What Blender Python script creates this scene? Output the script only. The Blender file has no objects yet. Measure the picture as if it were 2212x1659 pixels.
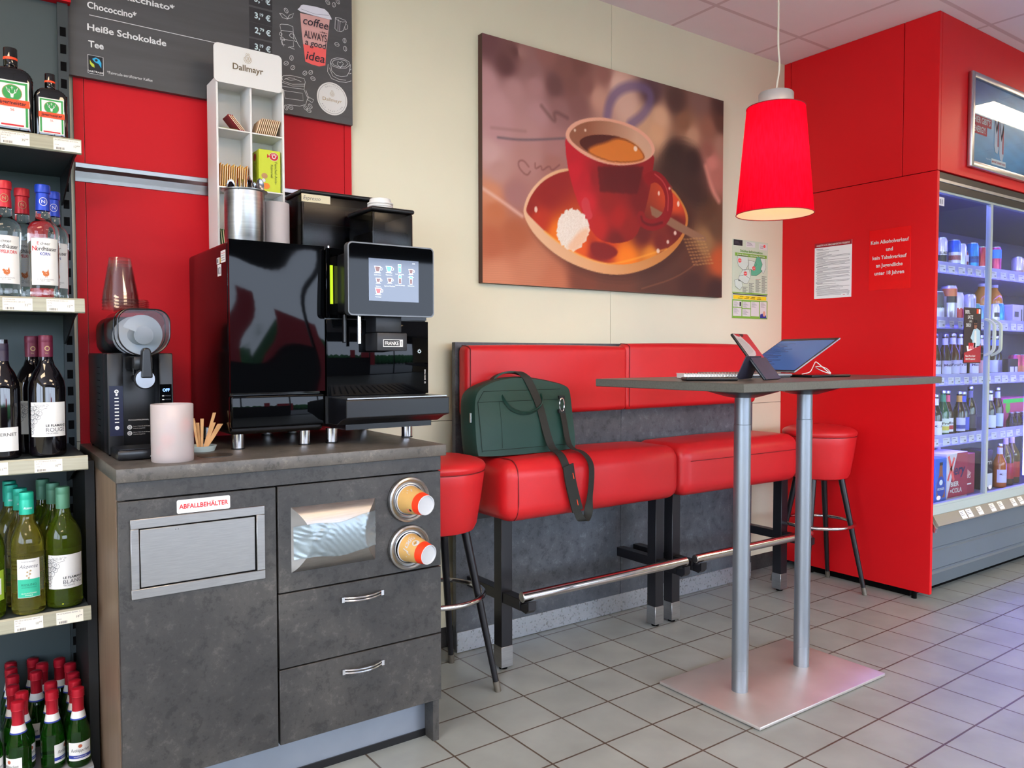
import bpy, bmesh, math, random
import numpy as np
from mathutils import Vector, Matrix
random.seed(7)
scene = bpy.context.scene
COL = scene.collection
PI = math.pi

# ---------------------------------------------------------------- camera
cam_data = bpy.data.cameras.new('camera')
cam = bpy.data.objects.new('camera', cam_data)
COL.objects.link(cam)
CAM_R = [[0.815795, -0.57834, -0.00068], [-0.022153, -0.030074, -0.999302], [0.577916, 0.815241, -0.037346]]
r_, d_, f_ = [Vector(v) for v in CAM_R]
cam.matrix_world = Matrix(((r_.x, -d_.x, -f_.x, 0.0), (r_.y, -d_.y, -f_.y, 0.0), (r_.z, -d_.z, -f_.z, 1.18), (0, 0, 0, 1)))
cam_data.sensor_fit = 'HORIZONTAL'
cam_data.sensor_width = 36.0
cam_data.lens = 36.0 * 1693.5 / 2212.0
cam_data.clip_start = 0.02
cam_data.clip_end = 200
scene.camera = cam

# ---------------------------------------------------------------- view, world
scene.view_settings.view_transform = 'Standard'
scene.view_settings.look = 'None'
scene.view_settings.gamma = 1.0
scene.view_settings.use_curve_mapping = False
scene.view_settings.exposure = 0.78
try:
    scene.cycles.use_denoising = True
    scene.cycles.max_bounces = 8
    scene.cycles.transparent_max_bounces = 16
    scene.cycles.caustics_reflective = False
    scene.cycles.caustics_refractive = False
    scene.cycles.sample_clamp_indirect = 6.0
except Exception:
    pass
world = bpy.data.worlds.new('sky_world')
scene.world = world
world.use_nodes = True
bgn = world.node_tree.nodes['Background']
bgn.inputs[0].default_value = (0.66, 0.77, 0.96, 1)
bgn.inputs[1].default_value = 8.2

LAMP_STRENGTH = 13.0       # ceiling light panels
BULB_STRENGTH = 24.0      # pendant bulb
LED_STRENGTH = 25.0        # refrigerator strips

# ---------------------------------------------------------------- colours and materials
def lin(c):
    if isinstance(c, str):
        c = [int(c[i:i+2], 16) / 255 for i in (0, 2, 4)]
    return tuple((x / 12.92 if x <= 0.04045 else ((x + 0.055) / 1.055) ** 2.4) for x in c)

MATS = {}
def mat(name, col='808080', rough=0.5, metal=0.0, spec=0.5, noise=0.0, scale=20.0, bump=0.0, bscale=120.0,
        trans=0.0, ior=1.45, emit=None, estr=0.0, coat=0.0, alpha=1.0, stretch=(1, 1, 1), rnoise=0.0):
    if name in MATS:
        return MATS[name]
    m = bpy.data.materials.new(name)
    m.use_nodes = True
    nt = m.node_tree
    b = nt.nodes['Principled BSDF']
    c = lin(col)
    b.inputs['Base Color'].default_value = (*c, 1)
    b.inputs['Roughness'].default_value = rough
    b.inputs['Metallic'].default_value = metal
    b.inputs['Specular IOR Level'].default_value = spec
    b.inputs['IOR'].default_value = ior
    b.inputs['Transmission Weight'].default_value = trans
    b.inputs['Coat Weight'].default_value = coat
    b.inputs['Coat Roughness'].default_value = 0.05
    b.inputs['Alpha'].default_value = alpha
    if emit is not None:
        b.inputs['Emission Color'].default_value = (*lin(emit), 1)
        b.inputs['Emission Strength'].default_value = estr
    if noise or bump or rnoise:
        tc = nt.nodes.new('ShaderNodeTexCoord')
        mp = nt.nodes.new('ShaderNodeMapping')
        mp.inputs['Scale'].default_value = stretch
        nt.links.new(tc.outputs['Object'], mp.inputs[0])
    if noise or rnoise:
        n = nt.nodes.new('ShaderNodeTexNoise')
        n.inputs['Scale'].default_value = scale
        n.inputs['Detail'].default_value = 6
        nt.links.new(mp.outputs[0], n.inputs['Vector'])
        if noise:
            rp = nt.nodes.new('ShaderNodeValToRGB')
            rp.color_ramp.elements[0].position = 0.3
            rp.color_ramp.elements[1].position = 0.7
            rp.color_ramp.elements[0].color = (*[x * (1 - noise) for x in c], 1)
            rp.color_ramp.elements[1].color = (*[min(1, x * (1 + noise)) for x in c], 1)
            nt.links.new(n.outputs['Fac'], rp.inputs[0])
            nt.links.new(rp.outputs[0], b.inputs['Base Color'])
        if rnoise:
            mr = nt.nodes.new('ShaderNodeMapRange')
            mr.inputs['To Min'].default_value = max(0.02, rough - rnoise)
            mr.inputs['To Max'].default_value = rough + rnoise
            nt.links.new(n.outputs['Fac'], mr.inputs['Value'])
            nt.links.new(mr.outputs[0], b.inputs['Roughness'])
    if bump:
        n2 = nt.nodes.new('ShaderNodeTexNoise')
        n2.inputs['Scale'].default_value = bscale
        n2.inputs['Detail'].default_value = 3
        nt.links.new(mp.outputs[0], n2.inputs['Vector'])
        bp = nt.nodes.new('ShaderNodeBump')
        bp.inputs['Strength'].default_value = bump
        bp.inputs['Distance'].default_value = 0.002
        nt.links.new(n2.outputs['Fac'], bp.inputs['Height'])
        nt.links.new(bp.outputs[0], b.inputs['Normal'])
    MATS[name] = m
    return m

def grid_mat(name, tile, joint, col, colj, origin, rot, rough, var, bump, scale_noise=6.0, nz=0.12):
    """square tiles with joints: brick texture without offset"""
    m = bpy.data.materials.new(name)
    m.use_nodes = True
    nt = m.node_tree
    b = nt.nodes['Principled BSDF']
    tc = nt.nodes.new('ShaderNodeTexCoord')
    mp = nt.nodes.new('ShaderNodeMapping')
    mp.vector_type = 'TEXTURE'
    mp.inputs['Location'].default_value = (origin[0], origin[1], 0)
    mp.inputs['Rotation'].default_value = (0, 0, rot)
    nt.links.new(tc.outputs['Object'], mp.inputs[0])
    br = nt.nodes.new('ShaderNodeTexBrick')
    br.offset = 0.0
    br.squash = 1.0
    br.inputs['Scale'].default_value = 1.0
    br.inputs['Brick Width'].default_value = tile
    br.inputs['Row Height'].default_value = tile
    br.inputs['Mortar Size'].default_value = joint
    br.inputs['Mortar Smooth'].default_value = 0.15
    c = lin(col)
    br.inputs['Color1'].default_value = (*[x * (1 - var) for x in c], 1)
    br.inputs['Color2'].default_value = (*[x * (1 + var) for x in c], 1)
    br.inputs['Mortar'].default_value = (*lin(colj), 1)
    nt.links.new(mp.outputs[0], br.inputs['Vector'])
    n = nt.nodes.new('ShaderNodeTexNoise')
    n.inputs['Scale'].default_value = scale_noise
    n.inputs['Detail'].default_value = 7
    nt.links.new(tc.outputs['Object'], n.inputs['Vector'])
    mr = nt.nodes.new('ShaderNodeMapRange')
    mr.inputs['From Min'].default_value = 0.3
    mr.inputs['From Max'].default_value = 0.7
    mr.inputs['To Min'].default_value = 1 - nz
    mr.inputs['To Max'].default_value = 1 + nz
    nt.links.new(n.outputs['Fac'], mr.inputs['Value'])
    mx = nt.nodes.new('ShaderNodeMix')
    mx.data_type = 'RGBA'
    mx.blend_type = 'MULTIPLY'
    mx.inputs['Factor'].default_value = 1.0
    nt.links.new(br.outputs['Color'], mx.inputs['A'])
    nt.links.new(mr.outputs[0], mx.inputs['B'])
    nt.links.new(mx.outputs['Result'], b.inputs['Base Color'])
    b.inputs['Roughness'].default_value = rough
    bp = nt.nodes.new('ShaderNodeBump')
    bp.invert = True
    bp.inputs['Strength'].default_value = bump
    bp.inputs['Distance'].default_value = 0.002
    nt.links.new(br.outputs['Fac'], bp.inputs['Height'])
    nt.links.new(bp.outputs[0], b.inputs['Normal'])
    return m

def slate_mat(name, c0, c1, c2, rough=0.5):
    """dark concrete-look laminate: clouds, fine scratches and pits"""
    m = bpy.data.materials.new(name)
    m.use_nodes = True
    nt = m.node_tree
    b = nt.nodes['Principled BSDF']
    tc = nt.nodes.new('ShaderNodeTexCoord')
    n1 = nt.nodes.new('ShaderNodeTexNoise')
    n1.inputs['Scale'].default_value = 3.5
    n1.inputs['Detail'].default_value = 9
    n1.inputs['Roughness'].default_value = 0.65
    n1.inputs['Distortion'].default_value = 0.6
    rp = nt.nodes.new('ShaderNodeValToRGB')
    e = rp.color_ramp.elements
    e[0].position = 0.32; e[0].color = (*lin(c0), 1)
    e[1].position = 0.72; e[1].color = (*lin(c2), 1)
    x = e.new(0.52); x.color = (*lin(c1), 1)
    n2 = nt.nodes.new('ShaderNodeTexNoise')
    n2.inputs['Scale'].default_value = 26
    n2.inputs['Detail'].default_value = 8
    n2.inputs['Roughness'].default_value = 0.8
    r2 = nt.nodes.new('ShaderNodeValToRGB')
    r2.color_ramp.elements[0].position = 0.41; r2.color_ramp.elements[0].color = (0.45, 0.45, 0.45, 1)
    r2.color_ramp.elements[1].position = 0.46; r2.color_ramp.elements[1].color = (1, 1, 1, 1)
    y = r2.color_ramp.elements.new(0.55); y.color = (1, 1, 1, 1)
    y = r2.color_ramp.elements.new(0.63); y.color = (1.9, 1.86, 1.8, 1)
    mx = nt.nodes.new('ShaderNodeMix')
    mx.data_type = 'RGBA'; mx.blend_type = 'MULTIPLY'
    mx.inputs['Factor'].default_value = 0.75
    for q in (n1, n2):
        nt.links.new(tc.outputs['Object'], q.inputs['Vector'])
    nt.links.new(n1.outputs['Fac'], rp.inputs[0])
    nt.links.new(n2.outputs['Fac'], r2.inputs[0])
    nt.links.new(rp.outputs[0], mx.inputs['A'])
    nt.links.new(r2.outputs[0], mx.inputs['B'])
    nt.links.new(mx.outputs['Result'], b.inputs['Base Color'])
    b.inputs['Roughness'].default_value = rough
    bp = nt.nodes.new('ShaderNodeBump')
    bp.inputs['Strength'].default_value = 0.12
    bp.inputs['Distance'].default_value = 0.002
    nt.links.new(n2.outputs['Fac'], bp.inputs['Height'])
    nt.links.new(bp.outputs[0], b.inputs['Normal'])
    MATS[name] = m
    return m

def thin_glass(name, tint='ffffff', base=0.05, edge=0.6, rough=0.02):
    """clear sheet: see-through, mirror-like towards grazing angles, the same from both sides"""
    m = bpy.data.materials.new(name)
    m.use_nodes = True
    nt = m.node_tree
    nt.nodes.remove(nt.nodes['Principled BSDF'])
    out = nt.nodes['Material Output']
    t = nt.nodes.new('ShaderNodeBsdfTransparent')
    t.inputs[0].default_value = (*lin(tint), 1)
    g = nt.nodes.new('ShaderNodeBsdfGlossy')
    g.inputs['Roughness'].default_value = rough
    lw = nt.nodes.new('ShaderNodeLayerWeight')
    lw.inputs['Blend'].default_value = 0.5
    pw = nt.nodes.new('ShaderNodeMath'); pw.operation = 'POWER'; pw.inputs[1].default_value = 4.0
    ma = nt.nodes.new('ShaderNodeMath'); ma.operation = 'MULTIPLY_ADD'; ma.inputs[1].default_value = edge; ma.inputs[2].default_value = base
    nt.links.new(lw.outputs['Facing'], pw.inputs[0])
    nt.links.new(pw.outputs[0], ma.inputs[0])
    mx = nt.nodes.new('ShaderNodeMixShader')
    nt.links.new(ma.outputs[0], mx.inputs[0])
    nt.links.new(t.outputs[0], mx.inputs[1])
    nt.links.new(g.outputs[0], mx.inputs[2])
    nt.links.new(mx.outputs[0], out.inputs[0])
    MATS[name] = m
    return m

def milky(name, col, mixw=0.55, rough=0.5):
    """frosted translucent plastic"""
    m = bpy.data.materials.new(name)
    m.use_nodes = True
    nt = m.node_tree
    b = nt.nodes['Principled BSDF']
    b.inputs['Base Color'].default_value = (*lin(col), 1)
    b.inputs['Roughness'].default_value = rough
    out = nt.nodes['Material Output']
    t = nt.nodes.new('ShaderNodeBsdfTransparent')
    t.inputs[0].default_value = (*lin(col), 1)
    mx = nt.nodes.new('ShaderNodeMixShader')
    mx.inputs[0].default_value = mixw
    nt.links.new(t.outputs[0], mx.inputs[1])
    nt.links.new(b.outputs[0], mx.inputs[2])
    nt.links.new(mx.outputs[0], out.inputs[0])
    MATS[name] = m
    return m

def shade_mat(name):
    """lamp shade cloth: red outside, white lining inside, lets light through"""
    m = bpy.data.materials.new(name)
    m.use_nodes = True
    nt = m.node_tree
    nt.nodes.remove(nt.nodes['Principled BSDF'])
    out = nt.nodes['Material Output']
    geo = nt.nodes.new('ShaderNodeNewGeometry')
    tc = nt.nodes.new('ShaderNodeTexCoord')
    mp = nt.nodes.new('ShaderNodeMapping')
    mp.inputs['Scale'].default_value = (260, 260, 6)
    n = nt.nodes.new('ShaderNodeTexNoise')
    n.inputs['Scale'].default_value = 1.0
    nt.links.new(tc.outputs['Object'], mp.inputs[0])
    nt.links.new(mp.outputs[0], n.inputs['Vector'])
    rp = nt.nodes.new('ShaderNodeValToRGB')
    rp.color_ramp.elements[0].position = 0.3
    rp.color_ramp.elements[1].position = 0.7
    rp.color_ramp.elements[0].color = (0.62, 0.002, 0.016, 1)
    rp.color_ramp.elements[1].color = (0.82, 0.004, 0.030, 1)
    nt.links.new(n.outputs['Fac'], rp.inputs[0])
    mc = nt.nodes.new('ShaderNodeMix'); mc.data_type = 'RGBA'
    nt.links.new(geo.outputs['Backfacing'], mc.inputs['Factor'])
    nt.links.new(rp.outputs[0], mc.inputs['A'])
    mc.inputs['B'].default_value = (0.9, 0.86, 0.78, 1)
    d = nt.nodes.new('ShaderNodeBsdfDiffuse')
    t = nt.nodes.new('ShaderNodeBsdfTranslucent')
    nt.links.new(mc.outputs['Result'], d.inputs[0])
    nt.links.new(rp.outputs[0], t.inputs[0])
    mx = nt.nodes.new('ShaderNodeMixShader')
    mx.inputs[0].default_value = 0.35
    nt.links.new(d.outputs[0], mx.inputs[1])
    nt.links.new(t.outputs[0], mx.inputs[2])
    nt.links.new(mx.outputs[0], out.inputs[0])
    MATS[name] = m
    return m

def attr_mat(name, rough=0.5, spec=0.4, coat=0.0):
    """a print: its colours are stored per point"""
    m = bpy.data.materials.new(name)
    m.use_nodes = True
    nt = m.node_tree
    b = nt.nodes['Principled BSDF']
    a = nt.nodes.new('ShaderNodeAttribute')
    a.attribute_name = 'print'
    nt.links.new(a.outputs['Color'], b.inputs['Base Color'])
    b.inputs['Roughness'].default_value = rough
    b.inputs['Specular IOR Level'].default_value = spec
    b.inputs['Coat Weight'].default_value = coat
    MATS[name] = m
    return m

# ---------------------------------------------------------------- geometry helpers
TEXT_CACHE = {}
def text_geo(s, bold=0.0, shear=0.0):
    k = (s, bold, shear)
    if k not in TEXT_CACHE:
        cu = bpy.data.curves.new('lettering_curve', 'FONT')
        cu.body = s
        cu.size = 1.0
        cu.offset = bold
        cu.shear = shear
        cu.resolution_u = 3
        o = bpy.data.objects.new('lettering_curve', cu)
        COL.objects.link(o)
        dg = bpy.context.evaluated_depsgraph_get()
        me = o.evaluated_get(dg).to_mesh()
        v = [(p.co.x, p.co.y) for p in me.vertices]
        f = [tuple(p.vertices) for p in me.polygons]
        o.evaluated_get(dg).to_mesh_clear()
        bpy.data.objects.remove(o)
        bpy.data.curves.remove(cu)
        TEXT_CACHE[k] = (v, f)
    return TEXT_CACHE[k]

class MB:
    def __init__(s):
        s.v, s.f, s.m, s.sm, s.mats = [], [], [], [], []
    def mi(s, m):
        if m not in s.mats:
            s.mats.append(m)
        return s.mats.index(m)
    def add(s, vs, fs, m, smooth=False, M=None):
        k = len(s.v)
        if M is not None:
            vs = [tuple(M @ Vector(p)) for p in vs]
        s.v += [tuple(p) for p in vs]
        i = s.mi(m)
        for f in fs:
            s.f.append(tuple(k + j for j in f))
            s.m.append(i)
            s.sm.append(smooth)
        return s
    def box(s, x0, x1, y0, y1, z0, z1, m, r=0.0, seg=2, M=None):
        if r <= 0:
            vs = [(x0, y0, z0), (x1, y0, z0), (x1, y1, z0), (x0, y1, z0), (x0, y0, z1), (x1, y0, z1), (x1, y1, z1), (x0, y1, z1)]
            fs = [(0, 3, 2, 1), (4, 5, 6, 7), (0, 1, 5, 4), (1, 2, 6, 5), (2, 3, 7, 6), (3, 0, 4, 7)]
            return s.add(vs, fs, m, False, M)
        bm = bmesh.new()
        bmesh.ops.create_cube(bm, size=1.0)
        for v in bm.verts:
            v.co = Vector(((x0 + x1) / 2 + v.co.x * (x1 - x0), (y0 + y1) / 2 + v.co.y * (y1 - y0), (z0 + z1) / 2 + v.co.z * (z1 - z0)))
        r = min(r, 0.49 * min(x1 - x0, y1 - y0, z1 - z0))
        bmesh.ops.bevel(bm, geom=bm.edges[:], offset=r, segments=seg, profile=0.5, affect='EDGES')
        return s.bm(bm, m, True, M)
    def bm(s, bm, m, smooth=True, M=None):
        bm.verts.index_update()
        vs = [tuple(v.co) for v in bm.verts]
        fs = [tuple(v.index for v in f.verts) for f in bm.faces]
        bm.free()
        return s.add(vs, fs, m, smooth, M)
    def lathe(s, c, prof, m, n=28, M=None, sx=1.0, sy=1.0, closed=False, band=None):
        """prof: list of (radius, z) from bottom to top; band: material per profile segment"""
        vs = []
        for r, z in prof:
            for i in range(n):
                a = 2 * PI * i / n
                vs.append((c[0] + r * sx * math.cos(a), c[1] + r * sy * math.sin(a), c[2] + z))
        k = len(s.v)
        if M is not None:
            vs = [tuple(M @ Vector(p)) for p in vs]
        s.v += vs
        for j in range(len(prof) - 1):
            mm = s.mi(band[j] if band else m)
            for i in range(n):
                i2 = (i + 1) % n
                s.f.append((k + j * n + i, k + j * n + i2, k + (j + 1) * n + i2, k + (j + 1) * n + i))
                s.m.append(mm)
                s.sm.append(True)
        if closed:
            mm0 = s.mi(band[0] if band else m); mm1 = s.mi(band[-1] if band else m)
            s.f.append(tuple(k + i for i in reversed(range(n)))); s.m.append(mm0); s.sm.append(False)
            t = k + (len(prof) - 1) * n
            s.f.append(tuple(t + i for i in range(n))); s.m.append(mm1); s.sm.append(False)
        return s
    def cyl(s, c, r, h, m, r2=None, n=24, M=None, sx=1.0, sy=1.0):
        return s.lathe(c, [(r, 0), (r if r2 is None else r2, h)], m, n, M, sx, sy, closed=True)
    def rod(s, a, b, r, m, n=14, r2=None):
        a, b = Vector(a), Vector(b)
        q = (b - a).to_track_quat('Z', 'Y').to_matrix().to_4x4()
        return s.cyl((0, 0, 0), r, (b - a).length, m, r2, n, Matrix.Translation(a) @ q)
    def tube(s, path, r, m, n=10, closed=False):
        P = [Vector(p) for p in path]
        L = len(P)
        vs = []
        up = Vector((0, 0, 1))
        prev = None
        for i, p in enumerate(P):
            if closed:
                t = (P[(i + 1) % L] - P[i - 1]).normalized()
            else:
                t = (P[min(i + 1, L - 1)] - P[max(i - 1, 0)]).normalized()
            if prev is None:
                u = t.cross(up)
                if u.length < 1e-3:
                    u = t.cross(Vector((1, 0, 0)))
                u.normalize()
            else:
                u = prev - t * prev.dot(t)
                u.normalize()
            prev = u
            w = t.cross(u)
            for k in range(n):
                a = 2 * PI * k / n
                vs.append(tuple(p + (u * math.cos(a) + w * math.sin(a)) * r))
        fs = []
        for i in range(L if closed else L - 1):
            j = (i + 1) % L
            for k in range(n):
                k2 = (k + 1) % n
                fs.append((i * n + k, i * n + k2, j * n + k2, j * n + k))
        if not closed:
            fs.append(tuple(reversed(range(n))))
            fs.append(tuple((L - 1) * n + k for k in range(n)))
        return s.add(vs, fs, m, True)
    def prism(s, poly, fn, d0, d1, m, smooth=False):
        """poly in 2D, fn(u, v, d) -> 3D; extruded from d0 to d1"""
        n = len(poly)
        vs = [fn(u, v, d0) for u, v in poly] + [fn(u, v, d1) for u, v in poly]
        fs = [tuple(range(n)), tuple(reversed(range(n, 2 * n)))] + [(i, n + i, n + (i + 1) % n, (i + 1) % n) for i in range(n)]
        k = len(s.f)
        s.add(vs, fs, m, False)
        if smooth:
            for j in range(k + 2, len(s.f)):
                s.sm[j] = True
        return s
    def ribbon(s, path, wdir, w, th, m):
        """flat strap along path; wdir: width direction per point or one vector"""
        P = [Vector(p) for p in path]
        vs, fs = [], []
        for i, p in enumerate(P):
            wd = Vector(wdir[i] if isinstance(wdir, list) else wdir).normalized()
            t = (P[min(i + 1, len(P) - 1)] - P[max(i - 1, 0)]).normalized()
            nn = t.cross(wd).normalized()
            ww = w[i] if isinstance(w, list) else w
            for a, b in ((-1, -1), (1, -1), (1, 1), (-1, 1)):
                vs.append(tuple(p + wd * a * ww / 2 + nn * b * th / 2))
        for i in range(len(P) - 1):
            for k in range(4):
                k2 = (k + 1) % 4
                fs.append((i * 4 + k, i * 4 + k2, i * 4 + 4 + k2, i * 4 + 4 + k))
        fs.append((3, 2, 1, 0))
        e = (len(P) - 1) * 4
        fs.append((e, e + 1, e + 2, e + 3))
        return s.add(vs, fs, m, True)
    def build(s, name, parent=None, origin=None, bevel=0.0, label=None):
        me = bpy.data.meshes.new(name)
        off = Vector((0, 0, 0))
        if parent is not None:
            q = parent
            while q is not None:
                off = off + q.location
                q = q.parent
        elif origin is not None:
            off = Vector(origin)
        me.from_pydata([(x - off.x, y - off.y, z - off.z) for x, y, z in s.v], [], s.f)
        for m in s.mats:
            me.materials.append(m)
        me.polygons.foreach_set('material_index', s.m)
        me.polygons.foreach_set('use_smooth', s.sm)
        me.update()
        if any(s.sm):
            me.set_sharp_from_angle(angle=math.radians(38))
        o = bpy.data.objects.new(name, me)
        COL.objects.link(o)
        if parent is not None:
            o.parent = parent
        else:
            o.location = off
        if bevel:
            md = o.modifiers.new('bevel', 'BEVEL')
            md.width = bevel; md.segments = 2; md.limit_method = 'ANGLE'
        if label:
            o['label'] = label
        return o

def tag(o, label, cat, group=None):
    o['label'] = label
    o['category'] = cat
    if group:
        o['group'] = group
    return o
def thing(name, label, cat, loc=(0, 0, 0), group=None):
    o = bpy.data.objects.new(name, None)
    o.empty_display_size = 0.05
    COL.objects.link(o)
    o.location = loc
    return tag(o, label, cat, group)
def struct(o):
    o['kind'] = 'structure'
    return o
def dup(root, loc, label=None, rz=0.0):
    r = root.copy()
    COL.objects.link(r)
    r.location = loc
    r.rotation_euler = (0, 0, rz)
    if label:
        r['label'] = label
    for ch in list(root.children):
        c = ch.copy(); COL.objects.link(c); c.parent = r
        for g in list(ch.children):
            d = g.copy(); COL.objects.link(d); d.parent = c
    return r

class Pen:
    """flat printed marks laid on a surface through a mapping xf(u, v, layer)"""
    def __init__(s, mb, xf):
        s.mb, s.xf = mb, xf
    def poly(s, pts, m, l=0):
        s.mb.add([s.xf(u, v, l) for u, v in pts], [tuple(range(len(pts)))], m)
    def rect(s, u0, v0, u1, v1, m, l=0, nu=1):
        vs, fs = [], []
        for i in range(nu + 1):
            u = u0 + (u1 - u0) * i / nu
            vs += [s.xf(u, v0, l), s.xf(u, v1, l)]
        for i in range(nu):
            fs.append((2 * i, 2 * i + 2, 2 * i + 3, 2 * i + 1))
        s.mb.add(vs, fs, m, nu > 1)
    def disc(s, u, v, ru, rv, m, l=0, n=20, rot=0.0):
        c, sn = math.cos(rot), math.sin(rot)
        s.poly([(u + ru * math.cos(2 * PI * i / n) * c - rv * math.sin(2 * PI * i / n) * sn,
                 v + ru * math.cos(2 * PI * i / n) * sn + rv * math.sin(2 * PI * i / n) * c) for i in range(n)], m, l)
    def stroke(s, pts, w, m, l=0, closed=False):
        n = len(pts)
        vs = []
        for i in range(n):
            a = pts[(i - 1) % n] if (closed or i > 0) else pts[i]
            b = pts[(i + 1) % n] if (closed or i < n - 1) else pts[i]
            dx, dy = b[0] - a[0], b[1] - a[1]
            L = math.hypot(dx, dy) or 1.0
            nx, ny = -dy / L * w / 2, dx / L * w / 2
            vs += [s.xf(pts[i][0] - nx, pts[i][1] - ny, l), s.xf(pts[i][0] + nx, pts[i][1] + ny, l)]
        fs = []
        for i in range(n if closed else n - 1):
            j = (i + 1) % n
            fs.append((2 * i, 2 * j, 2 * j + 1, 2 * i + 1))
        s.mb.add(vs, fs, m)
    def ring(s, u, v, ru, rv, w, m, l=0, n=24, rot=0.0):
        c, sn = math.cos(rot), math.sin(rot)
        s.stroke([(u + ru * math.cos(2 * PI * i / n) * c - rv * math.sin(2 * PI * i / n) * sn,
                   v + ru * math.cos(2 * PI * i / n) * sn + rv * math.sin(2 * PI * i / n) * c) for i in range(n)], w, m, l, True)
    def text(s, t, u, v, h, m, l=0, w=None, align='l', bold=0.0, shear=0.0, rot=0.0):
        """v: baseline; h: capital height; w: exact width"""
        vs, fs = text_geo(t, bold, shear)
        if not vs:
            return
        x0 = min(p[0] for p in vs); x1 = max(p[0] for p in vs)
        sy = h / 0.72
        sx = sy if w is None else w / max(1e-6, x1 - x0)
        W = (x1 - x0) * sx
        o = {'l': 0.0, 'c': -W / 2, 'r': -W}[align]
        c, sn = math.cos(rot), math.sin(rot)
        out = []
        for px, py in vs:
            a, b = (px - x0) * sx + o, py * sy
            out.append(s.xf(u + a * c - b * sn, v + a * sn + b * c, l))
        s.mb.add(out, fs, m)

def flat(o, ex, ey, n, e0=0.0006, dl=0.0004):
    o, ex, ey, n = Vector(o), Vector(ex), Vector(ey), Vector(n)
    return lambda u, v, l=0: tuple(o + ex * u + ey * v + n * (e0 + dl * l))
def wrap(c, r, ang=-PI / 2, e0=0.0003, dl=0.0003, sl=0.0):
    """cylinder surface, u around (to the viewer's right), v up; sl: radius change per height"""
    return lambda u, v, l=0: (c[0] + (r + sl * v + e0 + dl * l) * math.cos(ang + u / r),
                              c[1] + (r + sl * v + e0 + dl * l) * math.sin(ang + u / r), c[2] + v)
def FY(y):                      # plane facing the room (-Y); u = world x, v = world z
    return flat((0, y, 0), (1, 0, 0), (0, 0, 1), (0, -1, 0))
def FX(x):                      # plane facing -X; u runs to the viewer's right (towards -Y)
    return flat((x, 0, 0), (0, -1, 0), (0, 0, 1), (-1, 0, 0))

def inside(poly, X, Y):
    r = np.zeros(X.shape, bool)
    n = len(poly)
    for i in range(n):
        x0, y0 = poly[i]; x1, y1 = poly[(i + 1) % n]
        c = ((y0 > Y) != (y1 > Y))
        r ^= c & (X < (x1 - x0) * (Y - y0) / ((y1 - y0) or 1e-9) + x0)
    return r
def idw(pts, X, Y, p=4.0):
    num = np.zeros(X.shape + (3,)); den = np.zeros(X.shape)
    for x, y, r, g, b in pts:
        w = 1.0 / (((X - x) ** 2 + (Y - y) ** 2) + 25.0) ** (p / 2)
        num += w[..., None] * np.array([r, g, b], float)
        den += w
    return num / den[..., None]
def smooth_closed(pts, k=2):
    for _ in range(k):
        q = []
        n = len(pts)
        for i in range(n):
            a, b = pts[i], pts[(i + 1) % n]
            q.append((0.75 * a[0] + 0.25 * b[0], 0.75 * a[1] + 0.25 * b[1]))
            q.append((0.25 * a[0] + 0.75 * b[0], 0.25 * a[1] + 0.75 * b[1]))
        pts = q
    return pts
def smooth_open(pts, k=2):
    for _ in range(k):
        q = [pts[0]]
        for i in range(len(pts) - 1):
            a, b = pts[i], pts[i + 1]
            q.append(tuple(0.75 * x + 0.25 * y for x, y in zip(a, b)))
            q.append(tuple(0.25 * x + 0.75 * y for x, y in zip(a, b)))
        q.append(pts[-1])
        pts = q
    return pts
def seg_dist(pts, X, Y):
    d = np.full(X.shape, 1e9)
    for (x0, y0), (x1, y1) in zip(pts[:-1], pts[1:]):
        dx, dy = x1 - x0, y1 - y0
        t = np.clip(((X - x0) * dx + (Y - y0) * dy) / (dx * dx + dy * dy + 1e-9), 0, 1)
        d = np.minimum(d, np.hypot(X - x0 - t * dx, Y - y0 - t * dy))
    return d

# ---------------------------------------------------------------- traced outlines of flat prints (world x, z in mm)
ART_BG = [(1767,2436,110,70,72),(1862,2366,100,62,62),(1911,2429,105,66,64),(1936,2434,165,120,112),(2072,2457,150,100,92),(2251,2434,125,80,72),(2402,2436,150,100,90),(1767,2282,185,140,140),(1903,2276,180,135,133),(1822,2195,190,145,145),(2012,2310,175,130,128),(2116,2330,110,72,70),(2214,2350,130,85,78),(2251,2273,135,90,85),(2029,2199,180,135,135),(1822,2097,185,140,140),(1986,2111,180,135,132),(2116,2077,170,120,115),(1790,1995,200,160,155),(1986,2017,180,132,125),(2116,1994,165,110,100),(1822,1934,185,140,132),(1903,1845,165,115,110),(1790,1832,205,135,100),(1805,1768,190,110,70),(1789,1636,180,95,60),(1902,1678,175,95,60),(1821,1506,205,130,95),(1986,1550,195,120,85),(2117,1489,190,110,75),(2272,1518,120,60,40),(2446,1498,110,60,42),(2760,1514,85,50,38),(2985,1654,90,52,38),(3168,1502,60,35,30),(3191,1651,190,85,40),(2987,1534,70,40,32),(2481,2409,225,185,165),(2364,2329,200,150,130),(2698,2406,90,62,68),(2862,2399,85,58,52),(3035,2438,130,95,85),(3192,2427,75,50,45),(2920,2308,140,95,70),(3096,2306,150,100,80),(2753,2310,215,170,135),(2646,2262,205,160,125),(2732,2231,215,165,125),(2978,2255,190,145,115),(2865,2144,60,42,35),(2810,2028,70,45,35),(2980,2129,55,40,36),(3122,2149,205,130,115),(3098,2194,150,95,80),(3160,2073,180,110,95),(2982,1971,75,48,38),(3101,1904,90,60,40),(3164,1829,100,70,48),(3079,1749,150,110,70),(2924,1886,75,45,32),(2542,2325,215,175,155),(3193,2354,95,62,50),(3195,2241,170,125,105),(2298,2366,140,92,84),(2178,2418,135,88,80),(1986,2372,150,108,104),(2142,2239,150,105,102)]
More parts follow.
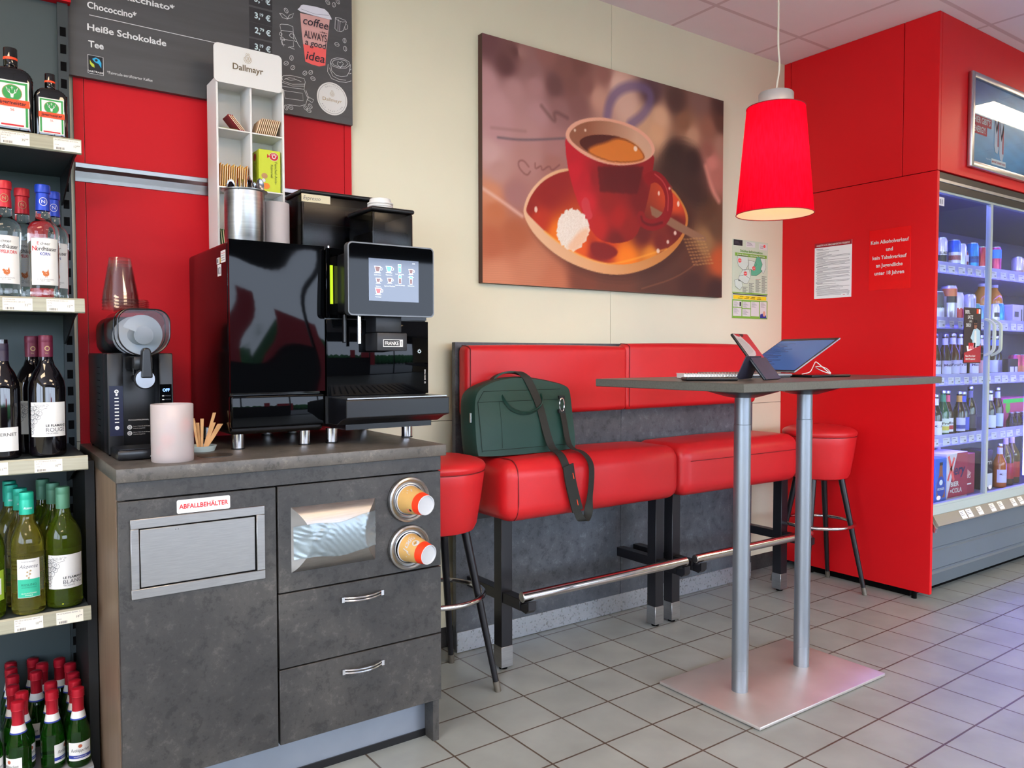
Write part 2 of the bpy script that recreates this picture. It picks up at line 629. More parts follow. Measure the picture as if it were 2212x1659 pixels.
ART_POLY = {'saucer':[(1948,1790),(1978,1861),(2046,1930),(2116,1970),(2188,1992),(2444,2026),(2648,2030),(2833,1989),(2901,1938),(2954,1873),(2954,1818),(2915,1735),(2814,1649),(2705,1596),(2599,1563),(2496,1545),(2377,1546),(2254,1567),(2144,1602),(2055,1651),(1995,1700),(1957,1751)],'well':[(1963,1792),(1995,1859),(2064,1929),(2188,1985),(2444,2018),(2648,2021),(2827,1976),(2895,1930),(2936,1871),(2939,1816),(2897,1746),(2791,1679),(2683,1632),(2567,1600),(2476,1591),(2367,1596),(2253,1620),(2153,1658),(2064,1706),(2003,1748),(1969,1772)],'cup':[(2172,2127),(2183,2017),(2216,1910),(2262,1823),(2309,1750),(2367,1697),(2445,1686),(2526,1696),(2598,1724),(2639,1796),(2670,1889),(2701,1999),(2724,2146),(2647,2082),(2473,2042),(2299,2055),(2197,2096)],'rim':[(2172,2123),(2187,2164),(2233,2200),(2307,2228),(2394,2245),(2492,2247),(2594,2238),(2678,2207),(2719,2168),(2722,2131),(2668,2089),(2585,2060),(2483,2041),(2385,2040),(2289,2057),(2215,2088)],'mouth':[(2192,2130),(2215,2165),(2270,2199),(2345,2222),(2423,2233),(2512,2232),(2604,2218),(2678,2185),(2705,2144),(2690,2107),(2606,2077),(2493,2055),(2394,2054),(2299,2073),(2224,2100)],'coffee':[(2243,2110),(2289,2145),(2384,2168),(2503,2176),(2595,2157),(2647,2124),(2658,2095),(2595,2073),(2493,2055),(2394,2054),(2308,2074)],'crema':[(2289,2078),(2336,2110),(2414,2136),(2473,2167),(2543,2167),(2605,2151),(2647,2120),(2656,2095),(2595,2073),(2493,2055),(2394,2054)],'sugar':[(2134,1747),(2143,1776),(2179,1808),(2216,1820),(2262,1813),(2300,1785),(2317,1750),(2310,1707),(2272,1661),(2226,1630),(2180,1643),(2144,1665),(2127,1698)],'sugar_low':[(2253,1723),(2309,1750),(2310,1707),(2272,1661),(2226,1630),(2180,1643),(2216,1685)],'spoon':[(2691,1884),(2768,1862),(2925,1815),(3085,1770),(3089,1750),(3031,1745),(2868,1786),(2703,1840)],'mirror':[(2262,1852),(2290,1882),(2314,1865),(2319,1829),(2338,1796),(2309,1775),(2281,1804)],'shade':[(2310,1678),(2386,1692),(2475,1670),(2491,1641),(2426,1607),(2339,1612)],'band':[(2361,2021),(2648,2060),(2607,1927),(2376,1911)],'paper':[(1742,1788),(1743,1923),(1952,1770),(1944,1756)],'mag':[(2788,2041),(2754,2128),(2820,2199),(2932,2232),(3026,2199),(3099,2065),(3125,1947),(3041,1906),(2912,1947)]}
ART_LINE = {'handle':[(2680,2008),(2728,2029),(2788,2002),(2822,1945),(2817,1867),(2773,1812),(2703,1790),(2644,1800),(2634,1825)],'line1':[(1822,2065),(1944,2072),(2170,2116)],'line2':[(1790,2099),(1961,2112)],'c':[(1978,1968),(1952,1992),(1923,1984),(1927,1955),(1969,1927),(1986,1949)],'scrib':[(2012,1987),(2012,1960),(2046,1985),(2046,1957),(2090,1991),(2099,1964),(2143,1998)],'let':[(2046,2232),(2125,2167),(2107,2226),(2187,2206)],'blue':[(2418,2253),(2432,2320),(2481,2380),(2572,2423),(2676,2425),(2698,2376),(2646,2299),(2563,2241)],'edge':[(1743,1852),(1837,1811),(1944,1759)],'spk':[(2838,1985),(2810,2005),(2777,2020)]}
ART_DOT = [(2016,1794),(2229,2160),(2289,2170),(2884,1913),(2863,1770),(2813,1723),(2747,1675),(2595,2135),(2750,1948),(2822,1980)]
ART_SAUCER = [(2072,1865,150,30,25),(2029,1758,190,50,25),(2143,1699,240,120,20),(2253,1652,230,90,20),(2367,1639,140,25,20),(2547,1623,250,130,15),(2650,1744,110,30,25),(2758,1715,120,35,28),(2868,1802,110,30,25),(2867,1919,215,75,35),(2396,1685,220,70,20),(2704,1649,235,140,40),(1986,1801,150,35,25),(2116,1939,150,30,28)]
ART_CUP = [(2197,2047,195,20,38),(2234,1989,205,20,40),(2290,1961,190,20,36),(2347,1969,150,22,28),(2444,1981,120,20,22),(2425,1870,150,25,22),(2299,1856,205,30,42),(2495,1804,175,25,22),(2596,2001,110,18,20),(2669,2048,150,25,28),(2367,1755,190,30,28),(2475,1699,120,20,18),(2546,1772,150,25,20),(2628,1892,120,18,20)]
BOARD_LID = [(987,2370),(996,2380),(999,2386),(1007,2391),(1049,2395),(1085,2395),(1098,2387),(1110,2370),(1111,2365),(1098,2363),(1045,2363),(997,2365)]
BOARD_CUP = [(996,2360),(1045,2362),(1104,2363),(1097,2306),(1090,2257),(1044,2257),(1006,2256),(1001,2299)]
BOARD_CUPLOW = [(1006,2256),(1044,2257),(1090,2257),(1086,2200),(1063,2192),(1037,2193),(1013,2198)]
BOARD_BEANS = [(947,2356),(964,2200),(945,2178),(968,2168),(1159,2303),(1130,2283),(1161,2275),(1011,2158),(1032,2165),(1040,2145),(1013,2039),(1029,2048),(1024,2032),(943,2028),(959,2031),(1097,2422),(1120,2419),(1135,2434)]
BOARD_STROKES = [[(924,2341),(934,2342),(947,2335),(950,2328),(934,2329),(924,2341)],[(950,2328),(958,2343),(974,2353),(967,2337),(950,2328)],[(924,2301),(929,2306),(953,2310),(970,2307),(971,2292)],[(925,2299),(928,2285),(970,2289)],[(928,2284),(932,2247),(936,2233)],[(971,2291),(973,2268)],[(933,2256),(971,2260),(972,2240),(952,2233)],[(924,2277),(923,2269),(930,2265),(932,2274),(925,2278)],[(926,2262),(927,2253),(940,2252),(940,2259),(932,2264)],[(929,2249),(932,2238),(942,2239)],[(957,2275),(962,2282),(973,2282),(980,2267),(988,2251),(996,2242)],[(957,2275),(963,2269),(973,2268),(974,2260),(984,2259)],[(957,2236),(966,2232),(975,2232)],[(1125,2376),(1123,2337),(1131,2331),(1146,2331),(1155,2338),(1167,2371)],[(1125,2376),(1138,2378),(1162,2375),(1167,2371),(1151,2366),(1131,2369),(1125,2376)],[(1167,2362),(1172,2358),(1170,2347),(1160,2341),(1162,2349)],[(1136,2373),(1134,2335)],[(1143,2367),(1141,2334)],[(1105,2215),(1109,2187),(1126,2174),(1146,2173),(1167,2180),(1177,2198),(1181,2224)],[(1096,2207),(1094,2181),(1109,2159),(1136,2154),(1163,2156),(1184,2166)],[(1142,2204),(1130,2214),(1133,2224),(1141,2221),(1148,2227),(1154,2220),(1141,2202)],[(1105,2215),(1110,2227),(1130,2236),(1157,2238),(1176,2231),(1179,2221),(1164,2207),(1136,2201),(1113,2204),(1105,2215)],[(1111,2216),(1118,2225),(1137,2232),(1160,2233),(1172,2224),(1160,2211),(1136,2206),(1118,2208),(1111,2216)],[(1101,2195),(1113,2169),(1136,2162),(1163,2164)],[(1177,2201),(1184,2208)],[(1176,2189),(1184,2193)],[(929,2126),(935,2134),(960,2140),(1008,2139),(1012,2128),(1007,2102)],[(929,2126),(935,2115),(966,2111),(1011,2120)],[(1007,2102),(1020,2074),(1013,2051),(991,2041),(946,2039)],[(936,2084),(1002,2087),(1004,2062),(939,2059),(936,2084)],[(928,2098),(966,2099),(1007,2102)],[(1020,2080),(1042,2072),(1036,2061),(1017,2070)],[(929,2111),(966,2105),(1009,2113)],[(941,2126),(960,2123),(979,2130),(998,2126)],[(938,2122),(954,2131),(976,2133)],[(1014,2100),(1025,2072)]]
BOARD_MISC = {'badge':[(1053,2092),(1167,2082),(1109,2087),(1116,2145),(1116,2031)],'coffee':[(1006,2323),(1098,2328)],'is':[(1066,2308),(1094,2310)],'always':[(1009,2277),(1092,2284)],'agood':[(1012,2254),(1090,2258)],'idea':[(1015,2206),(1083,2208)],'p1':[(822,2389),(900,2397),(859,2359)],'p2':[(821,2338),(899,2304),(836,2310),(882,2313)],'p3':[(821,2289),(898,2251),(834,2261),(886,2262)],'p4':[(820,2235),(897,2195),(836,2209),(885,2210)],'p5':[(822,2383),(899,2362),(835,2359),(883,2360)],'choc':[(342,2213),(477,2215)],'macc':[(452,2266),(588,2265)],'heisse':[(341,2150),(561,2148)],'tee':[(343,2099),(384,2101)],'line':[(347,2194),(736,2190)],'fair':[(341,2076),(382,2075),(383,2029),(341,2030)],'fine':[(392,2032),(519,2029)]}
SCREEN = {'lcd':[(984,1462),(1149,1460),(1153,1338),(988,1338)],'bezel':[(931,1504),(1202,1502),(1208,1295),(934,1293)],'icons':[(1013,1431),(1050,1433),(1085,1437),(1123,1430),(1015,1398),(1052,1400),(1086,1404),(1123,1404),(1015,1367)]}
# ---------------------------------------------------------------- materials
M_floor = grid_mat('floor_tiles', 0.20514, 0.0034, '8b9290', '4c423a', (2.001, 1.343), 0.0172, 0.42, 0.05, 0.5, 5.0, 0.14)
M_ceil = grid_mat('ceiling_tiles', 0.625, 0.011, 'e6dadd', 'cdb9bc', (3.49, 2.43), 0.0, 0.9, 0.01, 0.15, 3.0, 0.03)
M_cream = mat('cream_wall', 'dfdbc0', 0.6, noise=0.02, scale=3, bump=0.05, bscale=300)
M_red = mat('red_panel', 'c61622', 0.5, spec=0.2, noise=0.03, scale=2, bump=0.04, bscale=500)
M_redw = mat('red_wall_laminate', 'd6141c', 0.42, spec=0.3, noise=0.03, scale=2, bump=0.05, bscale=500)
M_leather = mat('red_leather', 'c81f24', 0.38, noise=0.04, scale=5, bump=0.12, bscale=420)
M_seam = mat('red_leather_seam', '6e1015', 0.6)
M_slate = slate_mat('slate_laminate', '262525', '333231', '44423f', 0.45)
M_slate2 = slate_mat('slate_worktop', '423f3b', '524e49', '65605a', 0.42)
M_slate3 = slate_mat('slate_wall_panel', '3c3f44', '4a4e54', '5b6066', 0.45)
M_edge = mat('brown_laminate_edge', '6d5a4a', 0.5, noise=0.15, scale=30, stretch=(1, 1, 0.15))
M_dark = mat('dark_gap', '050506', 0.8, spec=0.1)
M_black = mat('black_plastic', '101114', 0.35)
M_gloss = mat('black_gloss', '040507', 0.035, spec=0.15)
M_blackm = mat('black_satin', '0d0e12', 0.28)
M_blackp = mat('black_powder_coat', '15151a', 0.34, bump=0.05, bscale=300)
M_steel = mat('brushed_steel', 'a6a6a6', 0.32, metal=1.0, noise=0.10, scale=8, stretch=(1, 1, 30), rnoise=0.08)
M_steelh = mat('brushed_steel_panel', '9d9b99', 0.4, metal=1.0, noise=0.08, scale=6, stretch=(4, 4, 60), rnoise=0.1)
M_plate = mat('worn_steel_plate', 'cfcac8', 0.42, metal=0.72, noise=0.10, scale=5, rnoise=0.10)
M_polish = mat('polished_steel', 'cfcfd2', 0.14, metal=1.0)
M_alu = mat('aluminium', 'b9bcc0', 0.3, metal=1.0, noise=0.04, scale=30)
M_silverp = mat('silver_paint', '90979f', 0.40, metal=0.85, bump=0.03, bscale=500)
M_kick = mat('blue_grey_kickboard', '949ca8', 0.42, metal=0.75, noise=0.06, scale=9)
M_skirt = mat('scuffed_metal_skirting', 'b4b9bf', 0.3, metal=0.7, noise=0.10, scale=110, rnoise=0.12)
M_white = mat('white_plastic', 'dededa', 0.45)
M_whitep = mat('white_print', 'd9d9d5', 0.6)
M_paper = mat('paper', 'ebedec', 0.7)
M_teal = mat('shelf_back_steel', '3d4a4c', 0.5, noise=0.08, scale=2)
M_teald = mat('shelf_upright_steel', '2c3538', 0.5)
M_rail = mat('price_rail_plastic', '9c9a86', 0.35, noise=0.12, scale=25, stretch=(0.2, 1, 8))
M_tag = mat('price_tag_paper', 'e4dfcf', 0.7)
M_ink = mat('grey_ink', '5a5a60', 0.7)
M_inkd = mat('dark_ink', '1d1d22', 0.7)
M_board = mat('chalkboard', '47484a', 0.42, noise=0.14, scale=9, stretch=(0.3, 1, 3))
M_boardd = mat('chalkboard_patch', '2a2b2f', 0.45, noise=0.2, scale=30)
M_chalk = mat('chalk_white', 'd8dadb', 0.7)
M_chalkb = mat('chalk_pale_blue', 'cfe2e6', 0.6)
M_gold = mat('gold_ink', 'a28a5e', 0.5)
M_redink = mat('red_ink', 'c4202a', 0.6)
M_orange = mat('orange_ink', 'f0481c', 0.55)
M_green = mat('green_ink', '2f8f45', 0.55)
M_blueink = mat('blue_ink', '26388f', 0.55)
M_tealink = mat('teal_ink', '2fae8c', 0.55)
M_pinkp = mat('dusty_pink_ink', 'cf9d98', 0.6)
M_coral = mat('coral_ink', 'ee5f5c', 0.6)
M_lilac = mat('pale_lilac_ink', 'd4d4de', 0.6)
M_kraft = mat('kraft_paper', 'b58a5c', 0.7, noise=0.12, scale=30)
M_cupk = mat('cup_kraft', 'c79f5e', 0.55, noise=0.04, scale=20)
M_cupr = mat('cup_red_band', 'ee3b16', 0.5)
M_cupw = mat('cup_base_white', 'b9bcc0', 0.6)
M_glass = thin_glass('clear_glass', 'f4fafc', 0.03, 0.35)
M_clear = thin_glass('clear_plastic', 'f1efee', 0.06, 0.5, 0.06)
M_smoke = thin_glass('smoked_plastic', 'c3cad2', 0.012, 0.35, 0.06)
M_smoked = thin_glass('dark_smoked_plastic', '666a72', 0.022, 0.4, 0.22)
M_frost = milky('frosted_plastic', 'e4dcdb', 0.36)
M_frost2 = milky('frosted_plastic_grey', 'c9c2c2', 0.8)
M_led = mat('fridge_led', '8080ff', 0.5, emit='6f66ff', estr=LED_STRENGTH)
M_lamp = mat('lamp_diffuser', 'ffffff', 0.5, emit='ffdfb8', estr=LAMP_STRENGTH)
M_bulb = mat('bulb_glass', 'ffffff', 0.5, emit='ffd9a0', estr=BULB_STRENGTH)
M_shade = shade_mat('red_shade_cloth')
M_bag = mat('green_bag_fabric', '163a31', 0.55, noise=0.10, scale=6, bump=0.25, bscale=30)
M_bagd = mat('dark_green_bag_trim', '0f2620', 0.6)
M_web = mat('black_webbing', '23241f', 0.75, bump=0.2, bscale=600)
M_greyfr = mat('fridge_grey_steel', '5d6871', 0.4, noise=0.05, scale=4)
M_greyfl = mat('fridge_light_grey', 'a9b6b2', 0.4)
M_fridgein = mat('fridge_inner', '6a6a78', 0.4)
M_table = mat('dark_tabletop', '4a4743', 0.35, noise=0.12, scale=120)
M_tableedge = mat('tabletop_edge', '55554f', 0.5, noise=0.15, scale=200)
M_print = attr_mat('canvas_ink', 0.55)
M_poster = attr_mat('poster_ink', 0.5)
M_gprint = attr_mat('glossy_poster_ink', 0.35)

# ---------------------------------------------------------------- room
CEIL = 2.772
fl = struct(MB().box(-2.6, 9.0, -3.4, 2.72, -0.05, 0.0, M_floor).build('floor'))
cl = struct(MB().box(-2.6, 9.0, -3.4, 2.72, CEIL, CEIL + 0.05, M_ceil).build('ceiling'))
w = MB()
# cladding boards of the back wall with fine joints
w.box(-2.6, 9.0, 2.712, 2.80, 0, CEIL, M_dark)
g = 0.0012
for x0, x1 in ((-2.6, -0.03), (-0.03, 2.472), (2.472, 4.974), (4.974, 9.0)):
    w.box(x0 + g, x1 - g, 2.70, 2.712, 0.917 + g, CEIL, M_cream)
    w.box(x0 + g, x1 - g, 2.70, 2.712, 0.084, 0.917 - g, M_cream)
struct(w.build('wall_back'))
struct(MB().box(-2.6, 9.0, 2.704, 2.711, 0.0, 0.084, M_slate).build('baseboard_back'))
# red panelling behind the counter
w = MB()
w.box(0.303, 0.3295, 2.690, 2.699, 0.905, CEIL - 0.002, M_red)
w.box(0.3315, 1.1625, 2.690, 2.699, 0.905, CEIL - 0.002, M_red)
w.box(1.1645, 1.191, 2.690, 2.699, 0.905, CEIL - 0.002, M_red)
struct(w.build('trim_1'))
w = MB()                                            # aluminium rail across the red panelling
prof = [(0, 0), (-0.004, 0.001), (-0.006, 0.012), (-0.010, 0.030), (-0.020, 0.040), (-0.022, 0.052), (-0.012, 0.056), (0, 0.056)]
w.prism(prof, lambda u, v, d: (d, 2.690 + u, 1.700 + v), 0.303, 1.191, M_alu)
struct(w.build('trim_2'))
# red partition beside the refrigerator
w = MB()
XR = 3.752
w.box(XR, XR + 0.022, 1.862, 2.70, 0.036, 2.0385, M_redw, 0.0015, 1)
w.box(XR, XR + 0.022, 1.862, 2.0285, 2.0415, CEIL - 0.001, M_redw, 0.0015, 1)
w.box(XR, XR + 0.022, 2.0315, 2.655, 2.0415, CEIL - 0.001, M_redw, 0.0015, 1)
w.box(XR, XR + 0.022, 2.6575, 2.70, 2.0415, CEIL - 0.001, M_redw, 0.0015, 1)
w.box(XR + 0.006, XR + 0.018, 1.875, 2.70, 2.0, CEIL - 0.001, M_dark)
w.cyl((XR + 0.011, 1.94, 0.0), 0.012, 0.037, M_dark)
w.cyl((XR + 0.011, 2.5, 0.0), 0.012, 0.037, M_dark)
struct(w.build('wall_right'))
w = MB()
w.box(XR + 0.024, 6.9, 1.862, 1.882, 2.043, CEIL - 0.001, M_redw, 0.0015, 1)
struct(w.build('trim_3'))
# the rest of the shop behind the camera: walls and the shop window
w = MB()
w.box(-2.6, -1.2, -3.5, -3.4, 0, CEIL, M_cream)
w.box(-1.2, 3.2, -3.5, -3.4, 0, 1.12, M_slate)
w.box(-1.2, 3.2, -3.5, -3.4, 2.25, CEIL, M_slate)
w.box(3.2, 6.4, -3.5, -3.4, 2.25, CEIL, M_slate)
w.box(6.4, 9.0, -3.5, -3.4, 0, CEIL, M_cream)
struct(w.build('wall_front'))
w = MB()
w.box(-2.7, -2.6, -3.5, 2.8, 0, 0.9, M_cream); w.box(-2.7, -2.6, -3.5, 2.8, 2.3, CEIL, M_cream)
w.box(-2.7, -2.6, -3.5, -2.9, 0.9, 2.3, M_cream); w.box(-2.7, -2.6, 1.3, 2.8, 0.9, 2.3, M_cream)
struct(w.build('wall_left'))
w = MB()
for y0, y1 in ((-2.9, -0.83), (-0.77, 1.3)):
    w.box(-2.67, -2.63, y0, y0 + 0.05, 0.9, 2.3, M_blackm); w.box(-2.67, -2.63, y1 - 0.05, y1, 0.9, 2.3, M_blackm)
    w.box(-2.67, -2.63, y0 + 0.05, y1 - 0.05, 0.9, 0.95, M_blackm); w.box(-2.67, -2.63, y0 + 0.05, y1 - 0.05, 2.25, 2.3, M_blackm)
w.box(-2.66, -2.64, -0.83, -0.77, 0.9, 2.3, M_blackm)
struct(w.build('window_3'))  # unseen side window, added to bring more light from the left
struct(MB().box(9.0, 9.1, -3.5, 2.8, 0, CEIL, M_cream).build('wall_end'))
for i, (x0, x1, z0) in enumerate(((-1.2, 1.0, 1.12), (1.0, 3.2, 1.12), (3.2, 4.8, 0.0), (4.8, 6.4, 0.0))):
    w = MB()
    a = 0.03
    w.box(x0, x0 + a, -3.47, -3.42, z0, 2.25, M_blackm); w.box(x1 - a, x1, -3.47, -3.42, z0, 2.25, M_blackm)
    w.box(x0 + a, x1 - a, -3.47, -3.42, z0, z0 + 0.05, M_blackm); w.box(x0 + a, x1 - a, -3.47, -3.42, 2.19, 2.25, M_blackm)
    struct(w.build('window_%d' % (i + 1) if z0 > 0 else 'door_%d' % (i - 1)))
# outside: forecourt and hedge seen only as reflections
struct(MB().box(-14, 20, -30, -3.5, -0.12, -0.06, mat('forecourt_asphalt', '77787a', 0.8)).build('forecourt'))
h = MB()
rr = random.Random(3)
M_hedge = mat('hedge_leaves', '2f6b38', 0.8, noise=0.4, scale=8)
for i in range(46):
    x = -12 + i * 0.65
    bm = bmesh.new()
    bmesh.ops.create_icosphere(bm, subdivisions=2, radius=1.0)
    for v in bm.verts:
        k = 1 + rr.uniform(-0.12, 0.12)
        v.co = Vector((x + v.co.x * 0.62 * k, -13 + v.co.y * 0.6 * k, 0.78 + v.co.z * 0.86 * k))
    h.bm(bm, M_hedge)
ho = h.build('hedge'); ho['kind'] = 'stuff'; tag(ho, 'long clipped green hedge beyond the forecourt outside', 'hedge')

for x0, x1, z1, lab in ((5.3, 7.2, 2.02, 'wide red advertising board standing before the hedge outside'), (3.9, 4.5, 2.35, 'narrow tall red advertising board standing before the hedge outside')):
    tag(MB().box(x0, x1, -12.1, -12.0, -0.06, z1, mat('board_red', 'b0202c', 0.6)).build('advertising_board', origin=((x0 + x1) / 2, -12.05, -0.06)), lab, 'board')
# ceiling light panels
def light_panel(cx, cy, label, sx=1.25, sy=0.625):
    t = thing('ceiling_light', label, 'ceiling light', (cx, cy, CEIL), 'recessed ceiling lights')
    f = MB()
    a = 0.02
    x0, x1, y0, y1 = cx - sx / 2, cx + sx / 2, cy - sy / 2, cy + sy / 2
    for q in ((x0, x1, y0, y0 + a), (x0, x1, y1 - a, y1), (x0, x0 + a, y0 + a, y1 - a), (x1 - a, x1, y0 + a, y1 - a)):
        f.box(*q, CEIL - 0.012, CEIL - 0.001, M_white)
    f.build('frame', t)
    MB().box(x0 + a, x1 - a, y0 + a, y1 - a, CEIL - 0.008, CEIL - 0.002, M_lamp).build('diffuser', t)
light_panel(5.93, 1.295, 'narrow bright ceiling strip light in front of the drinks refrigerator', 1.25, 0.22)
light_panel(0.99 + 0.625, 0.2425 - 0.625, 'long bright ceiling panel above the middle of the shop')
light_panel(3.49 + 0.625 * 0, -1.6325, 'long bright ceiling panel near the glass shop door')
light_panel(6.6, -0.3825, 'long bright ceiling panel deep in the shop to the right')
light_panel(-0.885, -1.6325, 'long bright ceiling panel near the shop window to the left')
light_panel(-0.885, 0.8675, 'long bright ceiling panel over the spirits aisle')
# ---------------------------------------------------------------- counter cabinet
cab = thing('counter_cabinet', 'dark concrete-look counter cabinet with waste flap, drawers and cup holders', 'cabinet', (0.74, 2.37, 0))
c = MB()
c.box(0.302, 0.322, 2.058, 2.695, 0.0, 0.877, M_edge)                      # left side board
c.box(1.163, 1.183, 2.058, 2.695, 0.0, 0.877, M_slate)                     # right side board
c.box(0.322, 1.163, 2.60, 2.62, 0.02, 0.877, M_dark)
c.box(0.322, 1.163, 2.07, 2.62, 0.13, 0.145, M_dark)
c.box(0.322, 1.163, 2.07, 2.62, 0.862, 0.877, M_dark)
c.box(0.675, 0.690, 2.062, 2.60, 0.145, 0.862, M_dark)
c.build('carcass', cab)
MB().box(0.303, 1.183, 2.040, 2.058, 0.8345, 0.877, M_slate, 0.001, 1).build('fascia', cab)
k = MB()
k.box(0.322, 1.163, 2.110, 2.125, 0.022, 0.13, M_kick)
k.box(0.322, 1.163, 2.106, 2.125, 0.0, 0.022, M_black)
k.build('kickboard', cab)
d = MB().box(0.304, 0.681, 2.040, 2.058, 0.1345, 0.831, M_slate, 0.001, 1).build('door', cab)
p = MB().box(0.686, 1.182, 2.040, 2.058, 0.5455, 0.831, M_slate, 0.001, 1).build('dispenser_panel', cab)
def handle_geo(zc, par):
    hb = MB()
    for dz in (0.004, -0.004):
        pts = []
        for i in range(13):
            t = -1 + 2 * i / 12
            pts.append((0.924 + t * 0.060, 2.037 - 0.022 * (1 - t * t), zc + dz))
        hb.tube(pts, 0.003, M_polish, 8)
    for sx in (-1, 1):
        hb.box(0.924 + sx * 0.060 - 0.004, 0.924 + sx * 0.060 + 0.004, 2.030, 2.0405, zc - 0.007, zc + 0.007, M_polish)
    hb.build('handle', par, label='curved double-bar chrome handle')
d1 = MB().box(0.686, 1.182, 2.040, 2.058, 0.3405, 0.5415, M_slate, 0.001, 1).build('drawer', cab)
handle_geo(0.498, d1)
d2 = MB().box(0.686, 1.182, 2.040, 2.058, 0.1345, 0.3365, M_slate, 0.001, 1).build('drawer', cab)
handle_geo(0.294, d2)
# waste flap in the left door
f = MB()
X0, X1, Z0, Z1 = 0.329, 0.650, 0.594, 0.787
a0, a1, b0, b1 = 0.348, 0.628, 0.618, 0.764
for q in ((X0, X1, b1, Z1), (X0, X1, Z0, b0), (X0, a0, b0, b1), (a1, X1, b0, b1)):
    f.box(q[0], q[1], 2.0335, 2.0398, q[2], q[3], M_steelh, 0.0012, 1)
f.box(a0, a1, 2.0385, 2.0398, b0, b1, M_dark)
f.build('flap_frame', d)
f = MB()
f.box(a0 + 0.002, a1 - 0.004, 2.0352, 2.0384, b0 + 0.003, b1 - 0.003, M_steelh, 0.001, 1)
for sx, sz in ((0.43, 0.752), (0.436, 0.752)):
    f.box(sx, sx + 0.0015, 2.0346, 2.0353, sz, sz + 0.0015, M_dark)
f.build('waste_flap', d)
s = MB()
pts = []
for cx, cz, a in ((0.559, 0.8185, 0), (0.439, 0.8185, 90), (0.439, 0.793, 180), (0.559, 0.793, 270)):
    for j in range(5):
        t = math.radians(a + j * 22.5)
        pts.append((cx + 0.004 * math.cos(t), cz + 0.004 * math.sin(t)))
s.prism(pts, lambda u, v, q: (u, q, v), 2.0390, 2.0398, M_whitep)
Pen(s, FY(2.0390)).text('ABFALLBEHÄLTER', 0.499, 0.8005, 0.0115, M_redink, 0, w=0.118, align='c', bold=0.025)
s.build('sticker', d)
# pillow-shaped steel dispenser with tape across it
s = MB()
xa, xb, za, zb, D, IN = 0.721, 0.966, 0.596, 0.772, 0.032, 0.046
zc, hh = (za + zb) / 2, (zb - za) / 2
N = 18
front, lf, rf = [], [], []
for i in range(N + 1):
    uu = -1 + 2 * i / N
    q = 1 - uu * uu
    front.append((zc + uu * hh, D * math.sqrt(max(0, q)) * 0.55 + D * q * 0.45, IN * q))
vs, fs = [], []
for z, y, ins in front:
    vs += [(xa, 2.0395, z), (xa + ins, 2.0395 - y - 0.0002, z), (xb - ins, 2.0395 - y - 0.0002, z), (xb, 2.0395, z)]
for i in range(N):
    for j in range(3):
        fs.append((4 * i + j, 4 * i + 4 + j, 4 * i + 5 + j, 4 * i + 1 + j))
for j in range(3):                                      # front sheet and the two end flaps are separate sheets
    s.add([vs[4 * i + j + e] for i in range(N + 1) for e in (0, 1)], [(2 * i, 2 * i + 1, 2 * i + 3, 2 * i + 2) for i in range(N)], M_steelh if j == 1 else mat('dull_steel_flap', '8d8a86', 0.5, metal=0.9), True)
dc_ = s.build('dispenser_cover', p)
s = MB()
rr = random.Random(5)
vs, fs = [], []
NX, NZ = 60, 30
M_tape = mat('silver_tape', '869297', 0.34, metal=0.5, bump=0.3, bscale=60)
for i in range(NX + 1):
    tx = i / NX
    x = xa + 0.004 + tx * (xb - xa - 0.005)
    for j in range(NZ + 1):
        tz = j / NZ
        z = 0.632 + 0.005 * math.sin(tx * 9) + tz * (0.088 + 0.012 * tx) + 0.004 * tx
        uu = (z - zc) / hh
        q = max(0, 1 - uu * uu)
        y = D * math.sqrt(q) * 0.55 + D * q * 0.45
        ins = max(1e-4, IN * q)
        if x < xa + ins:
            y *= (x - xa) / ins
        elif x > xb - ins:
            y *= (xb - x) / ins
        wr = 0.0024 * math.sin(z * 170 + tx * 3 + 2.2 * math.sin(tx * 5.5) + 1.5 * math.sin(z * 90)) ** 3 * (0.5 + 0.5 * math.sin(tx * 6.3 + 1.0)) + 0.0012 * math.sin(tx * 40 + z * 150)
        vs.append((x, 2.0362 - y - abs(wr), z))
for i in range(NX):
    for j in range(NZ):
        a = i * (NZ + 1) + j
        fs.append((a, a + NZ + 1, a + NZ + 2, a + 1))
s.add(vs, fs, M_tape, True)
s.build('tape_strip', p)
def cup_holder(zc):
    h = MB()
    Mx = Matrix.Translation((1.072, 2.0395, zc)) @ Matrix.Rotation(PI / 2, 4, 'X')      # local +z points to -Y
    h.lathe((0, 0, 0), [(0.066, 0.0), (0.067, 0.006), (0.065, 0.012), (0.060, 0.0145), (0.055, 0.012), (0.0535, 0.008), (0.050, 0.0065), (0.0485, 0.009), (0.0455, 0.010), (0.0445, 0.006), (0.0435, 0.002)], M_steel, 48, Mx)
    h.lathe((0, 0, 0), [(0.0436, 0.002), (0.0, 0.0019)], M_dark, 48, Mx)
    return h.build('cup_holder', p)
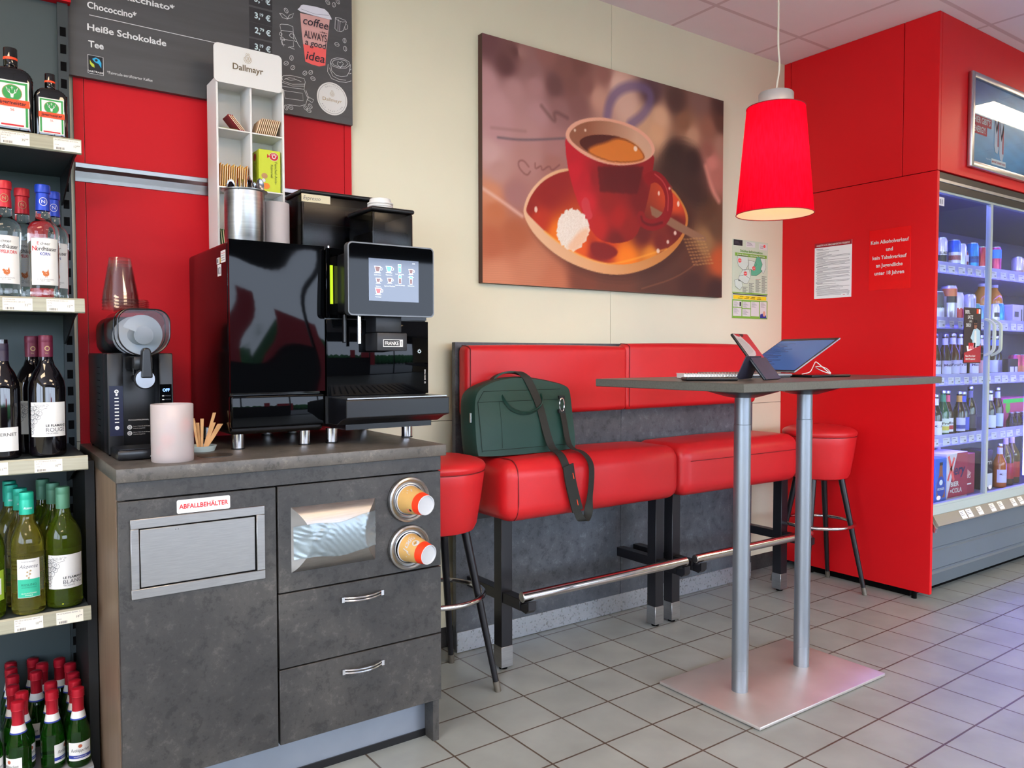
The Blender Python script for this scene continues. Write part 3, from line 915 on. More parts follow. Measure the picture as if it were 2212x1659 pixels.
def paper_cup(zc, tilt, lab, art):
    """base end sticks out of the holder"""
    t = thing('paper_cup', lab, 'paper cup', (1.072, 2.03, zc))
    q = Vector(tilt).normalized().to_track_quat('Z', 'Y').to_matrix().to_4x4()
    Mx = Matrix.Translation((1.072, 2.0365, zc)) @ q
    b = MB()
    L = 0.088
    r0, r1 = 0.0415, 0.0288
    b.lathe((0, 0, 0), [(r0 + 0.0015, 0.0), (r0 + 0.002, 0.002), (r0, 0.004)], M_cupw, 40, Mx)
    zb = 0.062
    rb = r0 + (r1 - r0) * zb / L
    b.lathe((0, 0, 0), [(r0, 0.004), (rb, zb)], M_cupk, 40, Mx)
    b.lathe((0, 0, 0), [(rb, zb), (r1, L)], M_cupr, 40, Mx)
    b.lathe((0, 0, 0), [(r1, L), (r1 - 0.002, L + 0.0006), (r1 - 0.0035, L - 0.004)], M_cupw, 40, Mx)
    b.lathe((0, 0, 0), [(r1 - 0.0035, L - 0.004), (0.0, L - 0.0042)], M_cupw, 40, Mx)
    def surf(ang0):
        def xf(u, v, l=0):        # u along the wall from the rim to the base, v around
            r = r0 + (r1 - r0) * u / L + 0.0004 + 0.0003 * l
            a = ang0 - v / 0.036
            return tuple(Mx @ Vector((r * math.cos(a), r * math.sin(a), u)))
        return xf
    lv = Mx.to_3x3().inverted() @ Vector((-0.62, -0.15, 0.77))
    pn = Pen(b, surf(math.atan2(lv.y, lv.x)))
    if art[0] == 'cafe':
        pn.text('café', 0.034, -0.020, 0.019, M_cupw, 0, w=0.042, bold=0.025, shear=0.3, rot=PI / 2)
        pn.disc(0.051, 0.004, 0.011, 0.011, M_cupw, 1)
        pn.stroke([(0.049, -0.003), (0.049, 0.010)], 0.0012, M_inkd, 2)
        pn.stroke([(0.053, 0.001), (0.053, 0.006)], 0.0012, M_inkd, 2)
        pn.stroke([(0.012, -0.040), (0.024, -0.030), (0.020, -0.024), (0.040, -0.030)], 0.003, M_cupw, 0)
        pn.stroke([(0.030, -0.046), (0.044, -0.036), (0.034, -0.032)], 0.003, M_cupw, 0)
    else:
        pn.stroke([(0.014, -0.008), (0.030, -0.002), (0.020, 0.004), (0.038, 0.010), (0.026, 0.014)], 0.003, M_cupw, 0)
        pn.disc(0.052, -0.052, 0.005, 0.005, M_inkd, 0)
        pn.rect(0.036, -0.060, 0.046, -0.050, M_coral, 0)
    b.build('cup_wall', t)
cup_holder(0.757)
cup_holder(0.616)
paper_cup(0.757, (0.12, -1, -0.06), 'kraft paper cup with a red band in the upper cup holder', ('lines', 0.9))
paper_cup(0.616, (0.22, -1, -0.09), 'kraft paper cup marked café in the lower cup holder', ('cafe', 2.4))

# worktop
wt = tag(MB().box(0.300, 1.197, 2.030, 2.689, 0.8775, 0.911, M_slate2, 0.002, 2).build('worktop', origin=(0.75, 2.36, 0.8775)), 'grey concrete-look worktop under the coffee machines', 'worktop')
TOP = 0.911

# ---------------------------------------------------------------- milk and cup cabinet next to the coffee machine (left block)
mk = thing('milk_cooler', 'tall glossy black cabinet left of the touch-screen coffee machine', 'machine', (0.757, 2.45, TOP))
m = MB()
m.box(0.620, 0.893, 2.236, 2.684, 0.955, 1.498, mat('machine_side_black', '0a0708', 0.16, spec=0.5), 0.012, 3)
m.build('body', mk)
m = MB()
vs, fs = [], []
NX, NZ = 14, 20                                       # softly bowed glossy door
for i in range(NX + 1):
    for j in range(NZ + 1):
        tx, tz = i / NX, j / NZ
        bow = 0.0016 * (1 - (2 * tx - 1) ** 2) * (0.6 + 0.4 * math.sin(tz * PI)) + 0.0005 * math.sin(tz * 9 + tx * 5)
        vs.append((0.620 + tx * 0.274, 2.222 - bow, 1.073 + tz * 0.427))
for i in range(NX):
    for j in range(NZ):
        a = i * (NZ + 1) + j
        fs.append((a, a + NZ + 1, a + NZ + 2, a + 1))
m.add(vs, fs, M_gloss, True)
m.box(0.620, 0.894, 2.2225, 2.236, 1.073, 1.500, M_gloss)
m.build('door', mk)
MB().box(0.620, 0.892, 2.221, 2.250, 0.973, 1.066, M_gloss, 0.006, 3).build('lower_drawer', mk)
def foot(x, y, par, r=0.0185, h0=TOP, h1=0.956):
    b = MB()
    b.cyl((x, y, h0), r, 0.004, M_black)
    b.cyl((x, y, h0 + 0.004), r - 0.001, h1 - h0 - 0.004, M_polish, n=32)
    b.build('foot', par)
for x, y in ((0.652, 2.275), (0.848, 2.275), (0.652, 2.62), (0.848, 2.62)):
    foot(x, y, mk)
s = MB()
pn = Pen(s, FX(0.620))
def yv(y): return -y
pn.rect(yv(2.345), 1.440, yv(2.315), 1.458, M_whitep); pn.rect(yv(2.340), 1.4435, yv(2.328), 1.4545, M_ink, 1)
pn.disc(yv(2.307), 1.449, 0.006, 0.008, mat('yellow_ink', 'b88c1c', 0.6), 1)
pn.rect(yv(2.303), 1.4405, yv(2.255), 1.474, M_whitep)
for i in range(4):
    pn.rect(yv(2.298), 1.446 + i * 0.0065, yv(2.262), 1.4475 + i * 0.0065, M_redink if i == 3 else M_ink, 1)
pn.rect(yv(2.338), 1.405, yv(2.300), 1.438, M_whitep); pn.ring(yv(2.312), 1.420, 0.006, 0.009, 0.003, M_inkd, 1); pn.rect(yv(2.333), 1.411, yv(2.326), 1.430, M_inkd, 1)
s.build('sticker', mk)

# ---------------------------------------------------------------- coffee machine
cm = thing('coffee_machine', 'black coffee machine with tilted touch screen and drip tray', 'coffee machine', (1.07, 2.45, TOP))
m = MB()
m.box(0.899, 1.243, 2.236, 2.684, 0.972, 1.497, M_blackm, 0.004, 2)
m.box(0.940, 1.230, 2.18, 2.62, 0.956, 0.974, M_blackm)
m.build('body', cm)
MB().box(0.899, 1.243, 2.220, 2.237, 1.056, 1.286, M_gloss, 0.002, 2).build('front_panel', cm)
m = MB()
m.box(0.899, 0.912, 2.220, 2.237, 1.290, 1.497, M_gloss, 0.002, 1)
m.box(0.912, 1.243, 2.232, 2.2365, 1.290, 1.497, M_gloss)
m.box(0.912, 1.243, 2.220, 2.232, 1.478, 1.497, M_gloss)
m.build('upper_front', cm)
M_lime = mat('lime_light', 'b8d42a', 0.4, emit='b6d820', estr=0.55)
m = MB()
m.box(0.9135, 0.9245, 2.2295, 2.2315, 1.332, 1.447, M_lime)
m.build('status_light', cm, label='glowing lime green light strip')
m = MB()
m.box(0.930, 0.952, 2.2300, 2.2318, 1.334, 1.446, mat('lime_reflection', '3f4a12', 0.3))  # reflection of the lime light strip, painted as a dim lime strip
m.build('painted_reflection', cm)
# head with the touch screen
m = MB()
m.box(0.938, 1.188, 2.135, 2.235, 1.305, 1.480, M_black, 0.008, 2)
m.build('screen_housing', cm)
scr = MB()
def rounded(x0, x1, z0, z1, r, n=6):
    pts = []
    for cx, cz, a in ((x1 - r, z1 - r, 0), (x0 + r, z1 - r, 90), (x0 + r, z0 + r, 180), (x1 - r, z0 + r, 270)):
        for j in range(n + 1):
            t = math.radians(a + j * 90 / n)
            pts.append((cx + r * math.cos(t), cz + r * math.sin(t)))
    return pts
scr.prism(rounded(0.921, 1.203, 1.294, 1.506, 0.014), lambda u, v, q: (u, q, v), 2.112, 2.137, mat('screen_rim_grey', '6a6d70', 0.42, metal=0.9), True)
scr.prism(rounded(0.925, 1.199, 1.298, 1.502, 0.011), lambda u, v, q: (u, q, v), 2.1108, 2.113, M_gloss)
so = scr.build('touch_screen', cm)
lcd = MB()
M_lcd = mat('screen_glow', '4a5262', 0.08, emit='5f6c86', estr=0.27)
M_lcdw = mat('screen_white', 'e8eeff', 0.2, emit='dfe8ff', estr=0.6)
M_lcdb = mat('screen_blue', '5a9cf0', 0.2, emit='5fa4f4', estr=0.5)
M_lcdr = mat('screen_red', 'e04848', 0.2, emit='e84a4a', estr=0.6)
M_lcdp = mat('screen_brown', '6a4a48', 0.2, emit='7a5450', estr=0.45)
zz = FY(2.1104)
pn = Pen(lcd, zz)
SX0, SX1, SZ0, SZ1 = SCREEN['lcd'][0][0] / 1000 + 0.001, SCREEN['lcd'][1][0] / 1000, SCREEN['lcd'][3][1] / 1000, SCREEN['lcd'][0][1] / 1000
pn.rect(SX0, SZ0, SX1, SZ1, M_lcd, 0)
names = ['Café Crème', 'Cappuccino', 'Latte Macchiato', 'Milchkaffee', 'Espresso', 'Espresso Macchiato', 'Heiße Schokolade', 'Chococcino', 'Teewasser']
for i, (x, z) in enumerate(SCREEN['icons']):
    x, z = x / 1000, z / 1000
    if i in (2, 6, 7):
        pn.poly([(x - 0.0055, z + 0.013), (x + 0.0055, z + 0.013), (x + 0.0045, z - 0.013), (x - 0.0045, z - 0.013)], M_lcdw, 1)
        pn.rect(x - 0.004, z - 0.011, x + 0.004, z + 0.003, M_lcdp if i != 2 else M_lcdb, 2)
        pn.rect(x - 0.0045, z + 0.005, x + 0.0045, z + 0.0115, M_lcdb, 2)
    else:
        k = 0.8 if i in (3, 4, 5) else 1.0
        pn.poly([(x - 0.0105 * k, z + 0.009 * k), (x + 0.0105 * k, z + 0.009 * k), (x + 0.006 * k, z - 0.009 * k), (x - 0.006 * k, z - 0.009 * k)], M_lcdw, 1)
        pn.poly([(x - 0.0085 * k, z + 0.007 * k), (x + 0.0085 * k, z + 0.007 * k), (x + 0.0045 * k, z - 0.007 * k), (x - 0.0045 * k, z - 0.007 * k)], M_lcdb if i == 1 else (M_lcdr if i == 8 else M_lcdp), 2)
        pn.ring(x + 0.0115 * k, z + 0.001, 0.0035 * k, 0.004 * k, 0.0014, M_lcdw, 1, 14)
        pn.rect(x - 0.010 * k, z - 0.0115 * k, x + 0.010 * k, z - 0.0100 * k, M_lcdw, 1)
    pn.text(names[i], x, z - 0.0185, 0.0032, M_lcdw, 1, align='c')
pn.text('12:04', SX1 - 0.022, SZ1 - 0.010, 0.0035, M_lcdw, 1)
lcd.build('display', so, label='lit menu display with nine drink icons')
m = MB()
m.box(1.026, 1.112, 2.150, 2.236, 1.247, 1.300, mat('outlet_grey', '1b1c1f', 0.4), 0.004, 2)
m.box(1.024, 1.124, 2.138, 2.236, 1.192, 1.246, mat('outlet_grey2', '232427', 0.42), 0.003, 2)
pn = Pen(m, FY(2.138))
pn.rect(1.043, 1.204, 1.109, 1.226, M_whitep); pn.rect(1.045, 1.206, 1.098, 1.224, M_inkd, 1)
pn.text('FRANKE', 1.0715, 1.2095, 0.0110, M_whitep, 2, w=0.046, align='c', bold=0.02)
pn.text('A600', 1.107, 1.2075, 0.006, M_inkd, 1, w=0.014, rot=PI / 2)
m.build('outlet', cm)
m = MB()
m.rod((0.977, 2.160, 1.213), (0.977, 2.160, 1.300), 0.0065, M_polish)
m.build('steam_pipe', cm)
MB().rod((0.955, 2.215, 1.218), (0.955, 2.215, 1.300), 0.006, M_black).build('drain_pipe', cm)
m = MB()
m.rod((0.918, 2.245, 1.495), (0.918, 2.245, 1.506), 0.0032, M_polish)
m.build('lid_pin', cm)
m = MB()
tp = [(2.100, 0.997), (2.100, 1.050), (2.236, 1.053), (2.236, 0.973), (2.17, 0.973), (2.130, 0.990)]
m.prism(tp, lambda u, v, q: (q, u, v), 0.908, 1.250, M_blackm)
m.build('drip_tray', cm, bevel=0.003)
m = MB()
m.box(0.914, 1.244, 2.106, 2.215, 1.0515, 1.0545, M_steel)
for i in range(14):
    m.box(0.922 + i * 0.0228, 0.922 + i * 0.0228 + 0.006, 2.125, 2.200, 1.0543, 1.0549, M_blackp)
m.build('drip_grate', cm)
for x, y in ((0.934, 2.275), (1.198, 2.285), (0.934, 2.62), (1.198, 2.62)):
    foot(x, y, cm)
s = MB()
pn = Pen(s, FY(2.220))
pn.text('SWISS MADE', 1.2325, 1.099, 0.0050, M_whitep, 0, w=0.034, rot=PI / 2)
pn.ring(1.2300, 1.091, 0.0032, 0.0032, 0.0012, M_whitep, 0, 4, PI / 4)
pn.ring(1.210, 1.191, 0.0042, 0.0042, 0.002, M_chalkb, 0, 10)
for i in range(8):
    a = i * PI / 4
    pn.disc(1.210 + 0.0062 * math.cos(a), 1.191 + 0.0062 * math.sin(a), 0.0012, 0.0012, M_chalkb, 0, 6)
s.build('marking', cm)
# bean hoppers on top
def hopper(x0, x1, y0, y1, z1, txt, lab):
    z0 = 1.498
    h = MB()
    h.box(x0 + 0.004, x1 - 0.004, y0 + 0.004, y1 - 0.004, z0, z1 - 0.012, M_smoked, 0.008, 3)
    ho = h.build('bean_hopper', cm, label=lab)
    b = MB()
    b.box(x0 + 0.012, x1 - 0.012, y0 + 0.012, y1 - 0.012, z0 + 0.002, z0 + (z1 - z0) * 0.52, mat('coffee_beans', '24130c', 0.45, noise=0.5, scale=160, bump=0.8, bscale=160), 0.012, 2)
    b.build('beans', ho)
    MB().box(x0, x1, y0, y1, z1 - 0.014, z1, M_black, 0.006, 3).build('lid', ho)
    if txt:
        s = MB()
        pn = Pen(s, FY(y0 + 0.004))
        M_ltape = mat('masking_tape', 'd9d0b0', 0.7)
        pn.rect(x0 + 0.004, z1 - 0.040, x0 + 0.102, z1 - 0.0145, M_ltape, 0)
        pn.text(txt, x0 + 0.010, z1 - 0.033, 0.0125, M_ink, 1, w=0.058 if len(txt) > 3 else None, shear=0.2)
        s.build('tape_label', ho)
    return ho
hopper(0.917, 1.225, 2.470, 2.625, 1.716, 'Espresso', 'large smoked bean hopper with a taped handwritten name')
hopper(1.072, 1.224, 2.270, 2.462, 1.648, None, 'small grey smoked hopper at the front')
# stack of white cup lids on the front hopper
def cup_lid(z, lab):
    b = MB()
    b.lathe((1.130, 2.330, z), [(0.040, 0.0), (0.0415, 0.003), (0.0405, 0.006), (0.036, 0.007), (0.0335, 0.018), (0.030, 0.0195), (0.029, 0.016), (0.0, 0.0155)], M_whitep, 36)
    return tag(b.build('cup_lid', origin=(1.130, 2.330, z)), lab, 'cup lid', 'white cup lids on the hopper')
cup_lid(1.6485, 'lower white plastic cup lid lying on the front bean hopper')
cup_lid(1.6557, 'middle white plastic cup lid of the three on the front bean hopper')
cup_lid(1.6629, 'topmost white plastic cup lid stacked on the front bean hopper')

# ---------------------------------------------------------------- white rack for tea and sugar
rk = thing('tea_rack', 'white pigeonhole rack of tea bags standing on the black cabinet', 'rack', (0.787, 2.60, 1.4985))
x0, x1, y0, y1, zb, zt = 0.679, 0.894, 2.552, 2.658, 1.4985, 2.048
r = MB()
t = 0.006
r.box(x0, x0 + t, y0, y1, zb, zt, M_white); r.box(x1 - t, x1, y0, y1, zb, zt, M_white)
r.box(x0 + t, x1 - t, y1 - 0.004, y1, zb, zt, M_white)
r.build('frame', rk)
r = MB()
r.box(0.7835, 0.7895, y0, y1 - 0.004, zb + 0.004, zt - 0.004, M_white)
r.build('divider', rk)
for z in (zb, 1.706, 1.888, zt - 0.004):
    for a, b in ((x0 + t, 0.7835), (0.7895, x1 - t)):
        MB().box(a, b, y0, y1 - 0.004, z, z + 0.004, M_white).build('shelf', rk)
r = MB()
r.prism(rounded(0.672, 0.886, 2.030, 2.150, 0.014), lambda u, v, q: (u, q, v), 2.5435, 2.5485, M_white)
pn = Pen(r, FY(2.5435))
pn.text('Dallmayr', 0.777, 2.078, 0.0195, mat('brown_ink', '6b5d45', 0.6), 0, w=0.096, align='c', bold=0.018)
def crest(pn, x, z, k, m, l=0):
    pn.ring(x, z + 0.003 * k, 0.0065 * k, 0.0085 * k, 0.0009 * k, m, l, 18)
    pn.stroke([(x - 0.003 * k, z - 0.003 * k), (x, z + 0.009 * k), (x + 0.003 * k, z - 0.003 * k)], 0.0009 * k, m, l)
    pn.stroke([(x - 0.003 * k, z + 0.008 * k), (x, z - 0.003 * k), (x + 0.003 * k, z + 0.008 * k)], 0.0008 * k, m, l)
    pn.stroke([(x - 0.005 * k, z + 0.0125 * k), (x - 0.002 * k, z + 0.0155 * k), (x, z + 0.013 * k), (x + 0.002 * k, z + 0.0155 * k), (x + 0.005 * k, z + 0.0125 * k)], 0.001 * k, m, l)
    for sx in (-1, 1):
        pn.stroke([(x + sx * 0.008 * k, z + 0.006 * k), (x + sx * 0.0095 * k, z - 0.001 * k), (x + sx * 0.006 * k, z - 0.007 * k), (x, z - 0.009 * k)], 0.0009 * k, m, l)
crest(pn, 0.776, 2.115, 1.25, M_gold)
r.box(x0, x1 - 0.004, 2.5485, 2.552, 2.035, 2.048, M_white)
r.build('header', rk)
# paper sachets and the tea carton in the rack
def sachet(x, y, z, w, h, col, lab, grp, tilt=0.0, lean=0.0, thick=0.003, cat='tea bag'):
    b = MB()
    Mx = Matrix.Translation((x, y, z)) @ Matrix.Rotation(lean, 4, 'Y') @ Matrix.Rotation(tilt, 4, 'X')
    m0 = mat('sachet_' + col, col, 0.6, noise=0.06, scale=60)
    b.box(-thick / 2, thick / 2, 0, w, 0, h, m0, 0.0008, 1, Mx)
    b.box(-thick / 2 + 0.0006, thick / 2 - 0.0006, -0.0004, 0.0008, 0.004, h - 0.004, mat('sachet_edge', 'efdcb4', 0.6), 0, 1, Mx)
    return tag(b.build('tea_bag', origin=(x, y, z)), lab, cat, grp)
for i in range(11):
    sachet(0.805 + i * 0.0062, 2.558, 1.8926, 0.062, 0.055 - (0.006 if i == 0 else 0), 'd7b48e',
           'upright beige tea bag in the top right pigeonhole', 'beige tea bags in the top right pigeonhole', lean=0.30)
for i in range(13):
    sachet(0.6905 + i * 0.0068, 2.558, 1.7105, 0.06, 0.074 - 0.003 * (i % 3), 'e0b04a' if i % 4 else 'd98a1c',
           'upright yellow tea bag in the left pigeonhole behind the cutlery', 'yellow tea bags in the left pigeonhole', lean=0.04)
for i in range(5):
    sachet(0.690 + i * 0.007, 2.558, 1.5030, 0.055, 0.075, '5f8f5a', 'upright green tea bag in the lowest left pigeonhole', 'green tea bags in the lowest pigeonhole', lean=-0.10)
for i in range(3):
    sachet(0.758 + i * 0.006, 2.558, 1.8925, 0.062, 0.062, '9e3038', 'dark red tea bag leaning in the top left pigeonhole', 'red tea bags in the top left pigeonhole', lean=-0.72)
b = MB()
b.box(0.690, 0.748, 2.560, 2.635, 1.8922, 1.8962, mat('green_sachet', '8a9a58', 0.6), 0.001, 1)
tag(b.build('tea_bag', origin=(0.72, 2.59, 1.8922)), 'green tea bag lying flat in the top left pigeonhole', 'tea bag')
bx = thing('tea_carton', 'yellow-green fennel tea carton in the right pigeonhole', 'carton', (0.847, 2.59, 1.7102))
b = MB()
M_tbox = mat('tea_carton_green', 'c3cf2e', 0.5)
b.box(0.812, 0.882, 2.556, 2.640, 1.7102, 1.845, M_tbox, 0.001, 1)
pn = Pen(b, FY(2.556))
pn.disc(0.860, 1.825, 0.0155, 0.0135, M_whitep, 0); pn.disc(0.860, 1.825, 0.0145, 0.0125, M_redink, 1); pn.disc(0.860, 1.825, 0.0065, 0.0070, M_whitep, 2); pn.rect(0.8565, 1.821, 0.8635, 1.829, M_redink, 3)
pn.poly([(0.838, 1.832), (0.846, 1.824), (0.838, 1.818)], M_redink, 1)
for i, ch in enumerate('TEEKANNE'):
    a = math.radians(160 - i * 20)
    pn.text(ch, 0.860 + 0.0095 * math.cos(a), 1.8235 + 0.0085 * math.sin(a), 0.0035, M_whitep, 2, align='c')
pn.text('Fenchel-Anis-', 0.8625, 1.808, 0.0085, mat('dark_green_ink', '33471e', 0.6), 1, w=0.072, rot=-PI / 2)
pn.text('Kümmel', 0.8495, 1.798, 0.0085, mat('dark_green_ink'), 1, w=0.042, rot=-PI / 2)
pn.disc(0.829, 1.760, 0.010, 0.009, M_kraft, 1); pn.disc(0.826, 1.745, 0.006, 0.006, M_whitep, 1); pn.disc(0.834, 1.728, 0.012, 0.010, mat('orange_print', 'e8862a', 0.6), 1)
pn2 = Pen(b, FX(0.812))
pn2.text('Fenchel-Anis', -2.60, 1.805, 0.0085, mat('dark_green_ink'), 1, w=0.075, rot=-PI / 2)
pn2.disc(-2.598, 1.825, 0.012, 0.0125, M_redink, 0)
b.build('box', bx)

# ---------------------------------------------------------------- steel cutlery pot with spoons, frosted tub beside it
ct = thing('cutlery_pot', 'brushed steel pot full of spoons on the black cabinet', 'pot', (0.716, 2.395, 1.499))
b = MB()
b.lathe((0.716, 2.395, 1.499), [(0.0, 0.0), (0.056, 0.0), (0.0575, 0.003), (0.0575, 0.166), (0.066, 0.168), (0.0665, 0.1705), (0.058, 0.172), (0.0560, 0.170), (0.0560, 0.006), (0.0, 0.0055)], M_steel, 48)
b.build('vessel', ct)
rr = random.Random(11)
def spoon(i, a, rad, hgt, rz, lean):
    b = MB()
    bx_, by_ = 0.716 + 0.03 * math.cos(a), 2.395 + 0.03 * math.sin(a)
    tx, ty = 0.716 + rad * math.cos(a), 2.395 + rad * math.sin(a)
    M_spoon = mat('spoon_steel', '77777b', 0.16, metal=1.0)
    b.ribbon([(bx_, by_, 1.506), (tx, ty, 1.499 + hgt - 0.036)], (math.cos(rz), math.sin(rz), 0), 0.006, 0.0014, M_spoon)
    bm = bmesh.new()
    bmesh.ops.create_uvsphere(bm, u_segments=14, v_segments=8, radius=1.0)
    for v in bm.verts:
        p = v.co.copy()
        q = Vector((p.x * 0.0135, p.y * 0.0022 + 0.004 * (1 - p.x * p.x - p.z * p.z), p.z * 0.022))
        q = Matrix.Rotation(rz, 3, 'Z') @ q
        v.co = Vector((tx + lean[0], ty + lean[1], 1.499 + hgt - 0.018)) + q
    b.bm(bm, M_spoon)
    return tag(b.build('spoon', origin=(bx_, by_, 1.506)), 'steel teaspoon standing bowl up in the cutlery pot', 'spoon', 'teaspoons in the steel pot')
for i, (a, rad, hg, rz) in enumerate(((-1.5, 0.036, 0.208, 0.9), (-0.6, 0.044, 0.205, 0.2), (-0.2, 0.040, 0.198, -0.3), (-2.2, 0.045, 0.196, 1.2), (-2.9, 0.040, 0.190, 0.5), (2.4, 0.040, 0.205, -0.6), (1.4, 0.030, 0.210, 1.0), (0.6, 0.042, 0.204, 0.2), (-1.0, 0.025, 0.200, 1.4), (0.1, 0.020, 0.195, 2.0))):
    spoon(i, a, rad, hg, rz, (0.003 * math.cos(a), 0.003 * math.sin(a)))
tb = thing('sugar_tub', 'frosted plastic tub of sugar sachets beside the cutlery pot', 'tub', (0.822, 2.435, 1.499))
b = MB()
b.lathe((0.822, 2.435, 1.499), [(0.036, 0.0), (0.0425, 0.004), (0.0425, 0.150), (0.0415, 0.152), (0.0405, 0.150), (0.0405, 0.006), (0.0, 0.005)], M_frost2, 40)
b.build('vessel', tb)
for i in range(6):
    q = MB()
    a = i * 1.05
    Mx = Matrix.Translation((0.822 + 0.017 * math.cos(a), 2.435 + 0.017 * math.sin(a), 1.506)) @ Matrix.Rotation(a, 4, 'Z') @ Matrix.Rotation(0.07, 4, 'Y')
    q.box(-0.004, 0.004, -0.009, 0.009, 0, 0.095 + 0.006 * (i % 3), mat('sugar_sachet', 'cfa8a2' if i % 2 else 'cfa8a2', 0.6), 0.002, 1, Mx)
    tag(q.build('sugar_sachet', origin=(0.822 + 0.017 * math.cos(a), 2.435 + 0.017 * math.sin(a), 1.506)), 'pinkish sugar sachet standing inside the frosted tub', 'sachet', 'sugar sachets in the frosted tub')
# ---------------------------------------------------------------- slush machine
sl = thing('slush_machine', 'small black slush ice machine with a see-through drum', 'machine', (0.405, 2.47, TOP))
b = MB()
b.box(0.323, 0.487, 2.365, 2.650, 0.915, 1.185, M_black, 0.006, 2)
b.box(0.323, 0.362, 2.300, 2.372, 0.915, 1.185, M_black, 0.005, 2)
b.box(0.450, 0.487, 2.300, 2.372, 0.915, 1.185, M_black, 0.005, 2)
for i in range(11):                                      # vent slots on the left side
    b.box(0.3222, 0.3235, 2.42, 2.47, 0.965 + i * 0.018, 0.9665 + i * 0.018, M_dark)
for x in (0.335, 0.475):
    for y in (2.32, 2.63):
        b.cyl((x, y, 0.911), 0.008, 0.005, M_dark)
b.build('body', sl)
b = MB()
b.box(0.340, 0.472, 2.470, 2.640, 1.180, 1.290, M_black, 0.035, 5)
b.build('motor_cover', sl)
def drum_outline(k=1.0):
    pts = []
    cx, cz, r = 0.405, 1.240, 0.063 * k
    for i in range(17):
        a = PI + PI * i / 16
        pts.append((cx + r * math.cos(a), cz - 0.004 + r * 0.92 * math.sin(a)))
    rr_ = 0.034
    for c_, a0 in (((cx + r - rr_, cz + r - rr_ - 0.003), 0), ((cx - r + rr_, cz + r - rr_ - 0.003), 90)):
        for j in range(8):
            t = math.radians(a0 + j * 90 / 7)
            pts.append((c_[0] + rr_ * math.cos(t), c_[1] + rr_ * math.sin(t)))
    return pts
b = MB()
o_ = drum_outline()
n = len(o_)
vs = [(u, 2.240, v) for u, v in o_] + [(u, 2.470, v) for u, v in o_]
b.add(vs, [(i, (i + 1) % n, n + (i + 1) % n, n + i) for i in range(n)], M_smoke, True)
b.add([(u, 2.240, v) for u, v in o_], [tuple(range(n))], M_smoke)
b.build('drum', sl, label='see-through smoked drum')
b = MB()
b.tube([(u, 2.241, v) for u, v in o_], 0.0022, M_blackm, 6, True)
b.tube([(u, 2.300, v) for u, v in drum_outline(1.01)], 0.0015, M_smoked, 6, True)
b.build('drum_rim', sl)
b = MB()
Mx = Matrix.Translation((0.406, 2.262, 1.232)) @ Matrix.Rotation(PI / 2, 4, 'X')
M_auger = mat('auger_white', 'efece8', 0.45)
M_augerd = mat('auger_grey', 'c4c0bc', 0.45)
b.lathe((0, 0, -0.16), [(0.0, 0.0), (0.051, 0.0), (0.051, 0.004), (0.030, 0.012)], M_auger, 40, Mx)
b.lathe((0, 0, -0.16), [(0.024, 0.012), (0.024, 0.168), (0.010, 0.172), (0.0, 0.172)], M_augerd, 32, Mx)
vs, fs = [], []
NS = 60
for i in range(NS + 1):
    a = -0.4 + i / NS * 3 * PI
    y = -0.155 + 0.165 * i / NS
    for r_0 in (0.022, 0.0545):
        for dy in (0, 0.004):
            vs.append(tuple(Mx @ Vector((r_0 * math.cos(a), r_0 * math.sin(a), y + dy))))
for i in range(NS):
    k = 4 * i
    for a0, a1 in ((0, 2), (2, 3), (3, 1), (1, 0)):
        fs.append((k + a0, k + a1, k + 4 + a1, k + 4 + a0))
b.add(vs, fs, M_auger, True)
b.build('auger', sl, label='pale grey spiral auger inside the drum')
b = MB()
b.prism([(0.3935, 1.190), (0.397, 1.197), (0.404, 1.1995), (0.411, 1.197), (0.4145, 1.190), (0.418, 1.120), (0.390, 1.120)], lambda u, v, q: (u, q, v), 2.205, 2.236, M_blackm)
b.build('tap_lever', sl, bevel=0.004)
b = MB()
Mk = Matrix.Translation((0.4005, 2.228, 1.117)) @ Matrix.Rotation(PI / 2, 4, 'X')
b.lathe((0, 0, 0), [(0.026, 0.0), (0.0265, 0.012), (0.0245, 0.014)], M_blackm, 40, Mk)
b.lathe((0, 0, 0), [(0.0238, 0.0135), (0.0232, 0.0155), (0.0, 0.0158)], mat('spun_aluminium', '8e9196', 0.34, metal=1.0, rnoise=0.05, scale=4), 40, Mk)
b.build('tap_knob', sl, label='round spun aluminium knob')
b = MB()
b.box(0.378, 0.424, 2.240, 2.370, 1.140, 1.176, M_blackm, 0.004, 2)
b.rod((0.379, 2.245, 1.128), (0.379, 2.245, 1.145), 0.004, M_smoked)
b.rod((0.4005, 2.232, 1.117), (0.4005, 2.365, 1.117), 0.009, M_black)
b.build('spout', sl)
b = MB()
b.box(0.3265, 0.476, 2.180, 2.298, 0.913, 0.9385, M_blackm, 0.006, 2)
b.box(0.333, 0.470, 2.190, 2.292, 0.9375, 0.9395, M_black)
pn = Pen(b, FY(2.180))
pn.stroke([(0.4035, 0.9195), (0.4205, 0.9195), (0.412, 0.9335)], 0.0028, M_chalk, 0, True)
b.build('drip_tray', sl)
b = MB()
pn = Pen(b, FY(2.300))
pn.rect(0.328, 0.965, 0.3605, 1.098, mat('control_navy', '171a33', 0.2), 0)
x = 0.345
pn.disc(x, 1.083, 0.0052, 0.0052, M_chalk, 1); pn.rect(x - 0.003, 1.0824, x + 0.003, 1.0836, M_inkd, 2); pn.rect(x - 0.0006, 1.080, x + 0.0006, 1.086, M_inkd, 2)
pn.disc(x, 0.9865, 0.0052, 0.0052, M_chalk, 1); pn.rect(x - 0.003, 0.9859, x + 0.003, 0.9871, M_inkd, 2)
pn.disc(x, 1.0745, 0.003, 0.003, M_lilac, 1, 10)
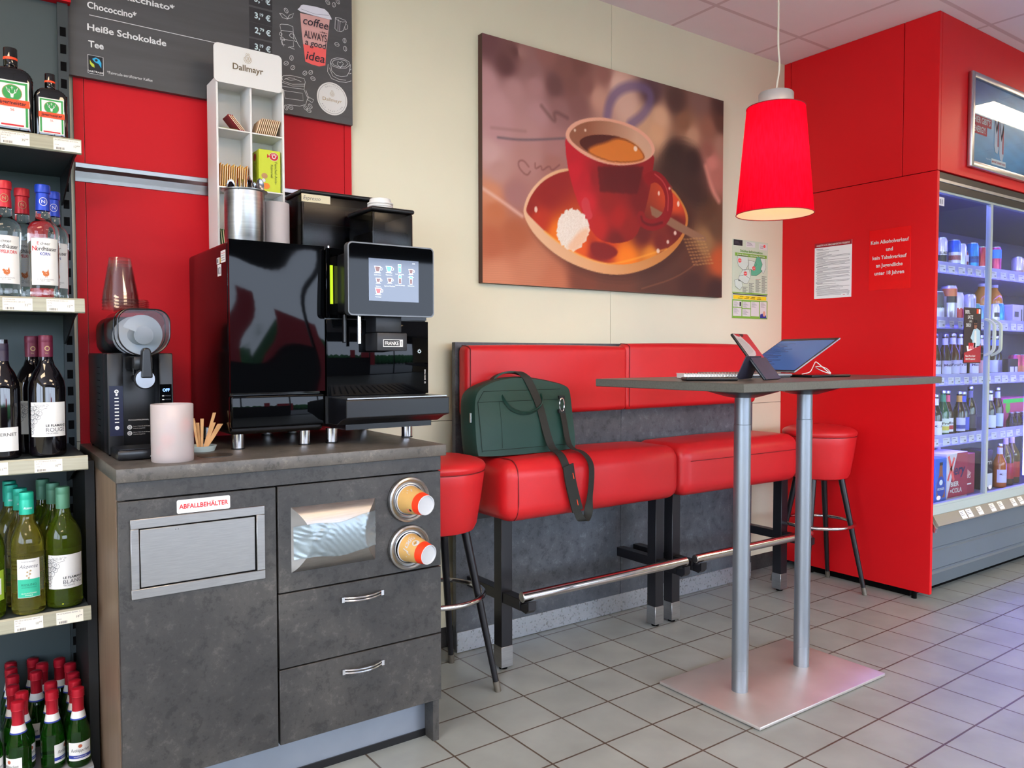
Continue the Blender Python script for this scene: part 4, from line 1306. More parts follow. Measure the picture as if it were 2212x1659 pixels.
for i in range(8):
    pn.rect(x - 0.005, 0.9995 + i * 0.0092, x + 0.005, 1.0023 + i * 0.0092, M_whitep, 1)
b.build('control_slider', sl)
b = MB()
pn = Pen(b, FY(2.300))
pn.rect(0.4515, 1.035, 0.4825, 1.100, M_gloss, 0)
M_led7 = mat('display_blue', '6aa0ff', 0.4, emit='6c9cff', estr=2.2)
pn.text('OFF', 0.468, 1.080, 0.0085, M_led7, 1, w=0.0175, align='c', bold=0.02)
for z in (1.067, 1.057):
    pn.rect(0.4575, z, 0.463, z + 0.0022, M_whitep, 1)
    pn.text('MODUS', 0.466, z, 0.0028, M_ink, 1)
b.build('digital_display', sl)
b = MB()
pn2 = Pen(b, FY(2.365))
pn2.text('PROGRAMMAUSWAHL', 0.383, 0.999, 0.0036, M_chalk, 0, w=0.052)
for z in (0.981, 0.9645):
    pn2.disc(0.386, z, 0.0062, 0.0062, M_chalk, 0); pn2.ring(0.386, z, 0.0025, 0.0032, 0.0012, M_inkd, 1, 10)
    pn2.text('Schritt 1: Halten Sie die M Taste', 0.395, z + 0.001, 0.0026, M_chalk, 0, w=0.042)
    pn2.text('3 Sekunden lang gedrückt', 0.395, z - 0.0045, 0.0026, M_chalk, 0, w=0.030)
b.build('printed_instructions', sl)
# nested clear cups upside down on the drum
def clear_cup(x, y, z, lab, grp, short=False):
    b = MB()
    prof = [(0.0455, 0.0), (0.0465, 0.003), (0.0445, 0.006), (0.0435, 0.020), (0.043, 0.022), (0.0275, 0.112), (0.0265, 0.116), (0.0, 0.1155)]
    if short:
        prof = [(0.0455, 0.0), (0.0465, 0.002), (0.0445, 0.004), (0.0425, 0.008), (0.020, 0.009), (0.0, 0.009)]
    b.lathe((x, y, z), prof, M_clear, 36)
    return tag(b.build('clear_cup' if not short else 'cup_lid', origin=(x, y, z)), lab, 'cup' if not short else 'lid', grp)
for i in range(4):
    clear_cup(0.368, 2.355, 1.3005 + i * 0.0085, 'clear plastic cup in the upside-down stack on the slush machine', 'clear cups on the slush machine')
for i in range(6):
    clear_cup(0.4060, 2.425, 1.3005 + i * 0.0052, 'flat clear lid in the low stack right of the cup stack', 'clear lids on the slush machine', True)
b = MB()
# frosted tub with creamers
ft = thing('frosted_tub', 'frosted plastic tub of coffee creamers at the front edge of the worktop', 'tub', (0.445, 2.122, TOP))
b.lathe((0.445, 2.122, TOP), [(0.0, 0.002), (0.049, 0.0), (0.0505, 0.003), (0.0505, 0.143), (0.0495, 0.145), (0.0485, 0.143), (0.0485, 0.006), (0.0, 0.006)], M_frost, 44)
b.build('vessel', ft)
rr = random.Random(4)
for i in range(13):
    a = i * 2.1
    rad = 0.030 if i % 4 else 0.005
    x, y, z = 0.445 + rad * math.cos(a), 2.122 + rad * math.sin(a), TOP + 0.010 + (i // 4) * 0.032
    q = MB()
    Mx = Matrix.Translation((x, y, z + 0.012)) @ Matrix.Rotation(rr.uniform(0, 1.6), 4, 'X') @ Matrix.Rotation(rr.uniform(-0.8, 0.8), 4, 'Y')
    cc_ = ['f3efe9', 'e6533f', 'f3efe9', 'dcd8e8'][i % 4]
    q.lathe((0, 0, -0.010), [(0.0, 0.0), (0.011, 0.0), (0.0145, 0.017), (0.018, 0.018), (0.018, 0.0195), (0.0, 0.0195)], mat('creamer_' + cc_, cc_, 0.5), 20, Mx)
    tag(q.build('creamer_pot', origin=(x, y, z)), {'f3efe9': 'white coffee creamer pot inside the frosted tub', 'e6533f': 'red-topped creamer pot inside the frosted tub', 'dcd8e8': 'pale lilac creamer pot inside the frosted tub'}[cc_], 'creamer', 'creamers in the frosted tub, %s' % {'f3efe9': 'white', 'e6533f': 'red', 'dcd8e8': 'lilac'}[cc_])
# straws in a low pale dish behind the tub
ds = thing('stick_dish', 'low pale dish holding brown paper sticks behind the frosted tub', 'dish', (0.556, 2.290, TOP))
b = MB()
b.lathe((0.556, 2.290, TOP), [(0.0, 0.001), (0.034, 0.0), (0.040, 0.014), (0.0405, 0.016), (0.038, 0.015), (0.033, 0.003), (0.0, 0.003)], M_greyfl, 40)
b.build('bowl', ds)
cv_ = tag(MB().cyl((0.560, 2.165, TOP), 0.045, 0.0015, mat('cover_disc_dark', '33322f', 0.5), n=48).build('hole_cover', origin=(0.560, 2.165, TOP)), 'flat dark disc let into the worktop beside the frosted tub', 'cover')
for i, (a, r1, h, th) in enumerate(((0.1, 0.036, 0.078, 0.006), (0.5, 0.045, 0.105, 0.006), (2.8, 0.020, 0.086, 0.005), (2.4, 0.026, 0.092, 0.005), (1.2, 0.012, 0.090, 0.006), (-0.2, 0.052, 0.074, 0.010), (2.0, 0.018, 0.079, 0.006))):
    q = MB()
    x0_, y0_ = 0.556 + 0.008 * math.cos(a), 2.290 + 0.008 * math.sin(a)
    x1_, y1_ = 0.556 + r1 * math.cos(a), 2.290 + r1 * 0.5 * math.sin(a)
    q.ribbon([(x0_, y0_, TOP + 0.0035), ((x0_ + x1_) / 2, (y0_ + y1_) / 2, TOP + h * 0.5), (x1_, y1_, TOP + h)], (0.9, -0.42, 0), [th, th * 1.2, th * 1.5], 0.003, M_kraft)
    tag(q.build('paper_stick', origin=(x0_, y0_, TOP)), 'brown paper-wrapped stirring stick in the pale dish', 'stick', 'paper sticks in the dish')

# ---------------------------------------------------------------- bottle shelving
sh = thing('shelving_unit', 'dark steel shop shelving full of spirits and wine at left', 'shelf', (-0.09, 2.49, 0))
b = MB()
b.box(-0.50, 0.262, 2.672, 2.684, 0.05, 2.206, M_teal)
b.build('back_panel', sh)
b = MB()
b.box(0.262, 0.289, 2.655, 2.698, 0.0, 2.206, M_teald)
for i in range(42):
    b.box(0.268, 0.283, 2.6535, 2.6552, 0.06 + i * 0.05, 0.086 + i * 0.05, M_dark)
b.build('upright', sh)
MB().box(-0.50, 0.296, 2.640, 2.699, 2.207, 2.45, M_red).build('header_panel', sh)
b = MB()
b.box(0.2755, 0.2985, 2.376, 2.655, 0.0, 0.895, mat('end_panel_black', '0e1012', 0.6))
b.build('end_panel', sh)
SHZ = (1.731, 1.325, 0.919, 0.523)
for z in SHZ:
    b = MB()
    b.box(-0.50, 0.270, 2.305, 2.672, z - 0.028, z - 0.001, M_teald)
    so_ = b.build('shelf_board', sh)
    b = MB()
    b.prism([(2.32, z - 0.03), (2.40, z - 0.03), (2.665, z - 0.03), (2.665, z - 0.115), (2.60, z - 0.10), (2.42, z - 0.045)], lambda u, v, q: (q, u, v), 0.262, 0.266, M_black)
    b.build('bracket', so_)
MB().box(-0.50, 0.274, 2.300, 2.672, 0.0, 0.094, mat('shelf_base_grey', '8d9093', 0.5)).build('base_shelf', sh)
def price_rail(z, tags):
    b = MB()
    b.prism([(2.3045, z), (2.2985, z + 0.0005), (2.2950, z - 0.004), (2.2930, z - 0.034), (2.2965, z - 0.037), (2.3045, z - 0.037)], lambda u, v, q: (q, u, v), -0.50, 0.2745, M_rail)
    ro = b.build('price_rail', sh)
    for x0_, x1_, lines, price in tags:
        q = MB()
        sl_ = 0.002 / 0.030
        xf = lambda u, v, l=0: (u, 2.2948 - (z - 0.004 - v) * sl_ - 0.0006 - 0.0003 * l, v)
        pn = Pen(q, xf)
        pn.rect(x0_, z - 0.0345, x1_, z - 0.004, M_tag, 0)
        for i, t_ in enumerate(lines):
            pn.text(t_, x0_ + 0.0025, z - 0.0095 - i * 0.0058, 0.0034, M_ink, 1, w=min(0.056, 0.0024 * len(t_)))
        pn.text(price, x1_ - 0.003, z - 0.0235, 0.0058, M_inkd, 1, align='r')
        pn.rect(x0_ + 0.0025, z - 0.021, x0_ + 0.012, z - 0.0203, M_ink, 1)
        rb = random.Random(int(x0_ * 1000) + int(z * 1000))
        u = x0_ + 0.006
        while u < x0_ + 0.024:
            w_ = rb.choice((0.0005, 0.0009, 0.0014))
            pn.rect(u, z - 0.0325, u + w_, z - 0.0265, M_ink, 1)
            u += w_ + rb.choice((0.0006, 0.001))
        q.build('price_tag', ro)
price_rail(SHZ[0], ((0.100, 0.161, ('JÄGERMEISTER 35% TIN', 'BOX 0,7L'), '35⁹⁹'), (0.212, 0.273, ('JÄGERMEISTER 35% 0,35L',), '17⁹⁹')))
price_rail(SHZ[1], ((0.096, 0.159, ('NORDHÄUSER', 'DOPPELKORN 38% 0,7L'), '22⁹⁹'), (0.189, 0.251, ('NORDHÄUSER KORN 32%', '0,7L'), '15⁹⁹')))
price_rail(SHZ[2], ((0.036, 0.099, ('DORNFELDER ROT TR', '0,75L'), '11⁹⁹'), (0.155, 0.216, ('FR LE FLAMAND ROUGE', 'VDP 1L'), '10⁹⁹')))
price_rail(SHZ[3], ((0.104, 0.166, ('MD AKZ RIESLING QBA HT', '0,75L'), '10⁹⁹'), (0.195, 0.256, ('FR LE FLAMAND BLANC 1L',), '10⁹⁹')))

# ---------------------------------------------------------------- bottles
M_gdark = mat('dark_bottle_glass', '07080a', 0.04, spec=0.7)
M_gblack = mat('wine_bottle_glass', '08060a', 0.05, spec=0.7)
M_gclear = mat('clear_spirit_glass', 'f2f8f6', 0.02, trans=1.0, ior=1.36)
M_ggreen = mat('green_bottle_glass', '2e7d20', 0.03, trans=0.9, ior=1.38)
M_gyell = mat('pale_yellow_bottle_glass', 'c6c05a', 0.03, trans=0.92, ior=1.36)
M_golive = mat('olive_bottle_glass', '6f8a1e', 0.03, trans=0.85, ior=1.38)
def antlers(pn, x, z, k, m, l):
    for s in (-1, 1):
        pn.stroke([(x + s * 0.001 * k, z), (x + s * 0.006 * k, z + 0.004 * k), (x + s * 0.009 * k, z + 0.012 * k)], 0.0012 * k, m, l)
        for a, b_ in (((0.004, 0.003), (0.0045, 0.009)), ((0.0065, 0.005), (0.0075, 0.010))):
            pn.stroke([(x + s * a[0] * k, z + a[1] * k), (x + s * b_[0] * k, z + b_[1] * k)], 0.0009 * k, m, l)
    pn.poly([(x - 0.003 * k, z + 0.001 * k), (x + 0.003 * k, z + 0.001 * k), (x + 0.0018 * k, z - 0.006 * k), (x - 0.0018 * k, z - 0.006 * k)], m, l)
def flat_bottle(k, lab):
    """squared dark herbal-liqueur bottle; k: scale (1 = 0.218 m tall)"""
    t = thing('liqueur_bottle', lab, 'bottle')
    w_, d_, H = 0.046 * k, 0.033 * k, 0.218 * k
    b = MB()
    bm = bmesh.new()
    out = [(-w_, 0), (w_, 0), (w_, 0.135 * k)]
    for i in range(1, 8):
        a = i / 7 * PI / 2
        out.append((w_ - (w_ - 0.014 * k) * (1 - math.cos(a)), 0.135 * k + 0.030 * k * math.sin(a)))
    out += [(-x, z) for x, z in reversed(out[2:])]
    v0 = [bm.verts.new((x, -d_, z)) for x, z in out]
    v1 = [bm.verts.new((x, d_, z)) for x, z in out]
    n = len(out)
    bm.faces.new(v0); bm.faces.new(list(reversed(v1)))
    for i in range(n):
        bm.faces.new((v0[(i + 1) % n], v0[i], v1[i], v1[(i + 1) % n]))
    bmesh.ops.recalc_face_normals(bm, faces=bm.faces[:])
    bmesh.ops.bevel(bm, geom=bm.edges[:], offset=0.012 * k, segments=4, profile=0.5, affect='EDGES')
    b.bm(bm, M_gdark)
    b.lathe((0, 0, 0.150 * k), [(0.020 * k, 0.0), (0.0145 * k, 0.016 * k), (0.0135 * k, 0.022 * k), (0.0135 * k, 0.038 * k)], M_gdark, 24)
    b.build('bottle_glass', t)
    c_ = MB()
    c_.lathe((0, 0, 0.172 * k), [(0.0150 * k, 0), (0.0155 * k, 0.004 * k), (0.0155 * k, 0.044 * k), (0.0148 * k, 0.0455 * k)], M_gdark, 28)
    c_.lathe((0, 0, 0.172 * k), [(0.0157 * k, 0.016 * k), (0.0157 * k, 0.022 * k)], M_orange, 28)
    c_.lathe((0, 0, 0.172 * k), [(0.0148 * k, 0.0455 * k), (0.0, 0.046 * k)], M_gold, 28)
    c_.build('cap', t)
    L = MB()
    pn = Pen(L, flat((0, -d_, 0), (1, 0, 0), (0, 0, 1), (0, -1, 0)))
    lw, z0_, z1_ = 0.036 * k, 0.016 * k, 0.130 * k
    pn.rect(-lw, z0_, lw, z1_, M_whitep, 0)
    for q in ((-lw + .003 * k, z0_ + .003 * k, -lw + .008 * k, z1_ - .003 * k), (lw - .008 * k, z0_ + .003 * k, lw - .003 * k, z1_ - .003 * k), (-lw + .008 * k, z1_ - .008 * k, lw - .008 * k, z1_ - .003 * k)):
        pn.rect(*q, M_green, 1)
    pn.rect(-lw + .012 * k, z0_ + .003 * k, lw - .012 * k, z0_ + .007 * k, M_redink, 1)
    pn.disc(0, 0.100 * k, 0.0215 * k, 0.0205 * k, M_gold, 1); pn.disc(0, 0.100 * k, 0.020 * k, 0.019 * k, M_green, 2)
    antlers(pn, 0, 0.096 * k, 1.35 * k, M_whitep, 3)
    pn.rect(-0.0006 * k, 0.1075 * k, 0.0006 * k, 0.1155 * k, M_whitep, 3); pn.rect(-0.003 * k, 0.1115 * k, 0.003 * k, 0.1125 * k, M_whitep, 3)
    pn.rect(-lw - 0.001 * k, 0.066 * k, lw + 0.001 * k, 0.084 * k, M_orange, 4)
    pn.text('Jägermeister', 0, 0.071 * k, 0.0095 * k, M_inkd, 5, w=0.060 * k, align='c', bold=0.02)
    pn.text('56', 0, 0.0555 * k, 0.0065 * k, M_orange, 1, align='c')
    for i in range(6):
        pn.rect(-0.018 * k, (0.048 - i * 0.004) * k, 0.018 * k, (0.0488 - i * 0.004) * k, M_lilac, 1)
    L.build('label', t)
    return t
j = flat_bottle(1.0, 'larger square dark liqueur bottle with orange band on the top shelf'); j.location = (0.128, 2.360, SHZ[0])
j = flat_bottle(0.775, 'smaller square dark liqueur bottle with orange band on the top shelf'); j.location = (0.2125, 2.352, SHZ[0])

def korn(cap, word, lab):
    t = thing('spirit_bottle', lab, 'bottle')
    b = MB()
    b.lathe((0, 0, 0), [(0.0, 0.002), (0.030, 0.0), (0.0335, 0.004), (0.0325, 0.022), (0.0335, 0.030), (0.0345, 0.120), (0.0360, 0.168), (0.0350, 0.180), (0.028, 0.192), (0.019, 0.199), (0.0168, 0.207), (0.0160, 0.222), (0.0145, 0.270), (0.0, 0.270)], M_gclear, 36)
    b.build('bottle_glass', t)
    c_ = MB()
    mm = mat('cap_foil_' + cap, cap, 0.35, metal=0.25)
    c_.lathe((0, 0, 0), [(0.0168, 0.224), (0.0150, 0.268), (0.0178, 0.270), (0.0178, 0.287), (0.0165, 0.290), (0.0, 0.290)], mm, 28)
    pn = Pen(c_, wrap((0, 0, 0), 0.0165))
    pn.ring(0, 0.246, 0.0085, 0.010, 0.0012, M_gold if word != 'KORN' else M_lilac, 1, 18)
    pn.text('N', 0, 0.242, 0.009, M_gold if word != 'KORN' else M_lilac, 1, align='c')
    c_.build('cap', t)
    L = MB()
    pn = Pen(L, wrap((0, 0, 0), 0.0355))
    pn.rect(-0.034, 0.032, 0.034, 0.152, M_ink, 0, 14); pn.rect(-0.0333, 0.0327, 0.0333, 0.1513, M_whitep, 1, 14)
    pn.text('E', -0.015, 0.134, 0.009, M_redink, 2, align='c'); pn.text('chter', -0.010, 0.134, 0.0075, M_inkd, 2)
    pn.text('N', -0.0300, 0.1195, 0.0120, M_redink, 2, bold=0.02); pn.text('ordhäuser', -0.0190, 0.1195, 0.0105, M_inkd, 2, w=0.047, bold=0.01)
    col_ = M_blueink if word == 'KORN' else M_redink
    pn.text(word, 0, 0.1075, 0.0080, col_, 2, w=0.022 if word == 'KORN' else 0.050, align='c', bold=0.02)
    for i in range(5):
        pn.rect(-0.017 + 0.003 * (i % 2), 0.098 - i * 0.0055, 0.017 - 0.003 * (i % 2), 0.0988 - i * 0.0055, M_lilac, 2, 4)
    M_hen = mat('hen_brown', 'b5612c', 0.6)
    pn.disc(0.001, 0.0605, 0.0068, 0.0062, M_hen, 2); pn.poly([(0.002, 0.064), (0.006, 0.0735), (0.0080, 0.061)], M_hen, 2); pn.disc(-0.005, 0.0655, 0.003, 0.003, M_hen, 2, 10)
    pn.stroke([(0.0, 0.055), (-0.001, 0.051)], 0.001, M_hen, 2); pn.stroke([(0.003, 0.055), (0.003, 0.051)], 0.001, M_hen, 2)
    pn.text('KORNTRADITION', 0, 0.0455, 0.003, M_ink, 2, w=0.036, align='c'); pn.text('SEIT 1507', 0, 0.0415, 0.003, M_ink, 2, w=0.020, align='c')
    L.build('label', t)
    return t
kb = korn('1c3fae', 'KORN', 'clear spirit bottle with a blue cap at the front of its shelf'); kb.location = (0.1905, 2.352, SHZ[1])
dup(kb, (0.2200, 2.434, SHZ[1]), 'clear spirit bottle with a blue cap, behind the front blue-capped one', 0.06)
kr = korn('b3202c', 'DOPPELKORN', 'clear spirit bottle with a red cap at the front of its shelf'); kr.location = (0.1065, 2.352, SHZ[1])
dup(kr, (0.1500, 2.434, SHZ[1]), 'clear spirit bottle with a red cap, behind the front red-capped one', 0.0)

def grapes(pn, m):
    """line drawing of a bunch of grapes and a leaf on a wine label, u from the left edge"""
    for u, v, r_0 in ((0.004, 0.072, 0.006), (0.012, 0.073, 0.0055), (0.006, 0.062, 0.007), (0.017, 0.064, 0.0068), (0.024, 0.060, 0.0065), (0.005, 0.050, 0.007), (0.014, 0.053, 0.0068), (0.020, 0.050, 0.006), (0.004, 0.039, 0.006), (0.012, 0.040, 0.0065), (0.003, 0.028, 0.005), (0.008, 0.029, 0.0045), (0.005, 0.019, 0.0045), (0.004, 0.010, 0.004)):
        pn.ring(u, v, r_0, r_0, 0.0009, m, 2, 14)
        for k in range(3):
            pn.stroke([(u - r_0 * 0.5, v + r_0 * (0.4 - 0.3 * k)), (u + r_0 * 0.5, v + r_0 * (0.45 - 0.3 * k))], 0.0004, m, 2)
    pn.stroke([(0.010, 0.085), (0.018, 0.076), (0.030, 0.068), (0.034, 0.072), (0.042, 0.073), (0.040, 0.077), (0.046, 0.081), (0.040, 0.083)], 0.0009, m, 2)
    for k in range(7):
        pn.stroke([(0.016 + k * 0.0035, 0.083), (0.020 + k * 0.0025, 0.074 + 0.0004 * k)], 0.0007, m, 2)
def wine(lab, glass, capm, kind, r0=0.0425, H=0.312):
    t = thing('wine_bottle', lab, 'bottle')
    b = MB()
    b.lathe((0, 0, 0), [(0.0, 0.004), (r0 - 0.006, 0.0), (r0 - 0.001, 0.004), (r0, 0.012), (r0, 0.175), (r0 - 0.003, 0.195), (r0 * 0.70, 0.218), (r0 * 0.46, 0.234), (0.0155, 0.250), (0.0150, 0.300), (0.0, 0.300)], glass, 40)
    b.build('bottle_glass', t)
    c_ = MB()
    c_.lathe((0, 0, 0), [(0.0162, H - 0.056), (0.0165, H - 0.020), (0.0160, H - 0.0185), (0.0165, H - 0.017), (0.0165, H - 0.003), (0.0155, H), (0.0, H)], capm, 30)
    pn = Pen(c_, wrap((0, 0, 0), 0.0165))
    if kind == 'rouge':
        pn.ring(0.002, H - 0.034, 0.005, 0.0055, 0.0022, M_gold, 1, 12)
        pn.text('Vin', 0, H - 0.048, 0.004, M_gold, 1, align='c')
    elif kind == 'riesling':
        pn.text('Akzente', 0.002, H - 0.042, 0.006, M_chalkb, 1, w=0.020, align='c', shear=0.3)
    c_.build('cap', t)
    L = MB()
    if kind in ('rouge', 'blanc'):
        pn = Pen(L, wrap((0, 0, 0), r0, -PI / 2 + 0.03))
        z0_ = 0.052
        pn.rect(-0.046, z0_, 0.046, z0_ + 0.088, M_whitep, 0, 16)
        pg = Pen(L, lambda u, v, l=0: pn.xf(u - 0.046, v + z0_, l))
        grapes(pg, M_ink)
        pn.text('Vin de France', 0.010, z0_ + 0.0345, 0.004, M_lilac, 2, w=0.030, shear=0.3)
        pn.text('LE FLAMAND', -0.008, z0_ + 0.0255, 0.0062, M_inkd, 2, w=0.050, bold=0.02)
        pn.text('ROUGE' if kind == 'rouge' else 'BLANC', -0.008, z0_ + 0.0125, 0.0105, M_ink, 2, w=0.047)
        pn.text('TROCKEN', -0.008, z0_ + 0.006, 0.004, M_ink, 2, w=0.027)
    elif kind == 'riesling':
        pn = Pen(L, wrap((0, 0, 0), r0, -PI / 2 - 0.02))
        z0_ = 0.045
        pn.rect(-0.026, z0_, 0.026, z0_ + 0.098, M_whitep, 0, 12)
        pn.rect(-0.0252, z0_ + 0.001, 0.0252, z0_ + 0.047, M_tealink, 1, 12)
        pn.text('RHEINHESSEN', 0, z0_ + 0.090, 0.0028, M_ink, 1, w=0.030, align='c')
        pn.text('Akzente', 0, z0_ + 0.075, 0.0095, M_ink, 1, w=0.042, align='c', shear=0.35)
        for dx, dz in ((0, 0.0), (-0.004, 0.006), (0.003, 0.010), (-0.003, 0.015), (0.004, 0.018)):
            pn.disc(dx, z0_ + 0.050 + dz, 0.0022, 0.0022, M_gold, 1, 8)
        pn.stroke([(0.0, z0_ + 0.045), (0.001, z0_ + 0.070)], 0.0008, M_gold, 1)
        pn.text('RIESLING', 0, z0_ + 0.030, 0.006, mat('deep_teal_ink', '176a58', 0.6), 2, w=0.033, align='c')
        pn.text('HALBTROCKEN', 0, z0_ + 0.0245, 0.003, mat('deep_teal_ink'), 2, w=0.033, align='c')
        pn.text('QUALITÄTSWEIN', 0, z0_ + 0.0095, 0.003, M_whitep, 2, w=0.034, align='c'); pn.text('PFALZ', 0, z0_ + 0.0045, 0.003, M_whitep, 2, w=0.016, align='c')
    elif kind == 'cabernet':
        pn = Pen(L, wrap((0, 0, 0), r0))
        pn.rect(-0.042, 0.020, 0.036, 0.080, M_whitep, 0, 12)
        pn.text('CABERNET', 0.030, 0.058, 0.0085, M_inkd, 1, w=0.062, align='r')
        pn.stroke([(-0.02, 0.035), (0.0, 0.040), (0.025, 0.036)], 0.0008, M_lilac, 1)
    elif kind == 'lime':
        pn = Pen(L, wrap((0, 0, 0), r0))
        pn.rect(-0.040, 0.045, 0.040, 0.120, mat('lime_label', '8fae2e', 0.6), 0, 12)
        pn.rect(-0.030, 0.060, 0.030, 0.100, M_whitep, 1, 10)
    L.build('label', t)
    return t
M_capr = mat('wine_red_cap', '5e1830', 0.4, metal=0.2)
M_capt = mat('teal_cap', '1fa98e', 0.4, metal=0.15)
M_capg = mat('sage_green_cap', '4c7f66', 0.45, metal=0.15)
M_capp = mat('dark_cap_purple_band', '2a1f33', 0.4)
q = wine('dark red wine bottle with a burgundy cap and grape drawing label', M_gblack, M_capr, 'rouge'); q.location = (0.1905, 2.360, SHZ[2])
dup(q, (0.1660, 2.462, SHZ[2]), 'dark red wine bottle hidden in shadow behind the burgundy-capped one', 0.0)
q = wine('dark wine bottle cut off by the left edge of the photo, white label', M_gblack, M_capp, 'cabernet', 0.040, 0.290); q.location = (0.0930, 2.362, SHZ[2])
q = wine('olive green bottle with a sage cap, front of its row on the lower shelf', M_golive, M_capg, 'blanc'); q.location = (0.2205, 2.352, SHZ[3])
dup(q, (0.2060, 2.440, SHZ[3]), 'olive green bottle with a sage cap, second in its row')
dup(q, (0.1890, 2.528, SHZ[3]), 'olive green bottle with a sage cap, third in its row')
q = wine('pale yellow wine bottle with a teal cap, front of its row', M_gyell, M_capt, 'riesling', 0.0375, 0.308); q.location = (0.1385, 2.340, SHZ[3])
dup(q, (0.1290, 2.418, SHZ[3]), 'pale yellow wine bottle with a teal cap, second in its row')
dup(q, (0.1130, 2.496, SHZ[3]), 'pale yellow wine bottle with a teal cap, third in its row')
dup(q, (0.1130, 2.574, SHZ[3]), 'pale yellow wine bottle with a teal cap, last in its row')
q = wine('green wine bottle with a lime label at the left photo edge', M_golive, M_capg, 'lime', 0.0375, 0.308); q.location = (0.0525, 2.345, SHZ[3])
# small sparkling wine bottles on the base shelf
def piccolo(lab):
    t = thing('sparkling_wine_bottle', lab, 'bottle')
    b = MB()
    b.lathe((0, 0, 0), [(0.0, 0.004), (0.024, 0.0), (0.0275, 0.004), (0.028, 0.010), (0.028, 0.082), (0.0265, 0.096), (0.0200, 0.118), (0.0148, 0.138), (0.0130, 0.150), (0.0130, 0.195), (0.0, 0.195)], M_ggreen, 30)
    b.build('bottle_glass', t)
    c_ = MB()
    M_capred = mat('red_foil_cap', 'b01a2c', 0.32, metal=0.35)
    c_.lathe((0, 0, 0), [(0.0150, 0.142), (0.0140, 0.152), (0.0142, 0.180), (0.0158, 0.183), (0.0150, 0.186), (0.0160, 0.189), (0.0152, 0.192), (0.0160, 0.195), (0.0150, 0.203), (0.0115, 0.2055), (0.0, 0.2065)], M_capred, 26)
    c_.build('cap', t)
    c_ = MB()
    c_.lathe((0, 0, 0), [(0.0182, 0.128), (0.0154, 0.1415), (0.0150, 0.146)], M_whitep, 26)
    c_.lathe((0, 0, 0), [(0.0192, 0.1245), (0.0184, 0.1282)], M_blueink, 26)
    c_.build('neck_label', t)
    L = MB()
    pn = Pen(L, wrap((0, 0, 0), 0.028))
    pn.rect(-0.030, 0.020, 0.030, 0.068, M_whitep, 0, 14)
    pn.rect(-0.030, 0.026, 0.030, 0.0345, M_blueink, 1, 14)
    pn.text('HALBTROCKEN', 0, 0.0285, 0.0035, M_whitep, 2, w=0.030, align='c')
    pn.disc(0, 0.0585, 0.005, 0.005, mat('copper_ink', 'a8583c', 0.5), 1, 8)
    pn.text('Rotkäppchen', 0, 0.0435, 0.0085, M_inkd, 1, w=0.044, align='c', shear=0.35)
    L.build('label', t)
    return t
pb = piccolo('small green sparkling wine bottle with red foil cap, nearest the cabinet side'); pb.location = (0.2440, 2.336, 0.0945)
PG = 'small sparkling wine bottles on the base shelf'
spots = [(0.186, 2.356, 1.1), (0.189, 2.420, 0.8), (0.109, 2.334, -0.9), (0.121, 2.392, 0.7), (0.104, 2.450, 2.0), (0.108, 2.530, 1.0), (0.107, 2.592, 1.0), (0.163, 2.526, -0.8), (0.182, 2.585, 1.2), (0.2435, 2.396, 2.2), (0.2465, 2.456, 1.0), (0.247, 2.537, 1.5), (0.226, 2.595, 1.4), (0.163, 2.640, 0.4), (0.109, 2.643, 0.4), (0.048, 2.352, 0.3), (0.045, 2.414, 0.3)]
for i, (x, y, a) in enumerate(spots):
    o = dup(pb, (x, y, 0.0945), 'small green sparkling wine bottle with red foil cap, turned sideways among the others', a)
    o['group'] = PG

# ---------------------------------------------------------------- chalkboard menu
bd = thing('menu_board', 'dark chalkboard drinks menu hung over the red panelling', 'menu board', (0.7365, 2.68, 2.008))
MB().box(0.285, 1.188, 2.670, 2.6885, 2.008, CEIL - 0.012, M_board).build('board', bd)
b = MB()
pn = Pen(b, FY(2.670))
mm = lambda L: [(x / 1000, z / 1000) for x, z in L]
def line_text(key, t_, m, h, bold=0.02, **kw):
    (x0_, z0_), (x1_, z1_) = mm(BOARD_MISC[key])[:2]
    pn.text(t_, x0_, (z0_ + z1_) / 2, h, m, 2, w=x1_ - x0_, bold=bold, **kw)
line_text('choc', 'Chococcino*', M_chalk, 0.0195, 0.021)
line_text('heisse', 'Heiße Schokolade', M_chalk, 0.0195, 0.021)
line_text('tee', 'Tee', M_chalk, 0.0195, 0.021)
(x1_, z1_) = mm(BOARD_MISC['macc'])[1]
zc_ = mm(BOARD_MISC['choc'])[0][1]; zt_ = mm(BOARD_MISC['tee'])[0][1]; zh_ = mm(BOARD_MISC['heisse'])[0][1]
xl_ = mm(BOARD_MISC['choc'])[0][0]
pn.text('Latte Macchiato*', x1_, z1_ - 0.001, 0.0185, M_chalk, 2, w=0.235, align='r', bold=0.021)
for i, t_ in enumerate(('Cappuccino*', 'Café Crème*', 'Espresso*')):
    pn.text(t_, xl_, z1_ + 0.038 * (i + 1), 0.0195, M_chalk, 2, bold=0.021)
(x0_, z0_), (x1_, z1_) = mm(BOARD_MISC['line'])
pn.stroke([(x0_, z0_), (x1_ + 0.05, z0_)], 0.0018, M_chalk, 1)
line_text('fine', '*Fairtrade-zertifizierter Kaffee', M_chalk, 0.0085, 0.0)
(fx0, fz1), (fx1, _), (_, fz0), _ = mm(BOARD_MISC['fair'])
fz0 = fz1 - 0.054
pn.rect(fx0, fz0, fx1, fz1, M_inkd, 0)
pn.stroke([(fx0, fz0), (fx1, fz0), (fx1, fz1), (fx0, fz1)], 0.0014, M_chalk, 2, True)
cx_, cz_ = (fx0 + fx1) / 2, (fz0 + fz1) / 2 + 0.007
M_fblue = mat('sky_blue_ink', '2aa7d6', 0.6); M_fgreen = mat('yellow_green_ink', 'b9c83c', 0.6)
